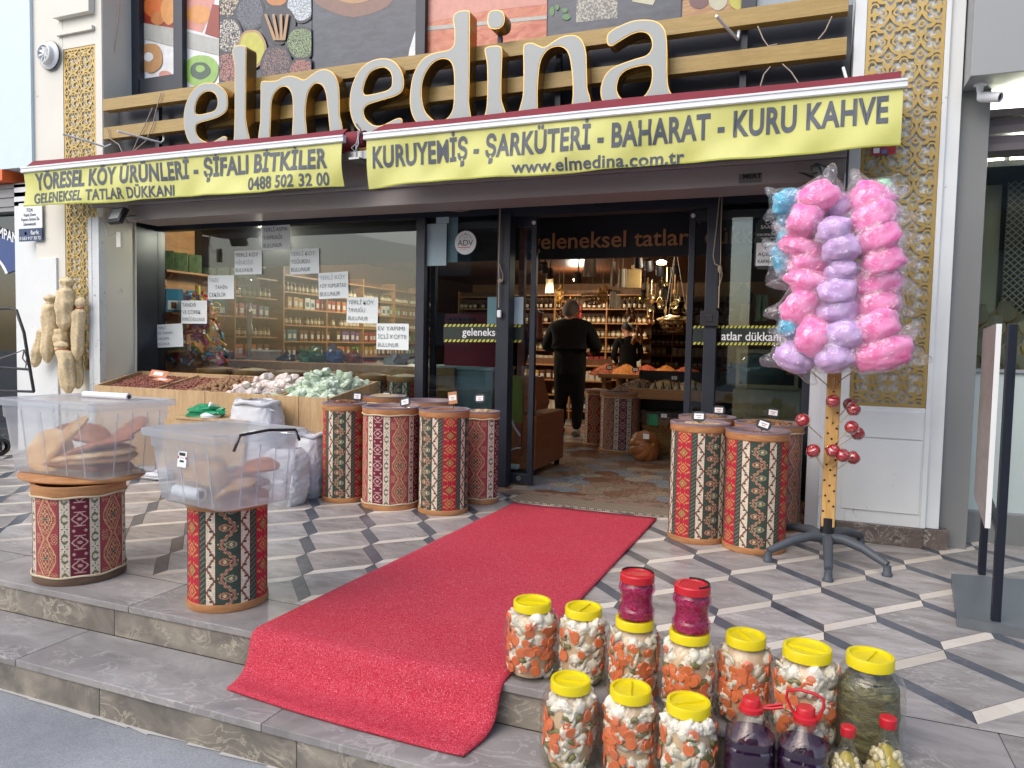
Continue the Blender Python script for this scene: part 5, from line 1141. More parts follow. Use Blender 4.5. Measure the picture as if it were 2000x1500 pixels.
for k, x in enumerate(bx):
    q = MB(); w_ = .018; x2 = xs_at(x, BY1); zoff = 0 if k in (0, 5) else -.015
    z_b = .0 if k in (0, 5) else .5
    q.raw([(x-w_/2, BY0+.021, z_b), (x+w_/2, BY0+.021, z_b), (x2+w_/2, BY1, z_b), (x2-w_/2, BY1, z_b), (x-w_/2, BY0+.021, BZ0+zoff), (x+w_/2, BY0+.021, BZ0+zoff), (x2+w_/2, BY1, BZ1+zoff), (x2-w_/2, BY1, BZ1+zoff)], [(3, 2, 1, 0), (4, 5, 6, 7), (0, 1, 5, 4), (1, 2, 6, 5), (2, 3, 7, 6), (3, 0, 4, 7)])
    q.build('side_board' if k in (0, 5) else 'divider', M['ply'], bins, world=True)
q = MB(); q.box((xs_at(bx[0], BY1), BY1+.001, 0), (bx[-1], BY1+.02, BZ1)); q.build('back_board', M['ply'], bins, world=True)
q = MB(); q.face([(bx[0], BY0+.02, BZ0-.07), (bx[-1], BY0+.02, BZ0-.07), (bx[-1], BY1, BZ1-.07), (xs_at(bx[0], BY1), BY1, BZ1-.07)]); q.build('bottom_board', M['ply'], bins, world=True)
def bin_pos(k0, u, v): 
    x0, x1 = bx[k0]+.03, bx[k0+1]-.03; y = BY0+.05+(BY1-BY0-.1)*v; x = x0+(x1-x0)*u
    return xs_at(x, y), y, BZ0-.07+(BZ1-BZ0)*v
def bin_heap(ks, label, m, size, n, dome, seed):
    q = MB(); rr = random.Random(seed)
    q.grid(lambda u, v: (lambda p: (p[0], p[1], p[2]+.03+dome*math.sin(math.pi*u)*math.sin(math.pi*v)))(bin_pos(ks, u, v)), 8, 8)
    for k in range(n):
        u, v = rr.random(), rr.random(); p = bin_pos(ks, u, v); z = p[2]+.035+dome*math.sin(math.pi*u)*math.sin(math.pi*v)
        q.blob((p[0], p[1], z), (size, size*.9, size*.85), .15, k, 1, Matrix.Rotation(rr.uniform(0, 3), 4, 'X'))
    o = q.build('nut_heap', M[m], smooth=60); tag(o, label, 'nuts', kind='stuff')
M['hazelred'] = mat('reddish_hazelnut', '8f5544', .5, var=.5, vs=70)
bin_heap(0, 'reddish hazelnuts in the leftmost compartment of the wooden bin', 'hazelred', .012, 520, .01, 1); bin_heap(1, 'hazelnuts in the second compartment, under the orange tag', 'hazelred', .012, 320, .01, 2)
# walnuts: each one its own object
wn_ = MB(); wn_.blob((0, 0, 0), (.023, .02, .02), .22, 3, 2); wno = wn_.build('walnut', M['walnut'], smooth=60); rw = random.Random(9); k = 0
for i in range(16):
    for j in range(9):
        u, v = (i+rw.uniform(.2, .8))/16, (j+rw.uniform(.2, .8))/9; p = bin_pos(2, u, v)
        o = wno if k == 0 else wno.copy()
        if k: COL.objects.link(o)
        o.location = (p[0], p[1], p[2]+.045+.035*math.sin(math.pi*u)*math.sin(math.pi*v)+rw.uniform(0, .012)); o.rotation_euler = (rw.uniform(0, 6), rw.uniform(0, 6), 0)
        tag(o, 'whole brown walnut heaped in the third compartment of the wooden bin', 'walnut', 'walnuts in the wooden bin'); k += 1
q = MB(); q.grid(lambda u, v: (lambda p: (p[0], p[1], p[2]+.02))(bin_pos(2, u, v)), 2, 2); q.build('bottom_board', M['ply'], bins, world=True)
def sweetmat(name, c1, c2, c3):
    t = NT(name); co = t.coord(); n = t.noise(co, 22, 3, .6, 1); t.set(Base_Color=t.ramp(n, [(.35, c1), (.5, c2), (.66, c3)]), Roughness=.35); t.bump(t.noise(co, 40, 3), .8, .006); return t.m
pk = sweetmat('pink_white_wrapper', 'cdb3a8', 'e0d2cb', 'ece8e6'); gr = sweetmat('green_white_wrapper', '9cb28e', 'c3d2bb', 'e3eae2')
protos = {}
for nm, m in (('pink', pk), ('green', gr)):
    protos[nm] = []
    for s in range(4):
        q = MB(); vs, fs = ICO[2]; rr = random.Random(s*5+len(nm)); pl = [Vector((rr.gauss(0, 1), rr.gauss(0, 1), rr.gauss(0, 1))).normalized() for _ in range(9)]
        out = []
        for v in vs:
            k_ = 1
            for pn in pl:
                d_ = v.dot(pn)
                if d_*k_ > .62: k_ = .62/d_
            out.append(Vector((v.x*k_*.055, v.y*k_*.04, v.z*k_*.036))*(1+.25*(abs(v.x) > .86)))
        q.raw(out, fs); protos[nm].append(q.build('wrapped_sweet', m, smooth=22))
used = set()
def sweets(ks, nm, n, dome, lab_, grp, seed, half=None):
    rr = random.Random(seed)
    for k in range(n):
        u, v = rr.random(), rr.random(); p = bin_pos(ks, u, v); lv = rr.random(); s = protos[nm][k % 4]
        if s.name in used: o = s.copy(); COL.objects.link(o)
        else: o = s; used.add(s.name)
        o.location = (p[0], p[1], p[2]+.05+lv*dome*(math.sin(math.pi*u)*math.sin(math.pi*v))**.6); o.rotation_euler = (rr.uniform(-.8, .8), rr.uniform(-.8, .8), rr.uniform(0, 6.3)); o.scale = (rr.uniform(.8, 1.2),)*3
        tag(o, lab_, 'wrapped sweet', grp)
sweets(3, 'pink', 80, .09, 'pinkish white paper wrapped sweet heaped in the fourth compartment', 'pink wrapped sweets in the bin', 1)
sweets(4, 'green', 120, .17, 'pale green paper wrapped sweet piled high in the rightmost compartment', 'green wrapped sweets in the bin', 2)
q = MB(); q.grid(lambda u, v: (lambda p: (p[0], p[1], p[2]+.04+.14*math.sin(math.pi*u)*math.sin(math.pi*v)))(bin_pos(4, u, v)), 6, 6); q.grid(lambda u, v: (lambda p: (p[0], p[1], p[2]+.03+.05*math.sin(math.pi*u)*math.sin(math.pi*v)))(bin_pos(3, u, v)), 6, 6)
o = q.build('sweet_heap', gr); tag(o, 'packed sweets beneath the loose wrapped ones', 'sweets', kind='stuff')
M['orangepaper'] = mat('orange_card', 'd08a64', .7)
for px, py, rz_, tl, lb_ in ((310, 730, .3, -.6, 'small pinkish price card standing behind the hazelnuts'), (318, 741, .1, -1.3, 'orange price card lying on the second compartment')):
    t = thing('price_card', lb_, 'price card', W(px, py, 5.0 if py < 735 else 4.85)); t.rotation_euler = (tl, .1, rz_)
    q = MB(); q.box((-.08, 0, -.035), (.08, .003, .035)); q.build('card', M['orangepaper'], t); q = MB(); q.box((-.045, -.0015, -.018), (.04, -.0005, .018)); q.build('sticker', M['wpaint'], t)
# sacks
M['sack'] = mat('woven_white_sack', 'c9cbcf', .55, var=.1, vs=4, bump=.25, bs=300, bd=.001)
def sack(label, c, rx, ry, h, seed, m='sack', top=.85, cat='sack', rz=0, name='white_sack', fold=True):
    t = thing(name, label, cat, c, rz); q = MB(); n = 40
    def fn(u, v):
        a = 2*math.pi*u; z = h*v; bul = (1-abs(v*2-1)**4*.25)*(1 if v < .93 else top+(1-v)*2)
        w = 1+.11*mnoise.noise(Vector((math.cos(a)*1.8, math.sin(a)*1.8, v*5+seed)))+.06*mnoise.noise(Vector((math.cos(a)*5, math.sin(a)*5, v*16+seed)))+.02*mnoise.noise(Vector((math.cos(a)*9, math.sin(a)*9, v*40+seed)))
        e = .6; cx, sx = math.cos(a), math.sin(a)
        return (rx*bul*w*math.copysign(abs(cx)**e, cx), ry*bul*w*math.copysign(abs(sx)**e, sx), z+.012*mnoise.noise(Vector((cx*2, sx*2, seed+v*3)))*v)
    q.grid(fn, 64, 48, close=True)
    
    q.blob((0, 0, h*.9), (rx*.8, ry*.8, h*.08), .3, seed, 2); q.build('sack_body', M[m], t, smooth=50)
    if fold:
        q = MB(); q.tube([(rx*top*1.05*math.cos(a)*(1+.05*math.sin(a*5)), ry*top*1.08*math.sin(a), h*.97+.012*math.sin(a*4+seed)) for a in [2*math.pi*k/30 for k in range(31)]], .016, 8); q.build('rolled_rim', M[m], t, smooth=60)
    return t
p = G(598, 975); sack('narrow white woven sack between the printed bag and the almond drum', (p.x-.03, p.y+.1, 0), .105, .1, .48, 2)
p = G(545, 993); sk = sack('white printed sack with pink emblem behind the smaller box', (p.x-.06, p.y+.15, 0), .15, .12, .40, 5, fold=False)
q = MB(); c0_ = G(560, 985); e_ = W(565, 968, c0_.y-.0)
q.lathe([(0, 0), (.024, 0)], 20, Matrix.Translation((e_.x, e_.y-.02, e_.z)) @ Matrix.Rotation(rad(90), 4, 'X') @ Matrix.Scale(1.9, 4, (0, 1, 0)), cap=False); o = q.build('emblem', mat('magenta_print', 'b32259', .5), sk, world=True)
q = MB(); q.lathe([(.008, 0), (.015, 0)], 20, Matrix.Translation((e_.x, e_.y-.022, e_.z-.012)) @ Matrix.Rotation(rad(90), 4, 'X'), cap=False); q.build('emblem_ring', M['wpaint'], sk, world=True)
p = W(495, 795, 4.38); sack('open white sack with rolled rim standing behind the smaller clear box', (p.x, 4.42, 0), .2, .13, W(495, 782, 4.35).z, 8)
p = G(290, 938); t = sack('limp white sack lying flat on the terrace behind the large drum', (p.x-.05, p.y+.12, .0), .22, .14, .09, 12, fold=False)
q = MB(); p = W(395, 803, 4.3); q.blob((0, 0, 0), (.17, .1, .05), .5, 3, 3); o = q.build('green_bag', mat('green_plastic', '1f8a5c', .3, var=.2, bump=.3, bs=20), smooth=35); o.location = (p.x, 4.35, p.z); tag(o, 'crumpled green plastic bag behind the clear boxes', 'plastic bag')
q = MB(); q.box((-.35, -.12, -.02), (.35, .14, 0)); o = q.build('crate_top', M['ply']); o.location = (p.x+.1, 4.38, p.z-.045); 
q = MB(); q.box((-.33, -.11, -.0), (.33, .13, p.z-.067)); o2 = q.build('side', M['ply'], o); o2.location = (0, 0, -(p.z-.045)); tag(o, 'pale wooden crate behind the clear boxes carrying a green bag', 'crate')
sq = thing('citrus_press', 'white plastic juicer cone on the crate beside the green bag', 'juicer', (W(408, 800, 4.3).x, 4.32, p.z-.045))
q = MB(); q.lathe([(0, 0), (.07, 0), (.075, .02), (.05, .035), (.02, .045)], 24); q.build('dish', M['wpaint'], sq, smooth=40); q = MB(); q.lathe([(.022, .04), (.024, .055), (.02, .06), (.023, .07), (.018, .075), (.021, .085), (.015, .09), (.017, .1), (.008, .115), (0, .118)], 16, cap=False); q.build('cone', M['wpaint'], sq, smooth=30)
# driftwood
q = MB(); p = G(1572, 1033)
for k, (dx, dy, dz, s) in enumerate([(-.05, 0, .08, (.06, .05, .08)), (0, 0, .05, (.09, .05, .05)), (.07, .01, .04, (.07, .05, .045)), (-.07, .01, .03, (.04, .04, .03)), (.1, 0, .03, (.05, .03, .03)), (-.04, 0, .13, (.025, .03, .035))]): q.blob((dx, dy, dz), s, .7, k, 3)
o = q.build('driftwood', mat('gnarled_wood', '8d6b52', .85, var=.5, vs=18, bump=1, bs=40, bd=.01), smooth=60); o.location = (p.x, p.y+.05, 0); tag(o, 'gnarled brown driftwood lump at the foot of the right pillar', 'driftwood')
# loofahs
M['loofah'] = mat('dry_loofah', 'dcc8a0', .9, var=.3, vs=45, bump=.8, bs=130, bd=.006)
def loofah(pts, r, label, seed, knot=None):
    r *= 1.35
    t = thing('loofah', label, 'loofah', pts[0], group=None); q = MB(); n = 20; P = [Vector(p) for p in pts]; m = 26
    def at(v):
        f = v*(len(P)-1); i = min(int(f), len(P)-2); return P[i].lerp(P[i+1], f-i)
    def fn(u, v):
        a = 2*math.pi*u; c = at(v)
        pr = (v/.08)**.5 if v < .08 else (((1-v)/.12)**.5 if v > .88 else 1)
        pr = pr*(.75+.25*math.sin(v*math.pi))*(1+.06*math.cos(a*7))*(1+.26*mnoise.noise(Vector((math.cos(a), math.sin(a), v*4+seed)))+.08*mnoise.noise(Vector((math.cos(a)*3, math.sin(a)*3, v*14+seed))))
        if knot and abs(v-knot) < .09: pr *= .45+.55*abs(v-knot)/.09
        return (c.x+r*pr*math.cos(a), c.y+r*.8*pr*math.sin(a), c.z)
    q.grid(fn, 28, m*2, close=True); q.build('sponge', M['loofah'], t, world=True, smooth=70)
    if knot:
        c = at(knot); q = MB(); q.tube([(c.x+r*.5*math.cos(a), c.y+r*.45*math.sin(a), c.z+.006*math.sin(a)) for a in [k*.7 for k in range(10)]], .005, 6); q.build('tie', mat('tie_%d' % seed, 'b8452f' if seed % 2 else 'd5c7a8', .8), t, world=True)
    return t
Yl = 4.84
loofah([W(98, 575, Yl), W(97, 625, Yl), W(93, 710, Yl)], .06, 'loofah leaning left of the tallest one', 2, .16)
loofah([W(130, 540, Yl-.03), W(129, 590, Yl-.05), W(125, 646, Yl-.05)], .068, 'tallest fat loofah at the top centre of the bunch', 4, .2)
loofah([W(85, 640, Yl), W(76, 680, Yl), W(68, 718, Yl)], .045, 'thin loofah furthest left, half hidden', 6)
loofah([W(158, 580, Yl), W(154, 625, Yl), W(150, 705, Yl)], .05, 'loofah with red tie at the right of the bunch on the lattice', 7, .24)
loofah([W(122, 640, Yl+.03), W(120, 665, Yl+.03), W(120, 690, Yl+.03)], .06, 'shaded loofah behind the middle of the bunch', 8)
loofah([W(118, 665, Yl-.04), W(128, 700, Yl-.05), W(134, 770, Yl-.05)], .062, 'lowest loofah hanging upside down with red string', 9, .24)
loofah([W(150, 690, Yl+.05), W(150, 720, Yl+.05), W(152, 760, Yl+.05)], .045, 'loofah end just above the large clear box beside the lattice', 10)

# ---------------------------------------------------------------- pickle jars and bottles
M['pet'] = clear('clear_pet', 'f6f6f2', rough=.06, haze=.035, hazecol='efece4', bump=.5, bs=22, ior=1.55)
M['lidy'] = mat('yellow_lid', 'e2cf17', .35, var=.04); M['lidr'] = mat('red_lid', 'c2202b', .35, var=.05)
M['caul'] = mat('pickled_cauliflower', 'ece5d6', .45, var=.15, vs=55, bump=.4, bs=160, bd=.003); M['cab'] = mat('pickled_cabbage', 'd8d2bf', .4, var=.25, vs=30)
M['pick'] = mat('pickled_cucumber', '75723a', .35, var=.3, vs=40); M['carrotc'] = mat('carrot_core', 'e07a3c', .4, var=.1); M['brine'] = mat('cloudy_brine', 'd6b995', .4, var=.2, vs=20)
M['leafp'] = NT('pickled_leaves'); t = M['leafp']; n_ = t.noise(t.coord('Object', (1, 1, 3.5)), 22, 5, .6, 1.5); t.set(Base_Color=t.ramp(n_, [(.3, '2f2f1c'), (.5, '57542f'), (.7, '86804f')]), Roughness=.4); t.bump(n_, .8, .006); M['leafp'] = t.m
JV = {}
def veg(v, seed, mix):
    """rings of vegetable pieces just behind the wall of the jar, unit radius .1, height .27"""
    rr = random.Random(seed); C, CC, A, B, P = MB(), MB(), MB(), MB(), MB()
    for k in range(int(mix[0])):                                  # carrots
        a = rr.uniform(0, 6.283); z = .02+.2*abs((rr.random()+rr.choice((.1, .45, .75)))*.55) ; r_ = rr.uniform(.012, .0195); d = .080+rr.uniform(-.004, .004)
        z = min(z, .225)
        Mx = Matrix.Translation((d*math.cos(a), d*math.sin(a), z)) @ Matrix.Rotation(a, 4, 'Z') @ Matrix.Rotation(rad(90)+rr.uniform(-.25, .25), 4, 'Y') @ Matrix.Rotation(rr.uniform(-.3, .3), 4, 'X')
        C.lathe([(0, -.003), (r_*.9, -.003), (r_, 0), (r_*.9, .003), (0, .003)], 14, Mx, cap=False); CC.lathe([(0, .0036), (r_*.42, .0036)], 10, Mx, cap=False)
    for k in range(int(mix[1])):                                  # cauliflower florets
        a = rr.uniform(0, 6.283); z = rr.uniform(.02, .225); s = rr.uniform(.015, .025); d = .062
        cx, cy = d*math.cos(a), d*math.sin(a)
        A.blob((cx, cy, z), s, .35, k+seed*50, 2)
        for _ in range(5): o = Vector((rr.uniform(-1, 1), rr.uniform(-1, 1), rr.uniform(-1, 1))).normalized()*s*.85; A.blob((cx+o.x, cy+o.y, z+o.z), s*.42, .3, k, 1)
    for k in range(int(mix[2])):                                  # cabbage folds
        a = rr.uniform(0, 6.283); z = rr.uniform(.02, .22); L = rr.uniform(.5, 1.1); hh = rr.uniform(.006, .016)
        B.grid(lambda u, w: ((.078+.006*math.sin(u*7+k))*math.cos(a+L*u), (.078+.006*math.sin(u*7+k))*math.sin(a+L*u), z+hh*(w*2-1)+.012*math.sin(u*5+k)), 10, 2)
    for k in range(int(mix[3])):                                  # cucumbers
        a = rr.uniform(0, 6.283); z = rr.uniform(.02, .2); L = rr.uniform(.3, .65); r_ = rr.uniform(.007, .011); sl = rr.uniform(-.02, .02)
        P.tube([(.076*math.cos(a+L*u), .076*math.sin(a+L*u), z+sl*u+.006*math.sin(u*3)) for u in [x/8 for x in range(9)]], [r_*s_ for s_ in (.35, .8, 1, 1.05, 1, 1.05, 1, .8, .35)], 8)
    return C, CC, A, B, P
def jar_proto(seed, mix, kind='mix'):
    t = thing('pickle_jar', '', 'pickle jar', (0, 0, 0)); R_ = .1; H = .27
    prof = [(0, .0), (.07, .0), (.085, .006), (.094, .02), (.097, .05), (.0945, .062), (.0945, .066), (.1, .078), (.1, .108), (.0965, .118), (.0965, .122), (.1, .134), (.099, .165), (.0945, .174), (.0945, .178), (.097, .188), (.092, .207), (.08, .226), (.066, .238), (.06, .243), (.058, .262)]
    q = MB(); n = 48
    vs = []
    for i in range(n):
        a = 2*math.pi*i/n
        for r_, z in prof:
            fl = 1+(.012*math.cos(a*24) if .18 < z < .235 else 0)
            vs.append((r_*fl*math.cos(a), r_*fl*math.sin(a), z))
    k = len(prof); fs = [(i*k+j, ((i+1) % n)*k+j, ((i+1) % n)*k+j+1, i*k+j+1) for i in range(n) for j in range(k-1)]
    q.raw(vs, fs); q.build('jar_wall', M['pet'], t, smooth=50)
    q = MB(); q.lathe([(.062, .238), (.066, .24), (.066, .266), (.064, .27), (.056, .27), (.054, .262), (0, .26)], 40, cap=False)
    for i in range(40): a = 2*math.pi*i/40
    ld = q.build('lid', M['lidy'], t, smooth=40)
    q = MB(); q.box((-.054, -.003, .258), (.054, .003, .2665)); q.build('lid_bar', M['lidy'], ld)
    if kind == 'mix':
        C, CC, A, B, P = veg(t, seed, mix)
        C.build('carrot_slices', M['carrot'], t, smooth=40); CC.build('carrot_hearts', M['carrotc'], t); A.build('cauliflower', M['caul'], t, smooth=60); B.build('cabbage', M['cab'], t, smooth=60, solid=.002); P.build('cucumbers', M['pick'], t, smooth=60)
        q = MB(); q.lathe([(0, .008), (.066, .01), (.073, .05), (.073, .185), (.062, .22), (.045, .236), (0, .238)], 24, cap=False); q.build('brine', M['brine'], t, smooth=60)
    else:
        q = MB(); n = 48
        def fn(u, v): a = 6.2832*u; z = .01+.2*v; r_ = .091*(1-.25*max(0, (v-.8)/.2)**2)*(.93+.05*mnoise.noise(Vector((math.cos(a)*2, math.sin(a)*2, z*60)))); return (r_*math.cos(a), r_*math.sin(a), z+.006*math.sin(a*3)*v)
        q.grid(fn, n, 40, close=True); q.lathe([(0, .213), (.066, .211)], 20, cap=False); q.build('leaves', M['leafp'], t, smooth=50)
    return t
JP = {'a': jar_proto(1, (95, 66, 26, 12)), 'b': jar_proto(2, (62, 74, 24, 24)), 'c': jar_proto(3, (120, 56, 26, 12)), 'l': jar_proto(4, None, 'leaf')}
first = {}
def put_jar(px, lid_y, v, s, rz, label, z0, Y=None, gy=None):
    H = .27*s; p = G(px, lid_y, z0+H)
    if v not in first: o = JP[v]; first[v] = 1
    else: o = dup(JP[v])
    o.location = (p.x, p.y, z0); o.rotation_euler = (0, 0, rz); o.scale = (s*gy if gy else s, s*gy if gy else s, s); tag(o, label, 'pickle jar', 'yellow lidded pickle jars'); return o
jl = [(1040, 1172, 'a', .98, .3, 'mixed pickle jar at the left end of the back row, against the carpet', 0), (1140, 1184, 'b', .98, 1.4, 'second pickle jar of the back row, plain yellow lid', 0), (1240, 1205, 'c', 1.0, 2.3, 'pickle jar carrying the left red jar', 0), (1347, 1230, 'b', 1.0, 4.4, 'pickle jar carrying the right red jar', 0),
      (1457, 1238, 'c', 1.02, 5.3, 'mixed pickle jar in the back row just right of the stacked red jars', 0), (1577, 1262, 'a', 1.06, 2.9, 'carrot rich pickle jar behind the second dark juice bottle', 0), (1700, 1278, 'l', 1.08, 1.2, 'large jar of olive green pickled leaves at the right end', 0),
      (1115, 1325, 'b', 1.02, 3.3, 'pickle jar at the left end of the lower front row', -RZ), (1232, 1342, 'a', 1.02, 4.9, 'middle pickle jar of the lower front row', -RZ), (1345, 1368, 'b', 1.04, .6, 'pickle jar of the lower front row beside the first juice bottle', -RZ)]
JO = [put_jar(*j_, gy=w_) for j_, w_ in zip(jl, (1.05, 1.0, .97, .97, .92, 1.0, .92, .95, .95, .95))]
# red cabbage jars on top
M['magenta'] = clear('magenta_brine_wall', 'f3c6dc', rough=.03, haze=.02, ior=1.45, bump=.2, bs=14)
M['redcab'] = NT('pickled_red_cabbage'); t = M['redcab']; n_ = t.noise(t.coord('Object', (1, 1, 2)), 45, 4, .6, 2.5); t.set(Base_Color=t.ramp(n_, [(.3, '5b0530'), (.5, 'a30d58'), (.65, 'cf2f80'), (.8, '7a0a48')]), Roughness=.25); t.bump(n_, .8, .006); M['redcab'] = t.m
def redjar():
    t = thing('red_cabbage_jar', '', 'pickle jar', (0, 0, 0))
    q = MB(); prof = [(0, 0), (.052, 0), (.06, .006), (.061, .02), (.059, .026), (.061, .03), (.056, .036), (.053, .05), (.053, .078), (.057, .09), (.061, .096), (.0595, .1), (.061, .104), (.057, .116), (.05, .124), (.05, .135)]
    n = 40; vs = []; 
    for i in range(n):
        a = 2*math.pi*i/n
        for r_, z in prof: fl = 1+(.014*math.cos(a*20) if z < .04 or z > .088 else 0); vs.append((r_*fl*math.cos(a), r_*fl*math.sin(a), z))
    k = len(prof); q.raw(vs, [(i*k+j, ((i+1) % n)*k+j, ((i+1) % n)*k+j+1, i*k+j+1) for i in range(n) for j in range(k-1)]); q.build('jar_wall', M['magenta'], t, smooth=50)
    q = MB(); q.lathe([(0, .004), (.053, .005), (.054, .03), (.049, .05), (.049, .08), (.055, .1), (.046, .12), (0, .122)], 30, cap=False); q.build('cabbage', M['redcab'], t, smooth=60)
    q = MB(); q.lathe([(.05, .122), (.057, .124), (.057, .146), (.054, .15), (.04, .152), (.038, .149), (0, .149)], 40, cap=False); q.build('lid', M['lidr'], t, smooth=35)
    q = MB(); q.tube([(.052*math.cos(a), .052*math.sin(a), .1535) for a in [rad(10+k*8) for k in range(22)]], .003, 6); q.build('carry_ring', M['black'], t)
    return t
rj = redjar()
for k, (j, rz_, lb_) in enumerate(((2, .0, 'left small jar of magenta cabbage with red lid, stacked on a pickle jar'), (3, -1.2, 'right small jar of magenta cabbage with red lid, stacked on a pickle jar'))):
    o = rj if k == 0 else dup(rj); J = JO[j]; o.location = (J.location.x+.004, J.location.y, .27*J.scale.z+.001); o.rotation_euler = (0, 0, rz_); tag(o, lb_, 'pickle jar', 'magenta cabbage jars')
# dark juice bottles
M['pet2'] = clear('clear_bottle_wall', 'f8f8fa', rough=.03, haze=.0, bump=.25, bs=14, ior=1.6)
M['juice'] = mat('dark_turnip_juice', '2a1030', .08, var=.1, spec=.8)
def juice(label, px, py, H, rz, up):
    z0 = -RZ; p = G(px, py, z0+H); t = thing('juice_bottle', label, 'bottle', (p.x, p.y, z0), rz, 'dark juice bottles')
    prof = [(0, 0), (.055, 0), (.066, .008)]
    for z in (.03, .065, .1, .135, .17): prof += [(.069, z), (.0705, z+.008), (.0705, z+.022), (.067, z+.03)]
    prof += [(.07, .205), (.07, .222), (.062, .24), (.047, .262), (.03, .285), (.022, .292), (.02, .305)]
    e = .62
    def lathe_sq(prof, s=1):
        q = MB(); n = 48; vs = []
        for i in range(n):
            a = 2*math.pi*i/n; c, s_ = math.cos(a), math.sin(a)
            for r_, z in prof:
                k = min(1, max(0, (.25-z)/.05)); ee = 1-.28*k; vs.append((s*r_*math.copysign(abs(c)**ee, c), s*r_*math.copysign(abs(s_)**ee, s_), z))
        k = len(prof); q.raw(vs, [(i*k+j, ((i+1) % n)*k+j, ((i+1) % n)*k+j+1, i*k+j+1) for i in range(n) for j in range(k-1)]); return q
    lathe_sq(prof).build('bottle_wall', M['pet2'], t, smooth=50)
    pj = [(r_, z) for r_, z in prof if z < .226]+[(0, .226)]; pj[0] = (0, .003); lathe_sq(pj, .965).build('juice', M['juice'], t, smooth=50)
    q = MB(); q.lathe([(.026, .288), (.033, .29), (.033, .302), (.026, .306), (.025, .324), (.022, .328), (0, .328)], 30, cap=False); q.build('cap', M['lidr'], t, smooth=35)
    q = MB()
    if up: q.tube([(-.03, 0, .3), (-.052, 0, .34), (-.05, 0, .362), (-.02, 0, .372), (.02, 0, .37), (.045, 0, .36), (.046, 0, .335), (.032, 0, .3)], .0045, 8)
    else: q.tube([(.03, 0, .3), (.055, -.005, .305), (.085, -.008, .314), (.085, .008, .316), (.055, .008, .308), (.03, .008, .3)], .0045, 8)
    q.build('carry_handle', M['lidr'], t, smooth=60)
    t.scale = (1, 1, H/.328); return t
juice('dark juice bottle with its red carry handle folded out sideways', 1468, 1362, .33, .15, False)
juice('dark juice bottle with its red carry handle standing up', 1574, 1380, .33, -.1, True)
M['pepper'] = mat('pickled_pepper', 'b5a23c', .3, var=.3, vs=30); M['garlic'] = mat('garlic_clove', 'd9cda6', .35, var=.15, vs=40)
def pepper(label, px, py, H, s):
    z0 = -RZ; p = G(px, py, z0+H); t = thing('pepper_bottle', label, 'bottle', (p.x, p.y, z0), 0, 'small bottles of pickled peppers')
    q = MB(); q.lathe([(0, 0), (.045, 0), (.052, .008), (.054, .04), (.051, .06), (.054, .08), (.054, .15), (.048, .185), (.035, .22), (.02, .255), (.0155, .27), (.0155, .295)], 40, cap=False); q.build('bottle_wall', M['pet'], t, smooth=50)
    q = MB(); q.lathe([(.0185, .288), (.0195, .29), (.0195, .312), (.017, .315), (0, .315)], 24, cap=False); q.build('cap', M['lidr'], t, smooth=35)
    P, Gc = MB(), MB(); rr = random.Random(px)
    for k in range(90):
        a = rr.uniform(0, 6.28); z = .012+.15*rr.random(); L = rr.uniform(.7, 1.5); rr_ = .044; sl = rr.uniform(-.03, .03)
        P.tube([(rr_*math.cos(a+L*u), rr_*math.sin(a+L*u), z+sl*u) for u in [x/8 for x in range(9)]], [.0055*s_ for s_ in (.9, 1, 1, 1, .95, .9, .75, .5, .2)], 7)
    for k in range(60):
        a = rr.uniform(0, 6.28); z = rr.uniform(.15, .225); r_ = .045*(1-(z-.14)/.16)+.004; Gc.blob((r_*math.cos(a), r_*math.sin(a), z), (.008, .008, .012), .15, k, 1, Matrix.Rotation(rr.uniform(-1, 1), 4, 'X'))
    P.build('peppers', M['pepper'], t, smooth=60); Gc.build('garlic_cloves', M['garlic'], t, smooth=60)
    q = MB(); q.lathe([(0, .005), (.04, .006), (.041, .15), (.03, .2), (.012, .235), (0, .24)], 20, cap=False); q.build('brine', M['pepper'], t, smooth=60); t.scale = (s, s, H/.315)
pepper('shorter bottle of pickled peppers topped with garlic cloves', 1657, 1418, .30, 1.0)
pepper('taller bottle of pale pickled peppers at the bottom right', 1735, 1400, .325, 1.15)

# ---------------------------------------------------------------- cotton candy stand
sc = thing('candy_stand', 'drilled wooden pole on a black five legged base holding candy floss and candied apples', 'candy stand', (.146, 4.46, 0))
pole_c = Vector((.146, 4.46, 0)); M['polew'] = wood('pale_drilled_pine', 'b98f50', 'd3ac6c', (9, 9, 1), .6, 2)
ptop = W(1625, 400, 4.46).z; zsl = W(1612, 1010, 4.46).z
q = MB(); q.box((-.036, -.03, zsl-.05), (.036, .03, ptop)); q.build('pole', M['polew'], sc, bevel=.006)
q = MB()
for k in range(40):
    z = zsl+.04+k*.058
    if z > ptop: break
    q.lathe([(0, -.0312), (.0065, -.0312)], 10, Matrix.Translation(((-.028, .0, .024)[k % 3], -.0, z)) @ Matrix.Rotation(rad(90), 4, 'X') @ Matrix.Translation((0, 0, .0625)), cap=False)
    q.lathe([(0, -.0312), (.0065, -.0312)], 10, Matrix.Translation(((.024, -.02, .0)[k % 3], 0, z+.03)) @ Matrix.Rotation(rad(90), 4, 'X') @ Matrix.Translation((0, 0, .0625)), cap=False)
q.build('hole_shade_disc', mat('hole_shadow_wood', '3d2a18', .9), sc)  # flat dark discs stand for the shade inside the drilled holes
q = MB(); q.lathe([(.02, .1), (.038, .1), (.038, zsl), (.02, zsl+.004)], 20); q.build('sleeve', M['black'], sc, smooth=40)
q = MB(); q.lathe([(0, .09), (.03, .085), (.05, .1), (.052, .135), (.045, .15), (.036, .155)], 20, cap=False); q.build('hub', mat('dusty_grey_plastic', '4f555c', .5, var=.12), sc, smooth=40)
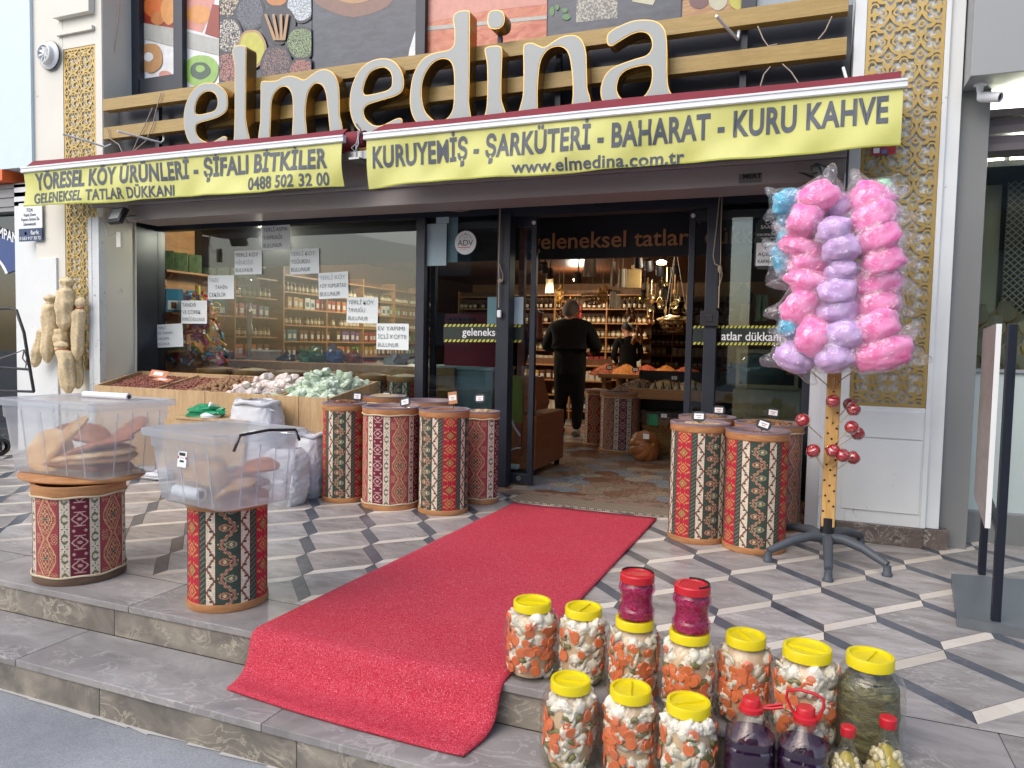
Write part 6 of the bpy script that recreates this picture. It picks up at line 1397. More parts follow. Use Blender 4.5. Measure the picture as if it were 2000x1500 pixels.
for lx, ly in ((-.3, -.19), (.0, -.42), (.29, -.19), (.2, .42), (-.29, .37)):
    d = Vector((lx, ly, 0)); q = MB()
    q.tube([d*.08+Vector((0, 0, .125)), d*.3+Vector((0, 0, .135)), d*.6+Vector((0, 0, .115)), d*.85+Vector((0, 0, .08)), d+Vector((0, 0, .06))], [.03, .027, .024, .022, .02], 10)
    q.lathe([(0, .001), (.026, .001), (.027, .012), (.021, .02), (.019, .055), (0, .062)], 16, Matrix.Translation(d)); q.build('leg', mat('dusty_grey_leg', '4a5057', .5, var=.12) if 'legm' not in M else M['legm'], sc, smooth=50)
def flossmat(name, c1, c2):
    t = NT(name); co = t.coord(); n = t.noise(co, 9, 5, .6, .8); t.set(Base_Color=t.ramp(n, [(.35, c1), (.65, c2)]), Roughness=.95)
    t.p.inputs['Subsurface Weight'].default_value = .5; t.p.inputs['Subsurface Scale'].default_value = .06; t.p.inputs['Subsurface Radius'].default_value = (1, .5, .6); t.p.inputs['Sheen Weight'].default_value = .4
    t.bump(t.noise(t.coord('Object', (1, 1, 4)), 60, 5, .7, 1), .35, .006); return t.m
FL = {'pink': flossmat('pink_floss', 'f55fa8', 'ff9fd0'), 'purple': flossmat('lilac_floss', 'bf98d3', 'dcbce8'), 'blue': flossmat('blue_floss', '1f9cc6', '55c6e6'), 'green': flossmat('mint_floss', '7fc59b', 'a9dfbb'), 'peach': flossmat('peach_floss', 'eda58f', 'f6c5a8'), 'yellow': flossmat('lemon_floss', 'e6d27e', 'f2e6a8')}
M['cbag'] = clear('candy_bag_film', 'ffffff', rough=.05, haze=.05, hazecol='fff8fd', bump=1.0, bs=20, ior=1.85, bd=.03)
M['stick'] = mat('wood_stick', 'c9a878', .7)
def candy(col, cx, cy, w, h, ang, Y, label, corners='tr', seed=0, stick=True):
    rj = random.Random(seed*7+int(cx)); cx += rj.uniform(-6, 6); cy += rj.uniform(-5, 5); w *= rj.uniform(.95, 1.16); h *= rj.uniform(1.0, 1.25); ang += rj.uniform(-.22, .22); c = W(cx, cy, Y+rj.uniform(-.03, .03)); sw, sh = frompx(w, c)/2, frompx(h, c)/2; t = thing('cotton_candy', label, 'cotton candy', c, group='bagged cotton candy on the stand')
    R_ = Matrix.Rotation(-ang, 4, 'Y'); q = MB(); vs, fs = ICO[4]; o_ = Vector((seed*3.1, seed, 0)); out = []
    for v in vs:
        x = math.copysign(abs(v.x)**.82, v.x); z = math.copysign(abs(v.z)**.82, v.z); k = 1+.24*mnoise.noise(v*1.3+o_)+.10*mnoise.noise(v*3.5+o_)+.05*mnoise.noise(v*8+o_)
        out.append(R_ @ Vector((x*sw*.92*k, v.y*.085*k, z*sh*.95*k)))
    q.raw(out, fs); q.build('floss', FL[col], t, smooth=80)
    q = MB(); vs, fs = ICO[4]; out = []
    cr = {'t': [(-.75, .75), (.75, .75)], 'r': [(.8, .7), (.8, -.6)], 'l': [(-.8, .7), (-.8, -.6)], 'b': [(-.7, -.7), (.7, -.7)]}
    cs_ = [Vector(a).normalized() for k in corners for a in cr.get(k, [])]
    for v in vs:
        x = math.copysign(abs(v.x)**.7, v.x); z = math.copysign(abs(v.z)**.7, v.z); k = 1.08+.09*mnoise.noise(v*3+o_)+.05*abs(mnoise.noise(v*7+o_)); f = 1
        d2 = Vector((v.x, v.z)); L = d2.length
        if L > .2:
            for cv in cs_:
                a = d2.normalized().dot(cv)
                if a > .9: f = max(f, 1+.5*((a-.9)/.1)**1.3*L**3)
        out.append(R_ @ Vector((x*sw*k*f, v.y*.093*k*(1 if f < 1.02 else .6)+.006*mnoise.noise(v*9+o_), z*sh*k*f)))
    q.raw(out, fs); q.build('clear_bag', M['cbag'], t, smooth=50)
    if stick:
        tz = max(zsl+.1, c.z-.18); e = Vector((pole_c.x, pole_c.y-.03, min(tz, ptop)))-c; s0 = e.normalized()*min(sw, sh)*.8
        q = MB(); q.tube([s0, e], .003, 6); q.build('stick', M['stick'], t)
CN = []
pinkL = [(1595, 390, 78, 62, .35, 4.34), (1575, 435, 66, 62, -.5, 4.30), (1575, 482, 88, 46, -.25, 4.32), (1580, 510, 72, 50, -.3, 4.33), (1578, 552, 88, 52, -.35, 4.30), (1570, 600, 76, 72, -.6, 4.29), (1592, 660, 78, 66, -.7, 4.27)]
names = ('topmost', 'second', 'third', 'fourth', 'fifth', 'sixth', 'lowest')
for k, a in enumerate(pinkL): candy('pink', *a, f'{names[k]} pink candy floss of the left hand column', 'l' if k else 't', k)
pur = [(1628, 405, 74, 44, 0, 4.36), (1634, 448, 68, 50, 0, 4.28), (1646, 490, 76, 46, .05, 4.26), (1646, 527, 74, 44, 0, 4.27), (1640, 568, 80, 52, 0, 4.26), (1640, 608, 72, 48, 0, 4.26), (1646, 655, 84, 54, .1, 4.25), (1634, 700, 76, 58, 0, 4.22)]
names = ('topmost', 'second', 'third', 'fourth', 'fifth', 'sixth', 'seventh', 'lowest')
for k, a in enumerate(pur): candy('purple', *a, f'{names[k]} lilac candy floss of the middle column', 't', 20+k)
pinkR = [(1694, 392, 78, 64, -.2, 4.36), (1704, 430, 84, 60, .35, 4.32), (1712, 470, 84, 58, .4, 4.31), (1722, 508, 82, 58, .4, 4.31), (1712, 552, 84, 60, .35, 4.30), (1710, 592, 88, 58, .45, 4.29), (1716, 640, 92, 56, .35, 4.28), (1716, 690, 104, 58, .45, 4.26)]
for k, a in enumerate(pinkR): candy('pink', *a, f'{names[k]} pink candy floss of the right hand column', 'r' if k else 't', 40+k)
blue = [(1535, 400, 58, 44, .1, 4.46), (1534, 430, 46, 40, .1, 4.5), (1540, 462, 50, 44, .1, 4.5), (1540, 505, 52, 58, .3, 4.48), (1538, 638, 48, 36, -.2, 4.36)]
names = ('topmost', 'second', 'third', 'fourth', 'lone lowest')
for k, a in enumerate(blue): candy('blue', *a, f'{names[k]} blue candy floss at the far left of the stand', 'l', 60+k)
candy('purple', 1552, 702, 78, 52, -.35, 4.30, 'lilac candy floss hanging lowest on the left', 'lb', 71)
for k, (x, y, w, h, Y) in enumerate(((1724, 372, 50, 36, 4.6), (1728, 408, 36, 26, 4.62), (1728, 440, 30, 24, 4.62))): candy('green', x, y, w, h, 0, Y, ('upper', 'middle', 'lower')[k]+' mint green candy floss behind the right pink column', 'r', 80+k)
candy('peach', 1738, 498, 40, 60, 0, 4.6, 'upper peach candy floss behind the right pink column', 'r', 90); candy('peach', 1732, 560, 36, 50, 0, 4.6, 'lower peach candy floss behind the right pink column', 'r', 91); candy('yellow', 1730, 622, 34, 56, 0, 4.6, 'lemon candy floss behind the right pink column', 'r', 92)
# candied apples
M['apbag'] = clear('apple_wrap_film', 'ffffff', rough=.04, haze=.0, bump=.9, bs=50, ior=1.6)
M['toffee'] = mat('red_toffee', 'a30d18', .06, var=.25, vs=20, spec=1.0); t_ = M['toffee'].node_tree.nodes['Principled BSDF']; t_.inputs['Coat Weight'].default_value = 1; t_.inputs['Coat Roughness'].default_value = .03
ap = [(1627, 784, 4.36, (1624, 830), 'candied apple on the front of the pole, upper one'), (1568, 821, 4.32, (1606, 856), 'candied apple furthest left, upper'), (1589, 881, 4.34, (1608, 915), 'candied apple on the left, lower'), (1627, 881, 4.34, (1618, 905), 'candied apple on the front of the pole, lower one'),
      (1660, 790, 4.55, (1628, 824), 'topmost candied apple on the right'), (1667, 800, 4.42, (1628, 838), 'candied apple just under the topmost on the right'), (1663, 835, 4.36, (1628, 868), 'candied apple in the middle of the right side'), (1675, 847, 4.46, (1628, 878), 'candied apple behind the middle one on the right'), (1646, 890, 4.34, (1625, 912), 'candied apple lower right, nearest the pole'), (1666, 894, 4.44, (1625, 924), 'candied apple at the lower far right')]
for k, (x, y, Y, (sx, sy), lb_) in enumerate(ap):
    c = W(x, y, Y); r_ = frompx(13, c); t = thing('candied_apple', lb_, 'candied apple', c, group='candied apples on the stand'); s = W(sx, sy, 4.43)-c
    Mx = s.to_track_quat('-Z', 'Y').to_matrix().to_4x4()
    q = MB(); q.lathe([(0, -.95*r_), (r_*.45, -.9*r_), (r_*.9, -.45*r_), (r_*1.02, .05*r_), (r_*.88, .6*r_), (r_*.55, .88*r_), (r_*.2, .8*r_), (0, .7*r_)], 24, Mx, cap=False); q.build('apple', M['toffee'], t, smooth=80)
    q = MB(); q.blob((0, 0, 0), r_*1.1, .18, k, 2); q.build('wrapper', M['apbag'], t, smooth=30)
    q = MB(); q.tube([s.normalized()*r_*.8, s], .0028, 6); q.build('stick', M['stick'], t)
# ---------------------------------------------------------------- inside the shop
CZ = 2.36
M['ceilwood'] = wood('dark_ceiling_plank', '54321f', '7a4c2f', (1, 8, 8), .4, 3)
M['shelfwood'] = wood('honey_shelf_wood', '9c6b3e', 'bd8a56', (7, 1, 7), .5, 2.5)
inn = thing('shop_interior', 'wood lined inside of the shop seen through the door and windows', 'room', (-3, 8, 0))
q = MB(); r = random.Random(8)
for k in range(58):
    y = 6.35+k*.135; q.box((-6.6, y, CZ), (1.5, y+.128, CZ+.02))
q.build('ceiling_plank_row', M['ceilwood'], inn, world=True)
q = MB(); q.box((-6.6, 5.65, CZ+.021), (1.5, 14.1, CZ+.06)); q.build('ceiling', M['black'], inn, world=True)
q = MB(); q.box((-6.62, 5.62, 0), (-6.5, 14.1, 2.6)); q.build('side_wall', wood('umber_side_wall', '4a3220', '66472e', (1, 7, 7), .5, 2), inn, world=True)
q = MB(); q.box((1.5, 5.62, 0), (1.6, 14.1, 2.6)); q.build('side_wall', wood('dark_side_wall', '4a3020', '6b4830', (1, 7, 7), .5, 2), inn, world=True)
q = MB(); q.box((-6.5, 14, 0), (1.5, 14.1, 2.6)); q.build('back_wall', M['shelfwood'], inn, world=True)
q = MB(); q.box((-6.5, 5.6, 0), (-6.07, 5.63, 2.6)); q.build('window_return', M['shelfwood'], inn, world=True)
fz = W(1200, 503, 6.3).z
q = MB(); q.box((-6.5, 6.3, fz), (1.5, 6.36, 2.75)); fa = q.build('inner_fascia', M['black'], inn, world=True)
brz = mat('bronze_letters', 'c08c5c', .5, metal=.0)
a, b = W(1036, 487, 6.28), W(1345, 478, 6.28)
o = write('geleneksel tatlar', a, (1, 0, 0), (0, 0, 1), frompx(31, a), brz, parent=None, width=b.x-a.x, bold=.012, name='lettering'); o.parent = fa; o.location = -inn.location
o = write('dükkanı', (b.x+.13, 6.28, a.z), (1, 0, 0), (0, 0, 1), frompx(31, a), brz, parent=None, width=(b.x-a.x)*.42, bold=.012, name='lettering'); o.parent = fa; o.location = -inn.location
# shelf units: frame > boards, uprights ; goods are things of their own
def pbox(name, m, w, d, h, lblm=None, cap=None):
    t = MB(); t.box((-w/2, -d/2, 0), (w/2, d/2, h)); o = t.build(name, m, bevel=.003); return o
cols = {'cream': 'd5c9ae', 'green': '5f8a3f', 'red': '9c2f2b', 'teal': '2f6f7a', 'white': 'd3d6d3', 'orange': 'c26a2e', 'purple': '6a4a7c', 'ochre': 'b98c3c', 'brown': '6d4529'}
PM2 = {k: mat('packet_'+k, v, .45, var=.25, vs=40) for k, v in cols.items()}
jarg = mat('spice_jar_glass', '8f7a58', .15, var=.6, vs=14); lidm = mat('jar_lid_dark', '2c2622', .4)
def packet(k):
    t = thing('product_packet', '', 'packet', (0, 0, 0)); q = MB(); q.box((-.045, -.03, 0), (.045, .03, .15)); q.build('carton', PM2[k], t)
    q = MB(); q.box((-.03, -.0315, .035), (.03, -.0302, .095)); q.build('printed_panel', PM2['white' if k != 'white' else 'teal'], t); return t
def sjar():
    t = thing('spice_jar', '', 'jar', (0, 0, 0)); q = MB(); q.lathe([(0, 0), (.034, 0), (.036, .006), (.036, .085), (.028, .1)], 10, cap=False); q.build('glass_body', jarg, t, smooth=50)
    q = MB(); q.lathe([(.03, .098), (.032, .1), (.032, .122), (0, .123)], 10, cap=False); q.build('lid', lidm, t); q = MB(); q.lathe([(.0365, .025), (.0365, .07)], 10, cap=False); q.build('label_band', PM2['cream'], t); return t
def bottle():
    t = thing('glass_bottle', '', 'bottle', (0, 0, 0)); q = MB(); q.lathe([(0, 0), (.032, 0), (.034, .01), (.034, .13), (.014, .18), (.013, .22)], 10, cap=False); q.build('glass_body', mat('dark_bottle', '2e2a1c', .1, var=.3), t, smooth=50)
    q = MB(); q.lathe([(.015, .215), (.015, .245), (0, .246)], 8, cap=False); q.build('cap', M['gold18'], t); q = MB(); q.lathe([(.0345, .03), (.0345, .1)], 10, cap=False); q.build('label_band', PM2['cream'], t); return t
pr = {('p', k): packet(k) for k in cols}; pr['j'] = sjar(); pr['b'] = bottle(); usedp = set()
cnt = {'p': 0, 'j': 0, 'b': 0}
def goods(kind, loc, rz, label, grp, s=1):
    src = pr[kind]; kk = kind[0]; cnt[kk] += 1
    if src.name in usedp: o = dup(src)
    else: o = src; usedp.add(src.name)
    o.location = loc; o.rotation_euler = (0, 0, rz); o.scale = (s, s, s); tag(o, label, {'p': 'packet', 'j': 'jar', 'b': 'bottle'}[kk], grp)
def shelf(label, p0, dirv, L, z0, z1, rows, depth, kinds, where, seed, m=None, cols_=None, dens=.8, faces=1, sz=1.):
    """p0 left foot, dirv along the shelf; goods face -normal"""
    d = Vector((*dirv, 0)).normalized(); nrm = Vector((-d.y, d.x, 0)); p0 = Vector((*p0, 0)); t = thing('shelf_unit', label, 'shelves', p0, math.atan2(d.y, d.x)); m = m or M['shelfwood']
    rr = random.Random(seed); hs = [z0+(z1-z0)*k/rows for k in range(rows+1)]
    for z in hs: q = MB(); q.box((0, 0, z-.012), (L, depth, z+.006)); q.build('shelf_board', m, t)
    for k in range(int(L/.9)+1): x = min(L-.02, k*.9); q = MB(); q.box((x, -.002, 0), (x+.02, depth, z1+.1)); q.build('upright', m, t)
    q = MB(); q.box((0, depth, 0), (L, depth+.01, z1+.1)); q.build('back_panel', wood('shelf_back', '5f4128', '7b5737', (7, 1, 7), .6, 2) if 'sback' not in M else M['sback'], t)
    rz = math.atan2(d.y, d.x)
    for r_, z in enumerate(hs[:-1]):
        kind = kinds[r_ % len(kinds)]; x = .05; col = None; run = 0
        while x < L-.06:
            if rr.random() < dens:
                if kind == 'p':
                    if run <= 0: col = rr.choice(cols_ or list(cols)); run = rr.randint(2, 5)
                    run -= 1; kk = ('p', col)
                else: kk = kind
                w_ = p0+d*x+nrm*(.06+rr.uniform(0, .03)); fit_ = min(1, (hs[1]-hs[0]-.03)/(.15 if kind == 'p' else .123 if kind == 'j' else .246))
                goods(kk, (w_.x, w_.y, z+.007), rz+rr.uniform(-.1, .1), {'p': (col or 'small')+' packet on ', 'j': 'dark lidded spice jar on ', 'b': 'dark capped bottle on '}[kind]+('lowest', 'second', 'third', 'fourth', 'fifth', 'sixth', 'seventh')[r_]+' board of '+where, {'p': 'packets on ', 'j': 'spice jars on ', 'b': 'bottles on '}[kind]+where, min(sz, fit_)*rr.uniform(.9, 1.0))
            x += .1*max(.9, sz) if kind == 'p' else .085
    return t
M['sback'] = wood('shelf_back', '5f4128', '7b5737', (7, 1, 7), .6, 2)
# left side wall runs away from the viewer: shelves face +X
def shelf_side(label, y0, y1, x, z0, z1, rows, kinds, where, seed, dens=.8, cols_=None):
    return shelf(label, (x, y0), (0, 1), y1-y0, z0, z1, rows, .0, kinds, where, seed, dens=dens, cols_=cols_)
def shelf_right(label, p0, dirv, *a, **k): return shelf(label, p0, dirv, *a, **k)
shelf('long wooden wall shelves with packets seen through the big window', (-6.15, 7.6), (0, 1), 4.2, .72, 1.98, 6, .26, ['p', 'p', 'p', 'j', 'p', 'j'], 'the wall shelves behind the big window', 1, dens=.96, sz=1.2)
shelf('tall shelves with jars and bottles left of the standing man', (-4.9, 11.9), (1, 0), 2.5, .6, 2.0, 6, .3, ['j', 'p', 'j', 'j', 'j', 'b'], 'the tall shelves left of the standing man', 2, dens=.95, cols_=['cream', 'brown', 'ochre', 'red'])
shelf('tall shelves at the very back behind the young man', (-3.2, 13.6), (1, 0), 2.0, .6, 2.0, 7, .3, ['p', 'j', 'p', 'j', 'j'], 'the back shelves behind the young man', 3, dens=.95, cols_=['cream', 'brown', 'ochre'])
shelf('near end of the wall shelves behind the grinder', (-6.2, 6.8), (0, 1), .75, .95, 1.9, 4, .2, ['p', 'j'], 'the shelves behind the grinder', 9, dens=.9, sz=1.1)
shelf('low shelves under the tall ones behind the standing man', (-4.3, 10.9), (1, 0), 1.5, .15, .85, 3, .3, ['p', 'j', 'p'], 'the low shelves behind the standing man', 11, dens=.95)
shelf('shelves of small jars seen through the pane beside the door', (-6.0, 12.3), (1, 0), 1.0, .5, 2.0, 7, .3, ['j'], 'the shelves behind the side pane', 4, dens=.85)
for k_, o_ in list(pr.items()):
    if o_.name not in usedp and k_ != 'b':
        for ch_ in list(o_.children): bpy.data.objects.remove(ch_)
        bpy.data.objects.remove(o_)
# small shelves and goods on the left wall just inside the big window
sw = thing('wall_shelf_rack', 'honey wood panel with small curved brackets at the left end of the big window', 'shelves', (-6.05, 6.2, 0))
q = MB(); q.box((-6.42, 5.72, 0), (-6.3, 6.75, 2.4)); q.build('wood_panel', M['shelfwood'], sw, world=True)
for z in (1.02, 1.42, 1.85):
    q = MB(); q.box((-6.3, 5.75, z-.012), (-6.12, 6.7, z+.008)); q.build('shelf_board', M['shelfwood'], sw, world=True)
for z in (1.02, 1.42, 1.85):
    for y in (5.85, 6.6):
        q = MB(); q.tube([(-6.29, y, z-.16), (-6.24, y, z-.15), (-6.25, y, z-.08), (-6.2, y, z-.06), (-6.16, y, z-.02)], .012, 6); q.build('bracket', M['shelfwood'], sw, world=True, smooth=60)
bl_ = mat('blue_carton', '3f86ab', .4, var=.15); 
def onshelf(px, z, w, h, d, m, label, name='coffee_carton', cat='carton', pic=True):
    r_ = ray(px, 600); y = -6.2*r_.y/r_.x
    t = thing(name, label, cat, (-6.2, y, z), rad(-38)); q = MB(); q.box((-d/2, -w/2, 0), (d/2, w/2, h)); q.build('carton', m, t, bevel=.004)
    if pic: q = MB(); q.box((d/2+.0005, -w*.38, h*.1), (d/2+.0015, w*.38, h*.5)); q.build('picture', M['wpaint'], t); q = MB(); q.box((d/2+.002, -w*.2, h*.14), (d/2+.003, w*.1, h*.42)); q.build('cup_print', PM2['brown'], t)
onshelf(312, 1.43, .06, .27, .06, PM2['white'], 'tall white tube carton at the left of the blue cartons'); onshelf(340, 1.43, .17, .24, .1, bl_, 'left one of the two blue coffee cartons'); onshelf(381, 1.43, .17, .24, .1, bl_, 'right one of the two blue coffee cartons')
onshelf(424, 1.43, .2, .17, .1, PM2['teal'], 'low green carton right of the blue coffee cartons')
gl = mat('plant_packet', '51683a', .4, var=.9, vs=30); rdp = PM2['red']; ordn = ('first', 'second', 'third', 'fourth', 'fifth', 'sixth', 'seventh', 'eighth')
for k in range(8): onshelf(300+k*27, 1.86, .13, .2, .04, gl if k else rdp, f'{ordn[k]} green seed packet counted from the left end of the top wall shelf' if k else 'red packet with white print in the top left window corner', 'seed_packet', 'packet', pic=k == 0)
for k in range(3): onshelf(299+k*26, 1.03, .13, .24, .04, (rdp, gl, gl)[k], ('red packet with white print on the lowest wall shelf', 'grey green packet beside the red one on the lowest wall shelf', 'green packet behind the notes on the lowest wall shelf')[k], 'seed_packet', 'packet', pic=k == 0)
# bag of toys / sweets hanging in the window
tb = thing('toy_garland', 'hanging net of bright yellow, pink and blue plastic toys behind the left notes', 'toys', W(385, 640, 5.95)); rr = random.Random(6)
toyc = {k: mat('toy_'+k, v, .3) for k, v in dict(yellow='d5b52c', pink='d25a9a', blue='2f8fb5', red='c2352c', white='dfe0dc', orange='d98a3a').items()}
for nm, m in toyc.items():
    q = MB()
    for k in range(34):
        y = rr.uniform(575, 712); sp = 20+(y-575)*.32; x = 388+rr.uniform(-sp, sp); c = W(x, y, rr.uniform(5.85, 6.05)); L = rr.uniform(.015, .05); dr = Vector((rr.uniform(-1, 1), rr.uniform(-.4, .4), rr.uniform(-1, 1))).normalized()*L
        q.tube([c-dr, c-dr*.5, c, c+dr*.5, c+dr], [rr.uniform(.008, .022) for _ in range(5)], 8)
        if k % 3 == 0: q.tube([(c.x+.03*math.cos(a), c.y-.02, c.z+.03*math.sin(a)) for a in [k_*.6 for k_ in range(12)]], .004, 6)
    q.build('toy_cluster', m, tb, world=True, smooth=60)
q = MB(); c = W(386, 567, 5.85); q.lathe([(.001, -.05), (.024, -.045), (.027, 0), (.022, .045), (.001, .05)], 16, Matrix.Translation(c)); o = q.build('yellow_toy', toyc['yellow'], smooth=60); tag(o, 'oval yellow plastic toy with an eye above the garland', 'toy')
q = MB(); q.lathe([(0, 0), (.013, 0)], 14, Matrix.Translation((c.x+.008, c.y-.03, c.z)) @ R9, cap=False); e_ = q.build('eye', M['wpaint'], o); q = MB(); q.lathe([(0, 0), (.006, 0)], 12, Matrix.Translation((c.x+.008, c.y-.032, c.z)) @ R9, cap=False); q.build('pupil', toyc['red'], o)
q = MB(); c = W(423, 598, 5.9); q.tube([(c.x+.05*math.cos(a), c.y, c.z+.035*math.sin(a)) for a in [k*.35 for k in range(19)]], .006, 6); q.tube([(c.x-.04, c.y, c.z-.03), (c.x-.09, c.y, c.z-.08)], .007, 6); o = q.build('toy_racket', toyc['yellow'], smooth=60); tag(o, 'yellow toy racket right of the toy garland', 'toy')
# drums standing behind the big window
for k, (x, ri, lb_, kd) in enumerate(((-5.55, .2, 'first drum behind the big window from the left', 'q'), (-5.1, .19, 'second drum behind the big window from the left', 'p'), (-4.65, .2, 'third drum behind the big window from the left', 'q'), (-4.2, .19, 'fourth drum behind the big window, under the pink sweets', 'p'), (-3.72, .16, 'green striped drum inside the window right of the green sweets', 'p'), (-3.38, .16, 'rose banded drum inside the window next to the mullion', 'p'))):
    t = drum(lb_, (x, 5.86, 0), ri, .86, kd, 40*k, liner=False); q = MB(); q.lathe([(ri-.02, 0), (ri*.5, .02), (0, .03)], 20, cap=False); o = q.build('grain_heap', M['pale' if k % 2 else 'fig'], smooth=60); o.location = (x, 5.86, .85); tag(o, 'smooth heap of grain in the '+lb_, 'grain', kind='stuff')
# grinder machine, tall, silver
gm = thing('coffee_grinder', 'tall silver grinder with glass hopper behind the central notes', 'grinder', (W(487, 700, 6.6).x, 6.6, .9)); zc = lambda y: W(487, y, 6.6).z-.9
q = MB(); q.lathe([(.0, zc(655)), (.035, zc(655)), (.04, zc(640)), (.03, zc(635)), (.028, zc(612)), (.04, zc(608)), (.02, zc(600)), (.02, zc(590))], 20, cap=False); q.lathe([(.09, -.1), (.1, 0), (.03, .05), (.02, zc(656))], 20, cap=False); q.build('grinder_body', M['steel'], gm, smooth=40)
q = MB(); q.lathe([(.02, zc(592)), (.1, zc(575)), (.12, zc(560)), (.1, zc(545)), (.05, zc(536))], 24, cap=False); q.build('hopper', clear('hopper_glass', 'cfd8da', haze=.1), gm, smooth=50)
q = MB(); q.box((-.3, -.25, -.9), (.3, .25, -.1)); q.build('cabinet', M['dark'], gm)
bagm = {k: mat('bag_'+k, v, .25, var=.3, bump=.5, bs=16) for k, v in dict(green='14603f', black='1c1e22', silver='9aa0a3', blue='2c5f9c', red='a33a2c').items()}
for nm, (x, y, Y, s, m, lb_) in enumerate(((603, 700, 6.5, (.14, .1, .11), 'green', 'dark green plastic bag behind the window over the pink sweets'), (560, 705, 6.6, (.1, .08, .08), 'black', 'black shiny bag left of the dark green one'), (655, 700, 6.6, (.1, .08, .12), 'blue', 'blue and red snack packets right of the dark green bag'), (690, 705, 6.7, (.1, .08, .1), 'red', 'red snack packets near the right notes'), (775, 705, 6.7, (.12, .08, .08), 'silver', 'pile of silvery packets beside the mullion'))):
    baggy('plastic_bag', lb_, 'plastic bag', W(x, y, Y), s, nm+60, bagm[m], jit=.5)
q = MB(); q.box((-5.9, 6.3, .0), (-3.1, 6.95, .93)); o = q.build('counter', M['shelfwood'], bevel=.004); tag(o, 'long wooden counter behind the window drums', 'counter')
tubi = thing('storage_box', 'small white lidded tub on the counter behind the window', 'storage box', (W(520, 710, 6.6).x, 6.6, .93)); q = MB(); q.box((-.12, -.09, 0), (.12, .09, .1)); q.build('tub_body', M['tub'], tubi); q = MB(); q.box((-.13, -.1, .1), (.13, .1, .115)); q.build('lid', M['wpaint'], tubi)
# lamps hanging under the ceiling, and added fill lights
M['lampw'] = glow('warm_lamp', 'ffdca0', 14)
def lamp(x, y, Y, lit, label, s=1.0):
    c = W(x, y, Y); t = thing('ceiling_spot', label, 'ceiling light', c, group='spotlights under the wooden ceiling'); Mx = Matrix.Rotation(rad(25), 4, 'X')
    q = MB(); q.lathe([(0, .13*s), (.05*s, .13*s), (.055*s, .02*s), (.05*s, 0), (.04*s, .01*s)], 16, Mx, cap=False); q.tube([(0, 0, .12*s), (0, .02, max(.14, CZ-c.z))], .012, 6); q.build('lamp_housing', M['black'], t, smooth=40)
    q = MB(); q.lathe([(0, .008*s), (.041*s, .008*s)], 16, Mx, cap=False); q.build('bulb', M['lampw'] if lit else M['steel'], t)
    if lit:
        ld = bpy.data.lights.new('interior_light', 'SPOT'); ld.energy = 13; ld.color = (1, .8, .55); ld.shadow_soft_size = .05; ld.spot_size = rad(140); ld.spot_blend = .6
        lo = bpy.data.objects.new('interior_light', ld); COL.objects.link(lo); lo.location = (c.x, Y, c.z-.04)
for a in ((1074, 543, 9.5, True, 'lit spotlight left of the standing man'), (1129, 551, 10.0, True, 'brightest lit spotlight above the standing man'), (1050, 528, 9.0, False, 'unlit black spotlight nearest the door leaf'), (1064, 532, 9.2, False, 'unlit black spotlight second from the door leaf'),
          (1248, 522, 8.6, False, 'left one of the three black spotlights at the right'), (1268, 528, 8.8, False, 'middle one of the three black spotlights at the right'), (1290, 538, 9.0, False, 'right one of the three black spotlights at the right'), (1259, 583, 11.5, True, 'small lit lamp over the young man'), (1301, 582, 9.2, True, 'round lit lamp among the hanging kitchen tools'), (1318, 540, 9.3, False, 'black spotlight beside the right door frame'),
          (600, 500, 10.5, True, 'added lit lamp brightening the wall shelves, hidden behind the paper sheets')): lamp(*a)  # the one above the wall shelves is unseen, added to brighten them
for x, y, z, e, lb_ in ((-5.3, 6.3, 2.25, 70, 'added fill lamp brightening the goods right behind the big window'), (-5.0, 9.0, 2.25, 80, 'added fill lamp brightening the wall shelves'), (-1.6, 8.6, 2.05, 8, 'added fill lamp brightening the bean counter'), (-3.4, 11.2, 2.1, 17, 'added fill lamp brightening the tall shelves')):
    ld = bpy.data.lights.new('interior_light', 'POINT'); ld.energy = e; ld.color = (1, .86, .68); ld.shadow_soft_size = .12; lo = bpy.data.objects.new('interior_light', ld); COL.objects.link(lo); lo.location = (x, y, z)  # point lights and glowing shades added to brighten the interior
    q = MB(); q.lathe([(0, 0), (.05, 0), (.06, .03), (.02, .05)], 16); o = q.build('added_fill_lamp', M['lampw'], smooth=50); o.location = (x, y, z+.07); tag(o, lb_, 'ceiling light')
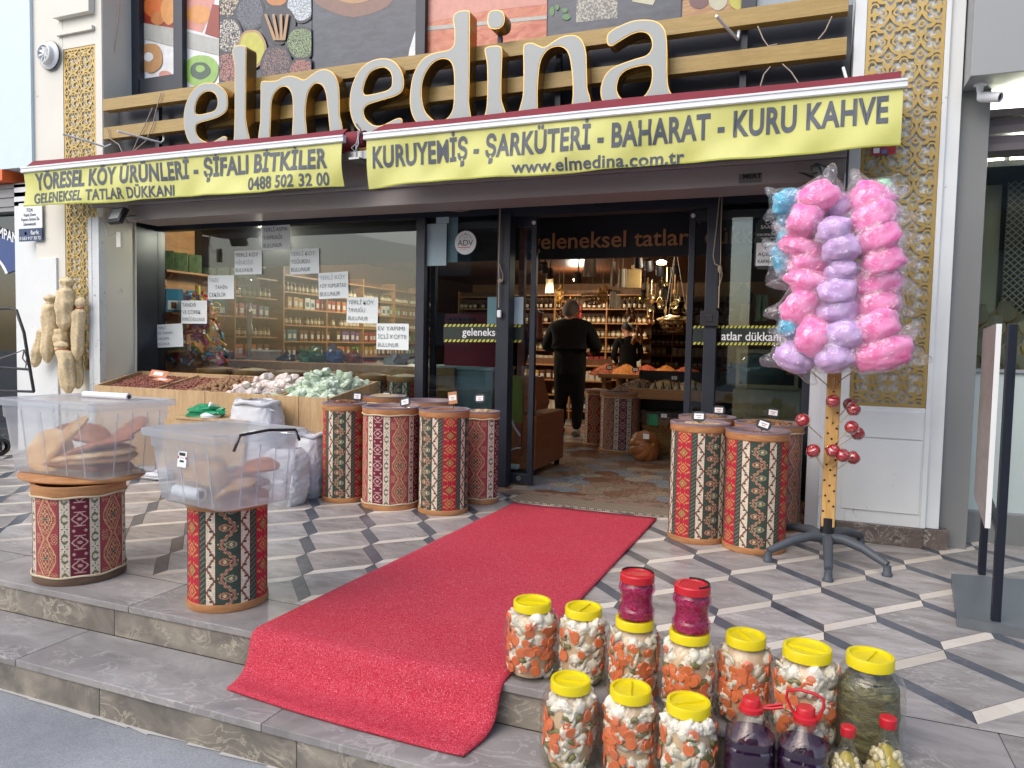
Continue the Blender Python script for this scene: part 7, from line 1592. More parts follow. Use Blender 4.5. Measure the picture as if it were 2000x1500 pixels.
# hanging goods
beige = mat('pale_board_wood', 'b59c6a', .5, var=.2); linen = mat('linen_bag', 'a39b8b', .8, var=.2); wick = mat('wicker', '8d6738', .7, var=.4, vs=70, bump=.8, bs=120, bd=.006)
t = thing('cutting_board', 'square beige board hanging brightly under the shop ceiling', 'board', W(1238, 540, 8.8)); q = MB(); q.box((-.09, 0, -.14), (.09, .02, .09)); q.box((-.04, 0, .09), (.04, .02, .14)); q.build('board', beige, t, bevel=.01); q = MB(); q.tube([(0, .01, .13), (0, .01, CZ-t.location.z)], .003, 5); q.build('string', linen, t)
for x, y, Y, w, h, lb_ in ((1152, 520, 9, .17, .26, 'white cloth bag hanging above the standing man'), (1216, 543, 8.8, .11, .22, 'white cloth bag hanging left of the beige board'), (1197, 535, 8.9, .05, .3, 'narrow pale cloth strip hanging between the cloth bags'), (1197, 585, 9.2, .08, .2, 'lower pale bag hanging over the wire basket'), (1073, 558, 9.6, .12, .2, 'grey cloth bag hanging at the left shelves'), (1206, 590, 9.4, .07, .16, 'pale spice bag hanging left of the black curtain')):
    t = thing('cloth_bag', lb_, 'bag', W(x, y, Y)); q = MB(); q.grid(lambda u, v: (-w/2+w*u*(1-.2*v)+.1*w*v, .01*math.sin(u*9), h/2-h*(1-v)), 8, 6); q.build('cloth', linen, t, solid=.02); q = MB(); q.tube([(0, 0, h/2), (0, 0, max(h/2+.01, CZ-t.location.z))], .003, 5); q.build('string', linen, t)
for x, y, Y, r_, lb_ in ((1160, 580, 9.6, .17, 'dark wicker bowl basket hanging above the standing man'), (1315, 632, 9.0, .17, 'wicker basket heaped with cloths hanging at the right')):
    t = thing('hanging_basket', lb_, 'basket', W(x, y, Y)); q = MB()
    for k in range(16): a = 6.283*k/16; q.tube([(r_*.45*math.cos(a), r_*.45*math.sin(a), -.1), (r_*.85*math.cos(a+.1), r_*.85*math.sin(a+.1), -.04), (r_*math.cos(a+.2), r_*math.sin(a+.2), .04)], .006, 5)
    for z, k_ in ((-.1, .45), (-.05, .8), (0, .93), (.04, 1)): q.tube([(r_*k_*math.cos(a), r_*k_*math.sin(a), z) for a in [j*.2618 for j in range(25)]], .008, 5)
    q.build('wicker', wick, t); q = MB()
    for k in range(3): a = 2.09*k; q.tube([(r_*math.cos(a), r_*math.sin(a), .04), (0, 0, CZ-t.location.z)], .003, 4)
    q.build('string', linen, t)
    if y > 600: q = MB(); q.blob((0, 0, .05), (.17, .13, .05), .5, 3, 3); q.build('folded_cloth', beige, t, smooth=60)
for k, (x, y, Y, w_, lb_) in enumerate(((1092, 560, 9.8, .09, 'small woven pouch hanging left of the standing man'), (1100, 590, 10.2, .07, 'dried herb bunch hanging over the tall shelves'), (1128, 600, 10.4, .08, 'string of dried peppers hanging right of the herb bunch'), (1178, 560, 9.9, .1, 'yellow squash shaped ornament hanging under the wicker bowl'), (1232, 600, 10.5, .09, 'dark herb bundle hanging near the middle of the doorway'), (1245, 640, 10.3, .1, 'dark dried aubergine string hanging behind the young man'))):
    t = thing('hanging_bundle', lb_, 'dried goods', W(x, y, Y)); q = MB(); rr = random.Random(k)
    for j in range(14): q.blob((rr.uniform(-.6, .6)*w_, rr.uniform(-.3, .3)*w_, -.2*rr.random()), (w_*.32, w_*.3, w_*.5), .3, j, 1)
    q.build('bundle', PM2[('ochre', 'brown', 'red', 'ochre', 'brown', 'brown')[k]], t, smooth=60); q = MB(); q.tube([(0, 0, 0), (0, 0, CZ-t.location.z)], .003, 4); q.build('string', linen, t)
rr = random.Random(12); spn = mat('wooden_spoon', '9b6f42', .5, var=.2); tin = mat('shiny_tin', 'c9b98c', .2, metal=.9, var=.2)
kinds = ('spoon', 'ladle', 'strainer')
for k in range(26):
    x = rr.uniform(1262, 1342); y = rr.uniform(545, 628) if x < 1310 else rr.uniform(560, 605); Y = rr.uniform(8.7, 9.8); kd = kinds[k % 3]; m = tin if kd != 'spoon' else spn
    t = thing('kitchen_'+kd, {'spoon': 'wooden spoon', 'ladle': 'shiny ladle', 'strainer': 'round shiny strainer'}[kd]+' hanging among the kitchen tools at the right of the doorway', kd, W(x, y, Y), rr.uniform(-.6, .6), group='hanging kitchen tools')
    q = MB(); q.tube([(0, 0, -.02), (0, 0, .16)], .006, 6); q.build('handle', m, t)
    q = MB()
    if kd == 'spoon': q.blob((0, 0, -.05), (.024, .01, .036), .05, k, 2)
    elif kd == 'ladle': q.lathe([(0, -.03), (.025, -.025), (.038, 0), (.036, 0), (.024, -.021), (0, -.026)], 14, Matrix.Translation((0, -.03, -.04)), cap=False)
    else: q.lathe([(0, -.004), (.045, 0), (.05, .004), (.045, .004)], 18, Matrix.Translation((0, 0, -.06)) @ R9, cap=False)
    q.build('bowl', m, t, smooth=60)
# spice counters
def table(label, x0, x1, y0, y1, z, fh=.12):
    t = thing('goods_counter', label, 'counter', ((x0+x1)/2, y0, 0)); q = MB(); q.box((x0, y0, z-fh), (x1, y0+.03, z)); q.build('front_board', wood('honey_counter', '9a6a3c', 'c08f5a', (1, 6, 9), .45, 3) if 'hc' not in M else M['hc'], t, world=True, bevel=.004)
    q = MB(); q.box((x0, y0+.031, z-.06), (x1, y1, z-.03)); q.build('counter_top', M['shelfwood'], t, world=True)
    for xx in (x0+.04, x1-.08):
        for yy in (y0+.05, y1-.08): q = MB(); q.box((xx, yy, 0), (xx+.05, yy+.05, z-.061)); q.build('leg', M['shelfwood'], t, world=True)
    return t
T1z = W(1280, 778, 7.9).z; x0 = W(1228, 770, 7.9).x; x1 = W(1378, 770, 7.9).x
table('wooden counter of beans at the right inside the doorway', x0, .6, 7.9, 8.75, T1z+.1, .11)
T2z = W(1250, 735, 9.2).z; table('wooden counter of orange spice heaps further inside', W(1168, 735, 9.2).x, .8, 9.2, 10.1, T2z+.02, .05)
spice = {k: mat('spice_'+k, v, .8, var=.35, vs=60, bump=.5, bs=120, bd=.006) for k, v in dict(chili='a5502a', curry='c27a35', paprika='b0522e', brown='6f4a33', beans='8f8161', dark='4d3328', rice='a89c80').items()}
def cone(label, x, y, z, r_, h, m, seed):
    q = MB(); q.grid(lambda u, v: (x+r_*(1-v)*math.cos(6.2832*u)*(1+.05*math.sin(u*19)), y+.38*(1-v)*math.sin(6.2832*u), z+h*v**.8+.01*mnoise.noise(Vector((u*9, v*9, seed)))), 32, 8, close=True); 
    rr = random.Random(seed)
    for _ in range(120): a, d = rr.uniform(0, 6.28), rr.random()**.5; q.blob((x+r_*d*math.cos(a), y+.38*d*math.sin(a), z+h*(1-d)**.8), .009, .2, _, 1)
    o = q.build('spice_heap', spice[m], smooth=50); tag(o, label, 'spice', kind='stuff')
for k, (px, m, lb_) in enumerate(((1185, 'chili', 'reddish spice heap at the left end of the far counter'), (1222, 'curry', 'orange brown spice heap beside the leftmost one'), (1262, 'paprika', 'middle spice heap of the far counter'), (1300, 'curry', 'bright orange spice heap under the hanging basket'), (1340, 'chili', 'orange spice heap at the right door frame'))):
    cone(lb_, W(px, 730, 9.6).x, 9.62, T2z-.01, .26, .15, m, k)
for k, (px, m, lb_) in enumerate(((1252, 'dark', 'dark beans on the near counter'), (1300, 'beans', 'greenish beans on the near counter'), (1350, 'rice', 'pale grain on the near counter by the door frame'))): cone(lb_, W(px, 760, 8.3).x, 8.33, T1z+.05, .34, .15, m, 20+k)
for px, py, Y, lb_ in ((1190, 718, 9.25, 'tag at the left end of the far spice counter'), (1258, 733, 9.22, 'tag in the middle of the far spice counter'), (1317, 738, 8.0, 'tag among the beans of the near counter'), (1241, 722, 9.22, 'tag between two orange spice heaps'), (1297, 812, 7.55, 'black tag leaning on the wrapped wicker basket')): price_tag(px, py, Y, lb_, 0, -.15)
q = MB(); q.box((x0+.05, 7.98, .1), (.5, 8.7, T1z-.06)); q = MB()
for k in range(9):
    xx = x0+.1+k*.085
    goods('b', (xx, 7.97, .62), 0, 'dark capped bottle in the row under the bean counter', 'bottles under the bean counter', .75)
q = MB(); q.box((x0+.02, 7.93, .6), (.5, 8.3, .618)); o = q.build('bottle_shelf', M['shelfwood']); tag(o, 'low shelf under the bean counter carrying small bottles', 'shelf')
q = MB(); q.box((x0+.02, 8.31, .0), (.5, 8.33, .9)); o = q.build('shelf_backing', M['black']); tag(o, 'black panel behind the bottles under the bean counter', 'panel')
# inside drums, wicker basket, pumpkin
drumpx('darker red drum inside the doorway, left of the pair', (1141, 1182, 874, 762), 'i', 20, ('flat yellowish grain in the left drum of the inside pair', 'seed', .01, 120, .03, .6), cord=True, n=180)
drumpx('maroon drum inside the doorway, front one of the pair', (1170, 1248, 888, 768), 'r', 200, n=180, cord=True)
p = G(1290, 892); wb = thing('wicker_basket', 'round wicker basket wrapped with clear film inside the doorway', 'basket', (p.x, p.y+.3, 0)); r_ = .27; hb = W(1290, 812, p.y+.1).z
q = MB(); n = 120
def wf_(u, v): a = 6.2832*u; k = 1+.05*math.sin(a*30+(math.pi if int(v*22) % 2 else 0)); return (r_*(.82+.2*v)*k*math.cos(a), r_*(.82+.2*v)*k*math.sin(a), hb*v)
q.grid(wf_, n, 22, close=True); q.build('wicker', wick, wb, smooth=30)
q = MB(); q.grid(lambda u, v: ((r_*1.06+.01*math.sin(u*60))*math.cos(6.2832*u), (r_*1.06+.01*math.sin(u*60))*math.sin(6.2832*u), hb-.09+.13*v), 60, 3, close=True); q.lathe([(r_*1.05, hb+.03), (r_*.5, hb+.04), (0, hb+.03)], 24, cap=False); q.build('film', M['film'], wb)
q = MB(); q.raw([((r_*1.09)*math.cos(a), (r_*1.09)*math.sin(a), z) for z in (hb-.1, hb+.02) for a in (rad(-125), rad(-112), rad(-98))], [(0, 1, 4, 3), (1, 2, 5, 4)]); q.build('green_label', mat('green_label', '3f9c6e', .4), wb)
def pumpkin(px, py, r_, label, rz):
    p = G(px, py); t = thing('pumpkin', label, 'pumpkin', (p.x, p.y+r_*.8, 0), rz); q = MB(); n = 72
    Mx = Matrix.Translation((0, 0, r_*.78)) @ Matrix.Rotation(rad(70), 4, 'X') @ Matrix.Rotation(rad(20), 4, 'Y')
    def fn(u, v): a = 6.2832*u; ph = math.pi*v; k = 1-.09*abs(math.cos(a*5.5))**.5*0-.10*(1-abs(math.sin(a*5)))**2; rr_ = r_*math.sin(ph)**.75*k; return Mx @ Vector((rr_*math.cos(a), rr_*math.sin(a), -r_*.8*math.cos(ph)*(1-.15*math.sin(ph))))
    q.grid(fn, n, 24, close=True); q.build('rind', mat('pumpkin_rind', '9c6236', .5, var=.3, vs=9), t, smooth=60); q = MB(); q.tube([Mx @ Vector((0, 0, r_*.72)), Mx @ Vector((.01, 0, r_*.86))], [.022, .014], 8); q.build('stem', PM2['ochre'], t); return t
pumpkin(1253, 903, .175, 'big brownish orange ribbed pumpkin on the shop floor with a small tag', .5); pumpkin(1318, 890, .15, 'second pumpkin mostly hidden behind the right drums', 1.5)
q = MB(); c = W(1264, 851, 7.36); q.box((c.x-.03, 7.3, c.z-.025), (c.x+.03, 7.305, c.z+.025)); o = q.build('price_sticker', M['wpaint']); o.rotation_euler = (0, 0, 0); tag(o, 'small white sticker on the big pumpkin', 'sticker')
# reddish cabinet and box left of the doorway
cr = wood('reddish_veneer', '7d4326', '9a5a36', (1, 1, 6), .35, 3); c1 = G(1032, 930); c2 = G(1077, 905)
cb = thing('wooden_cabinet', 'reddish brown veneered cabinet just inside the left of the doorway', 'cabinet', (c1.x, c1.y, 0)); zt2 = W(1032, 812, c1.y).z
q = MB(); q.box((c1.x-.55, c1.y, .06), (c1.x+.06, c2.y+.05, zt2)); q.build('body', cr, cb, world=True, bevel=.006)
for xx, yy in ((c1.x-.5, c1.y+.04), (c1.x, c1.y+.04), (c1.x, c2.y-.05)): q = MB(); q.box((xx, yy, 0), (xx+.04, yy+.04, .06)); q.build('foot', M['black'], cb, world=True)
q = MB(); q.prism([(c1.x-.32, zt2+.04), (c1.x+.03, zt2+.04), (c1.x+.05, zt2+.1), (c1.x-.02, zt2+.34), (c1.x-.32, zt2+.34)], c1.y+.05, c1.y+.4); o = q.build('slanted_box', cr, bevel=.005); tag(o, 'slanted reddish wooden box standing over the cabinet', 'box')
q = MB(); q.box((c1.x-.28, c1.y+.1, zt2), (c1.x-.24, c1.y+.14, zt2+.039)); q.box((c1.x-.04, c1.y+.1, zt2), (c1.x, c1.y+.14, zt2+.039)); f_ = q.build('foot', M['steel'], o)
q = MB(); a = W(1000, 825, 5.78); b = W(1021, 735, 5.78); q.box((a.x, 5.78, a.z), (b.x, 5.8, b.z)); o = q.build('display_board', mat('olive_brass_board', '8a8a3e', .35, metal=.3)); tag(o, 'olive gold board behind the lower part of the open door leaf', 'board')
q = MB(); a = W(1010, 700, 5.9); b = W(1020, 440, 5.9); q.box((a.x, 5.9, .2), (a.x+.05, 5.95, 2.2)); o = q.build('wooden_post', wood('red_post', '7a3a28', '94503a', (1, 1, 5), .5, 3)); tag(o, 'reddish wooden post behind the open door leaf', 'post')
gj = thing('spice_cylinder', 'clear cylinder of red spice above the cabinet', 'jar', W(1045, 660, 6.7)); q = MB(); q.lathe([(0, -.0), (.07, 0), (.07, .24), (0, .24)], 20); q.build('red_spice', spice['chili'], gj, smooth=50); q = MB(); q.lathe([(.074, -.01), (.074, .27)], 20, cap=False); q.build('jar_wall', M['pet'], gj, smooth=50)
# crate and chest behind the side pane
rc = thing('plastic_crate', 'bright red plastic crate tower behind the pane beside the door', 'crate', (W(915, 650, 6.4).x, 6.4, .85)); rm = mat('crimson_plastic', 'a3152f', .4, var=.1)
xa, xb = W(868, 650, 6.4).x, W(972, 650, 6.4).x
q = MB(); q.box((xa, 6.4, .93), (xb, 6.8, W(915, 612, 6.4).z)); q.build('side', rm, rc, world=True, bevel=.01)
q = MB()
for i in range(6):
    for j in range(4): q.box((xa+.05+i*.05, 6.392, 1.26+j*.04), (xa+.08+i*.05, 6.3995, 1.285+j*.04))
q.build('hole_shade', M['black'], rc, world=True)  # black blocks stand for the shade in the openings of a closed side
ch = thing('chest_freezer', 'pale grey chest behind the pane beside the door', 'freezer', (W(900, 760, 6.35).x, 6.35, 0)); xa, xb = W(832, 760, 6.35).x, W(962, 760, 6.35).x; zc_ = W(900, 715, 6.35).z
q = MB(); q.box((xa, 6.35, .05), (xb, 7.0, zc_-.04)); q.build('body', mat('pale_appliance', '9fb0b5', .35, var=.05), ch, world=True, bevel=.01); q = MB(); q.box((xa-.01, 6.34, zc_-.039), (xb+.01, 7.01, zc_)); q.build('lid', mat('appliance_lid', 'b4c0c3', .3), ch, world=True, bevel=.006)
# behind the right side light: balloon jar and pine case
pc = thing('pine_case', 'pine display case behind the pane right of the doorway', 'case', (W(1480, 830, 6.3).x, 6.3, 0)); xa, xb = W(1430, 800, 6.3).x, W(1562, 800, 6.3).x
q = MB(); q.box((xa, 6.3, 0), (xb, 6.9, W(1480, 762, 6.3).z)); q.build('case_body', M['ply'], pc, world=True, bevel=.006)
q = MB(); z0_, z1_ = W(1480, 758, 6.3).z, W(1480, 690, 6.3).z
for a, b in (((xa+.02, z0_), (xb-.02, z0_+.03)), ((xa+.02, z1_), (xb-.02, z1_+.03)), ((xa+.02, z0_+.03), (xa+.05, z1_)), ((xb-.05, z0_+.03), (xb-.02, z1_))): q.box((a[0], 6.28, a[1]), (b[0], 6.299, b[1]))
q.build('picture_frame', M['ply'], pc, world=True)
q = MB(); c = W(1485, 725, 6.6); q.lathe([(0, -.16), (.1, -.15), (.2, -.05), (.21, .03), (.13, .13), (.05, .16), (.05, .19)], 30, Matrix.Translation(c), cap=False); o = q.build('demijohn', mat('dim_glass_jar', '6d7672', .1, var=.2), smooth=50); tag(o, 'fat round glass demijohn on the pine case right of the doorway', 'jar')
for k, (x, y) in enumerate(((1453, 600), (1482, 602), (1493, 602))):
    q = MB(); c = W(x, y, 7.2); q.box((-.03, 0, -.12), (.03, .01, .12)); o = q.build('tin_strip', tin); o.location = c; tag(o, ('left', 'middle', 'right')[k]+' shiny tin tool hanging behind the right pane', 'kitchen tool')
q = MB(); c = W(1452, 577, 7.1); q.prism([(c.x, c.z+.12), (c.x+.09, c.z), (c.x+.07, c.z-.08), (c.x-.07, c.z-.08), (c.x-.09, c.z)], c.y, c.y+.01); o = q.build('leaf_sign', M['tagblack']); tag(o, 'drop shaped dark sign hanging behind the right pane', 'sign')

# ---------------------------------------------------------------- people inside
def body(t, joints, bones, m, name, sub=2):
    """one continuous skinned surface; joints: name -> (pos, rx, ry)"""
    me = bpy.data.meshes.new(name); idx = {k: i for i, k in enumerate(joints)}
    me.from_pydata([joints[k][0] for k in joints], [(idx[a], idx[b]) for a, b in bones], []); ob = bpy.data.objects.new(name, me); COL.objects.link(ob)
    md = ob.modifiers.new('skin', 'SKIN'); md.use_smooth_shade = True; s2 = ob.modifiers.new('sub', 'SUBSURF'); s2.levels = s2.render_levels = sub
    for k in joints: v = me.skin_vertices[0].data[idx[k]]; v.radius = joints[k][1:3]; v.use_root = (k == list(joints)[0])
    dg = bpy.context.evaluated_depsgraph_get(); m2 = bpy.data.meshes.new_from_object(ob.evaluated_get(dg)); bpy.data.objects.remove(ob)
    for p_ in m2.polygons: p_.use_smooth = True
    m2.materials.clear(); m2.materials.append(m); o = bpy.data.objects.new(name, m2); COL.objects.link(o); o.parent = t; return o
coat = mat('black_coat', '050607', .95, var=.2, bump=.3, bs=20, bd=.01); skin = mat('skin', 'b98468', .5, var=.06); hairg = mat('grey_hair', '6f6862', .8, var=.3, vs=60, bump=.5, bs=200); hairb = mat('black_hair', '171310', .6, var=.2)
def head(t, c, r_, rz, hair, tilt=0):
    Mx = Matrix.Translation(c) @ Matrix.Rotation(rz, 4, 'Z') @ Matrix.Rotation(tilt, 4, 'X'); vs, fs = ICO[4]; out = []
    for v in vs:
        x, y, z = v.x*.77, v.y*.93, v.z*1.12
        if z < -.25: k = 1-.28*((-z-.25)/.87); x *= k; y = y*k-.05*(1-k)
        if v.y < -.5: y += .03*(abs(v.x) < .35)*(abs(z) < .2)
        out.append(Mx @ Vector((x*r_, y*r_, z*r_)))
    q = MB(); q.raw(out, fs)
    q.blob((0, 0, 0), (.001, .001, .001), 0, 0, 1, Mx)
    def at(x, y, z): return Mx @ Vector((x*r_, y*r_, z*r_))
    q.raw([at(*p) for p in ((-.1, -.88, .12), (.1, -.88, .12), (.16, -.88, -.22), (-.16, -.88, -.22), (0, -1.17, -.2))], [(0, 1, 4), (1, 2, 4), (2, 3, 4), (3, 0, 4)])
    for sx in (-1, 1): q.blob(at(sx*.8, .05, -.02), (.08*r_, .16*r_, .24*r_), .1, 1, 2)
    q.tube([at(0, .12, -.6), at(0, .2, -1.6)], [.55*r_, .62*r_], 16); h = q.build('head', skin, t, smooth=80)
    q = MB()
    for sx in (-1, 1): q.blob(at(sx*.32, -.84, .05), (.09*r_, .05*r_, .06*r_), 0, 1, 2)
    q.build('eye', mat('eye_dark', '1b1512', .2), t, smooth=80); q = MB(); q.blob(at(0, -.88, -.45), (.22*r_, .06*r_, .04*r_), .05, 2, 2); q.build('mouth', mat('lips', '9c5f52', .5), t, smooth=80)
    q = MB(); out = []; f2 = []
    for v in vs:
        x, y, z = v.x*.84, v.y*1.0+.05, v.z*1.12+.05; out.append(Mx @ Vector((x*r_, y*r_, z*r_)))
    for f in fs:
        c_ = sum((vs[i] for i in f), Vector())/3
        if c_.z > .42-.9*max(-.2, c_.y+.3) and not (c_.y < -.45 and c_.z < .5): f2.append(f)
    q.raw(out, f2); q.build('hair', hair, t, smooth=80)
def hand(t, wrist, dirv, up, s=1., name='hand', curl=.5):
    """palm and five jointed fingers"""
    d = Vector(dirv).normalized(); u = Vector(up); u = (u-d*u.dot(d)).normalized(); w = d.cross(u); W0 = Vector(wrist)
    J = {'wrist': (W0, .027*s, .02*s), 'palm': (W0+d*.045*s, .036*s, .016*s), 'knk': (W0+d*.085*s, .04*s, .014*s)}; o = body(t, J, [('wrist', 'palm'), ('palm', 'knk')], skin, name)
    for k, (off, L, r_) in enumerate(((-.03, .062, .0085), (-.01, .075, .009), (.012, .07, .0088), (.032, .055, .0075))):
        b = W0+d*.08*s+w*off*s; P = [b]; dr = d
        for j in range(3): dr = (dr*math.cos(curl*.8)-u*math.sin(curl*.8)).normalized(); P.append(P[-1]+dr*L*s*(.45, .32, .25)[j])
        q = MB(); q.tube([W0+d*.06*s+w*off*s*.8]+P, [r_*s, r_*s*1.05, r_*s, r_*s*.9, r_*s*.6], 10); f = q.build('finger', skin, t, smooth=80)
    b = W0+d*.03*s-w*.03*s; q = MB(); q.tube([b, b+(d*.6-w*.8-u*.2).normalized()*.035*s, b+(d*.75-w*.65-u*.3).normalized()*.062*s, b+(d*.9-w*.45-u*.4).normalized()*.08*s], [.012*s, .011*s, .0095*s, .006*s], 10); q.build('thumb', skin, t, smooth=80)
# the standing man, seen from behind
gp = G(1110, 851); mn = thing('person', 'man in a long black coat seen from behind in the doorway, elbows bent', 'person', (gp.x, gp.y, 0), rad(8)); H_ = W(1110, 588, gp.y).z; k = H_/1.74
V_ = lambda x, y, z: Vector((x*k, y*k, z*k))
J = {'pelvis': (V_(0, 0, .98), .2*k, .15*k), 'waist': (V_(0, 0, 1.13), .2*k, .15*k), 'chest': (V_(0, 0, 1.3), .185*k, .135*k), 'neck': (V_(0, .0, 1.53), .085*k, .085*k), 'shl': (V_(-.19, 0, 1.39), .095*k, .1*k), 'shr': (V_(.19, 0, 1.39), .095*k, .1*k),
     'ell': (V_(-.28, .02, 1.13), .08*k, .08*k), 'elr': (V_(.3, .0, 1.14), .08*k, .08*k), 'wrl': (V_(-.2, .24, 1.12), .045*k, .045*k), 'wrr': (V_(.22, .24, 1.1), .045*k, .045*k),
     'hem': (V_(0, 0, .66), .2*k, .15*k), 'hl': (V_(-.09, 0, .58), .1*k, .1*k), 'hr': (V_(.09, 0, .58), .1*k, .1*k), 'kl': (V_(-.1, .02, .44), .08*k, .08*k), 'kr': (V_(.1, -.0, .44), .08*k, .08*k), 'al': (V_(-.11, .12, .1), .05*k, .055*k), 'ar': (V_(.09, -.02, .08), .05*k, .055*k)}
body(mn, J, [('pelvis', 'waist'), ('waist', 'chest'), ('chest', 'neck'), ('chest', 'shl'), ('chest', 'shr'), ('shl', 'ell'), ('ell', 'wrl'), ('shr', 'elr'), ('elr', 'wrr'), ('pelvis', 'hem'), ('hem', 'hl'), ('hem', 'hr'), ('hl', 'kl'), ('hr', 'kr'), ('kl', 'al'), ('kr', 'ar')], coat, 'coat_and_trousers')
head(mn, V_(0, .0, 1.61), .118*k, math.pi-.25, hairg); hand(mn, V_(-.2, .25, 1.12), (.3, 1, -.1), (0, 0, 1)); hand(mn, V_(.22, .25, 1.1), (-.3, 1, -.1), (0, 0, 1))
for sx, y_, in ((-.11, .1), (.09, -.03)):
    q = MB(); q.tube([V_(sx, y_-.1, .045), V_(sx, y_, .055), V_(sx, y_+.1, .045), V_(sx, y_+.17, .035)], [.035, .045, .042, .025], 12); q.build('shoe', mat('pale_shoe', '77736c', .5) if sx > 0 else coat, mn, smooth=60)
mn.scale = (1.14, 1.1, 1)
# the young man further back, head bowed
yp = W(1228, 640, 11.2); ym = thing('person', 'young man in a black jacket bowing his head behind the spice counter', 'person', (yp.x, 11.2, 0), rad(-150)); k = (W(1224, 627, 11.2).z)/1.7
J = {'pelvis': (V_(0, 0, .95), .15*k, .11*k), 'waist': (V_(0, 0, 1.1), .14*k, .1*k), 'chest': (V_(0, -.02, 1.3), .165*k, .11*k), 'neck': (V_(0, -.05, 1.45), .07*k, .065*k), 'shl': (V_(-.19, -.02, 1.38), .065*k, .065*k), 'shr': (V_(.19, -.02, 1.38), .065*k, .065*k), 'ell': (V_(-.24, -.03, 1.1), .05*k, .05*k), 'elr': (V_(.24, -.03, 1.1), .05*k, .05*k), 'wrl': (V_(-.12, -.22, 1.0), .036*k, .036*k), 'wrr': (V_(.12, -.22, 1.0), .036*k, .036*k), 'hl': (V_(-.09, 0, .85), .09*k, .09*k), 'hr': (V_(.09, 0, .85), .09*k, .09*k), 'kl': (V_(-.1, -.01, .48), .06*k, .06*k), 'kr': (V_(.1, -.01, .48), .06*k, .06*k), 'al': (V_(-.1, .02, .08), .045*k, .05*k), 'ar': (V_(.1, .02, .08), .045*k, .05*k)}
body(ym, J, [('pelvis', 'waist'), ('waist', 'chest'), ('chest', 'neck'), ('chest', 'shl'), ('chest', 'shr'), ('shl', 'ell'), ('ell', 'wrl'), ('shr', 'elr'), ('elr', 'wrr'), ('pelvis', 'hl'), ('pelvis', 'hr'), ('hl', 'kl'), ('hr', 'kr'), ('kl', 'al'), ('kr', 'ar')], coat, 'jacket_and_trousers')
head(ym, V_(0, -.1, 1.57), .112*k, 0, hairb, .45); hand(ym, V_(-.12, -.23, 1.0), (.2, -1, -.2), (0, 0, 1)); hand(ym, V_(.12, -.23, 1.0), (-.2, -1, -.2), (0, 0, 1))
# third person, mostly hidden by the open leaf: dark sleeve and a hand
tp_ = W(1000, 700, 6.95); tm = thing('person', 'customer in a dark jacket half hidden by the open door leaf, one hand showing', 'person', (tp_.x-.05, 7.0, 0), rad(160)); k = W(1040, 588, 6.95).z/1.72
J = {'pelvis': (V_(0, 0, .96), .15*k, .12*k), 'waist': (V_(0, 0, 1.1), .15*k, .11*k), 'chest': (V_(0, 0, 1.3), .17*k, .12*k), 'neck': (V_(0, -.02, 1.46), .07*k, .065*k), 'shl': (V_(-.2, 0, 1.4), .07*k, .07*k), 'shr': (V_(.2, 0, 1.4), .07*k, .07*k), 'ell': (V_(-.26, .06, 1.14), .055*k, .055*k), 'elr': (V_(.25, .02, 1.12), .055*k, .055*k), 'wrl': (V_(-.3, .16, .96), .042*k, .042*k), 'wrr': (V_(.18, -.2, 1.05), .04*k, .04*k), 'hl': (V_(-.09, 0, .85), .095*k, .095*k), 'hr': (V_(.09, 0, .85), .095*k, .095*k), 'kl': (V_(-.1, 0, .48), .065*k, .065*k), 'kr': (V_(.1, 0, .48), .065*k, .065*k), 'al': (V_(-.1, .0, .08), .045*k, .05*k), 'ar': (V_(.1, .0, .08), .045*k, .05*k)}
body(tm, J, [('pelvis', 'waist'), ('waist', 'chest'), ('chest', 'neck'), ('chest', 'shl'), ('chest', 'shr'), ('shl', 'ell'), ('ell', 'wrl'), ('shr', 'elr'), ('elr', 'wrr'), ('pelvis', 'hl'), ('pelvis', 'hr'), ('hl', 'kl'), ('hr', 'kr'), ('kl', 'al'), ('kr', 'ar')], coat, 'jacket_and_trousers')
head(tm, V_(0, -.02, 1.6), .115*k, 0, hairb); hand(tm, V_(-.3, .17, .95), (-.25, .3, -.8), (-.3, .9, .2)); hand(tm, V_(.18, -.21, 1.05), (0, -1, -.1), (0, 0, 1))

# ---------------------------------------------------------------- notes, stickers and cords on the glass
YG = YW-.012
def note(x0, y0, x1, y1, lines, label, rot=0):
    c = W((x0+x1)/2, (y0+y1)/2, YG); w = frompx(x1-x0, c)*1.06; h = frompx(y1-y0, c); a0, a1 = W(x0, (y0+y1)/2, YG).x, W(x1, (y0+y1)/2, YG).x; w = a1-a0
    t = thing('paper_note', label, 'notice', c, group='handwritten paper notes on the shop window'); q = MB(); rr = random.Random(int(x0))
    rot_ = rad(rot)
    def R2(x, z, y=0): return (x*math.cos(rot_)-z*math.sin(rot_), y, x*math.sin(rot_)+z*math.cos(rot_))
    q.grid(lambda u, v: R2(-w/2+w*u, -h/2+h*v, -.003*math.sin(u*3.1)*(1-v)), 6, 6); q.build('sheet', M['paper'], t, solid=.0006)
    n = len(lines); 
    for k, ln in enumerate(lines):
        faint = ln.startswith('~'); ln = ln.lstrip('~'); xs_ = -w*.44; ww = w*.88
        if ln.startswith('>'): ln = ln[1:]; xs_ = -w*.2; ww = w*.62
        zz = h/2-h*(k+.86)/n*.94; hh = h/n*(.5 if n < 4 else .46)
        P = Vector(R2(xs_, zz, -.006))
        write(ln, P, R2(1, .0), R2(0, 1), hh, M['inkfaint' if faint else 'ink'], parent=t, width=min(ww, hh*.78*len(ln)), bold=-.012, world=False, shear=rr.uniform(-.05, .12))
note(512, 439, 566, 488, ['YERLİ ASMA', 'YAPRAĞI', 'BULUNUR'], 'handwritten note at the peak of the paper arch, YERLİ ASMA YAPRAĞI', 1)
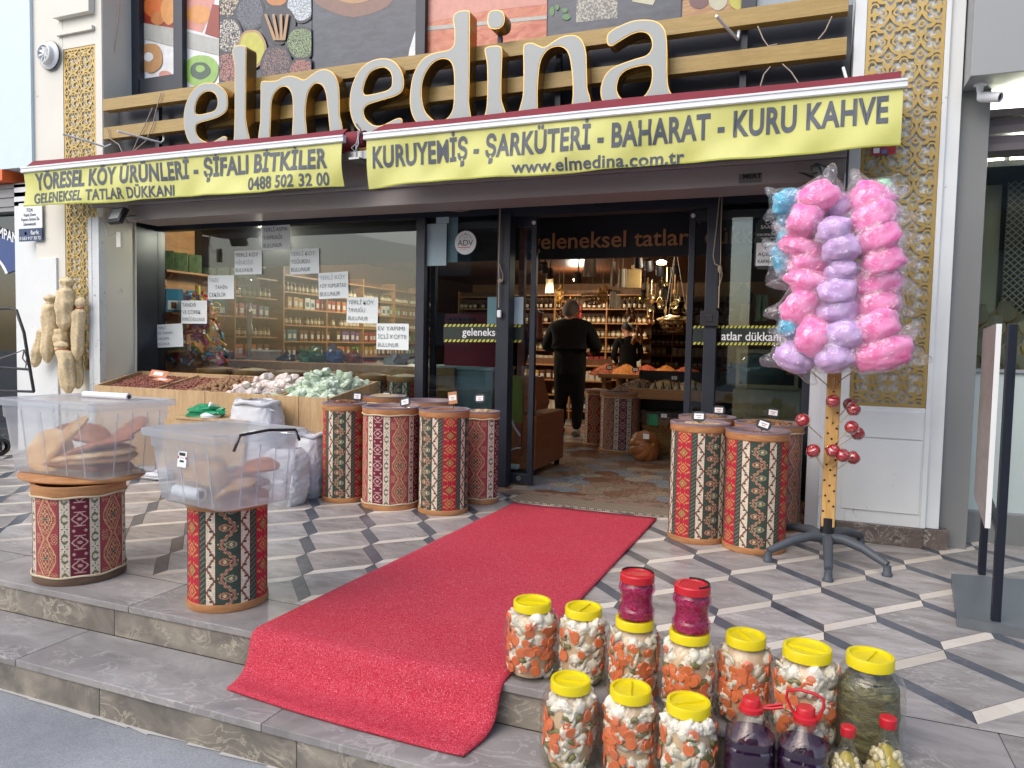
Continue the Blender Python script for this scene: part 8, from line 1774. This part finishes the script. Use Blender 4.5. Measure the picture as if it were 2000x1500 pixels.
note(458, 489, 511, 536, ['YERLİ KÖY', '~HİNDİSİ', 'BULUNUR'], 'handwritten note left below the peak, YERLİ KÖY HİNDİSİ')
note(566, 486, 623, 535, ['~YERLİ KÖY', 'YOĞURDU', 'BULUNUR'], 'handwritten note right below the peak, YOĞURDU', 1)
note(406, 538, 457, 584, ['~TAZE', '>TAHİN', 'ÇEKİLİR'], 'handwritten note reading TAZE TAHİN ÇEKİLİR')
note(622, 532, 680, 583, ['~YERLİ KÖY', 'KÖY YUMURTASI', 'BULUNUR'], 'handwritten note reading KÖY YUMURTASI', 2)
note(354, 587, 404, 632, ['TANDIR', 'VE ÇÖREK', 'EKMEĞİ BULUNUR'], 'handwritten note reading TANDIR VE ÇÖREK EKMEĞİ')
note(677, 581, 738, 631, ['YERLİ KÖY', 'TAVUĞU', 'BULUNUR'], 'handwritten note reading TAVUĞU BULUNUR', -1)
note(307, 633, 357, 678, ['YERLİ', 'EV YAPIMI', 'KAVURMA', 'BULUNUR'], 'handwritten note at the lower left foot of the arch, KAVURMA', 3)
note(735, 632, 798, 683, ['EV YAPIMI', 'İÇLİ KÖFTE', 'BULUNUR'], 'handwritten note at the lower right foot of the arch, İÇLİ KÖFTE')
dg_ = mat('door_sticker_green', '1e2b26', .4); hz_ = mat('hazard_yellow', 'c3c24a', .4)
def hazard(t, x0, x1, yt, yb, Y, name='hazard_stripe'):
    q = MB(); x = x0
    while x < x1-3:
        for y in (yt, yb):
            q.face([W(x, y+5, Y), W(x+4.5, y+5, Y), W(x+7.5, y, Y), W(x+3, y, Y)][::1])
        x += 8.2
    q.build(name, hz_, t, world=True)
st = thing('door_sticker', 'dark green glass sticker geleneksel with yellow hazard edges left of the doorway', 'sticker', W(920, 650, YG)); sgn(866, 634, 972, 667, YG, dg_, st, th=.001)
hazard(st, 867, 972, 633, 663, YG-.001); a = W(903, 655, YG-.002); b = W(973, 654, YG-.002); write('geleneksel', a, (1, 0, 0), (0, 0, 1), frompx(15, a), M['wpaint'], parent=st, width=(b.x-a.x)*1.1, bold=.012)
YL2 = YW+.07; s2 = thing('door_sticker', 'end of the green sticker on the open left door leaf', 'sticker', W(1010, 650, YL2)); sgn(994, 636, 1022, 668, YL2, dg_, s2, th=.001); hazard(s2, 995, 1022, 634, 664, YL2-.001)
s3 = thing('door_sticker', 'dark green glass sticker reading atlar dükkanı right of the doorway', 'sticker', W(1460, 655, YG)); sgn(1408, 638, 1538, 674, YG, dg_, s3, th=.001); hazard(s3, 1400, 1540, 636, 669, YG-.001)
a = W(1409, 664, YG-.002); b = W(1525, 663, YG-.002); write('atlar dükkanı', a, (1, 0, 0), (0, 0, 1), frompx(17, a), M['wpaint'], parent=s3, width=b.x-a.x, bold=.012)
s4 = thing('door_sticker', 'short piece of green sticker on the open right door leaf', 'sticker', W(1365, 655, YL2)); sgn(1353, 638, 1377, 672, YL2, dg_, s4, th=.001); hazard(s4, 1353, 1378, 636, 668, YL2-.001)
c = W(909, 474, YG-.001); rd = frompx(23, c); av = thing('round_sticker', 'round white ADV sticker on the pane left of the doorway', 'sticker', c); q = MB(); q.lathe([(0, 0), (rd, 0)], 40, R9, cap=False); q.build('disc', M['wpaint'], av)
write('ADV', (-rd*.72, -.001, -rd*.25), (1, 0, 0), (0, 0, 1), rd*.5, M['ink'], parent=av, width=rd*1.45, world=False); write('CLUB', (-rd*.2, -.001, rd*.38), (1, 0, 0), (0, 0, 1), rd*.16, M['inkfaint'], parent=av, width=rd*.42, world=False)
q = MB(); q.tube([(rd*.55*math.cos(a), -.002, rd*.3+rd*.4*math.sin(a)) for a in [rad(k*15) for k in range(13)]], .0015, 5); q.tube([(0, -.002, rd*.7), (0, -.002, rd*.82)], .003, 5); q.build('outline', M['ink'], av)
q = MB(); q.box((-rd*.7, -.0015, -rd*.42), (rd*.45, -.0005, -rd*.36)); q.box((-rd*.5, -.0015, -rd*.55), (rd*.1, -.0005, -rd*.52)); q.build('small_print', toyc['red'], av)
hs_ = thing('hours_sign', 'dark rounded opening hours sign partly hidden by the blue candy floss', 'sign', W(1500, 476, YG)); q = MB()
xa, xb, za, zb_ = W(1474, 476, YG).x, W(1560, 476, YG).x, W(1500, 526, YG).z, W(1500, 425, YG).z
q.prism([(p.x, p.y) for p in [Vector((xa+.03+(xb-xa-.06)*u, 0)) for u in ()]] or [(xa, za+.03), (xa+.03, za), (xb-.03, za), (xb, za+.03), (xb, zb_-.04), (xb-.04, zb_), (xa+.04, zb_), (xa, zb_-.04)], YG-.003, YG); q.build('panel', dg_, hs_, world=True)
q = MB(); q.box((xa+.012, YG-.0045, W(1500, 519, YG).z), (xb-.012, YG-.0032, W(1500, 474, YG).z)); q.build('white_field', M['wpaint'], hs_, world=True)
for body_, x0_, y_, x1_, h_, m_ in (('ÇALIŞMA', 1495, 438, 1540, 7, 'wpaint'), ('SAATLERİ', 1486, 447, 1532, 7, 'wpaint'), ('7/24 ONLİNE ALIŞVERİŞ', 1478, 461, 1550, 4.5, 'wpaint'), ('www.elmedina.com.tr', 1486, 467, 1550, 4.5, 'wpaint'), ('HERGÜN', 1494, 487, 1530, 7, 'ink'), ('AÇILIŞ   :', 1480, 500, 1525, 7, 'ink'), ('KAPANIŞ :', 1480, 514, 1518, 7, 'ink')):
    a, b = W(x0_, y_, YG-.005), W(x1_, y_, YG-.005); write(body_, (a.x, YG-.005, a.z), (1, 0, 0), (0, 0, 1), frompx(h_, a), M[m_], parent=hs_, width=b.x-a.x, bold=.01)
M['bluepaper'] = mat('backlit_paper', 'a9c0c8', .7, var=.08)
for x0_, y0_, x1_, y1_, Y, lb_ in ((831, 437, 872, 519, YG, 'large pale paper taped at the top left of the side pane'), (852, 412, 877, 436, YG, 'short upper strip of paper above the large pale one'), (874, 420, 894, 512, YW+.02, 'pale paper behind the glass left of the round sticker'), (952, 580, 975, 633, YW+.02, 'torn pale paper on the inside beside the left door post'), (1000, 580, 1022, 633, YL2, 'white paper on the open left door leaf')):
    t = thing('taped_paper', lb_, 'paper', W((x0_+x1_)/2, (y0_+y1_)/2, Y)); sgn(x0_, y0_, x1_, y1_, Y, M['bluepaper'], t, 'sheet', .0008)
M['cord'] = mat('blind_cord', 'a8977f', .8)
Yc = YW-.09
q = MB(); P_ = [(840, 400), (870, 411), (900, 413), (940, 405), (977, 393)]; q.tube([W(a, b, Yc) for a, b in P_], .004, 6); q.tube([W(a, b, Yc) for a, b in ((977, 393), (976, 440), (974, 520), (975, 545), (974, 600))], .005, 6); q.tube([W(a, b, Yc) for a, b in ((975, 515), (982, 535), (982, 546), (973, 551))], .004, 6); q.blob(W(977, 548, Yc), (.02, .014, .014), .3, 1, 2)
o = q.build('blind_cord', M['cord'], smooth=60); tag(o, 'beige cord with a knot and white pull hanging on the left door post', 'cord'); q = MB(); c = W(975, 613, Yc); q.box((c.x-.018, Yc-.012, c.z-.03), (c.x+.018, Yc+.012, c.z+.03)); q.build('cord_pull', M['wpaint'], o, bevel=.008)
q = MB(); q.tube([W(a, b, Yc) for a, b in ((1407, 366), (1400, 440), (1393, 500), (1396, 515), (1405, 520))], .004, 6); q.tube([W(a, b, Yc) for a, b in ((1411, 366), (1408, 450), (1407, 520), (1405, 560), (1403, 602))], .004, 6); q.tube([W(a, b, Yc) for a, b in ((1405, 520), (1411, 535), (1408, 548), (1404, 560), (1403, 602))], .004, 6); q.blob(W(1406, 525, Yc), (.014, .014, .028), .3, 1, 2)
o = q.build('blind_cord', M['cord'], smooth=60); tag(o, 'beige looped cord with a long knot hanging right of the doorway', 'cord')
q = MB(); c = W(1171, 398, YW-.05); q.lathe([(0, -.03), (.03, -.025), (.035, 0), (.035, .03)], 20, Matrix.Translation(c) @ R9); o = q.build('door_sensor', M['black'], smooth=40); tag(o, 'small round black door sensor over the doorway', 'sensor')
q = MB(); q.tube([W(a, b, 5.72) for a, b in ((996, 812), (1005, 835), (1016, 851))], .008, 6); q.tube([W(a, b, 5.72) for a, b in ((994, 885), (1000, 878), (1010, 875), (1017, 875))], .006, 6); o = q.build('white_cable', M['wpaint'], smooth=50); tag(o, 'white cable curling behind the foot of the open door leaf', 'cable')
q = MB(); c = W(1001, 912, 5.75); q.box((-.05, 0, -.02), (.05, .05, .02)); o = q.build('power_strip', M['wpaint'], bevel=.01); o.location = c; tag(o, 'small white box behind the foot of the open door leaf', 'power strip')
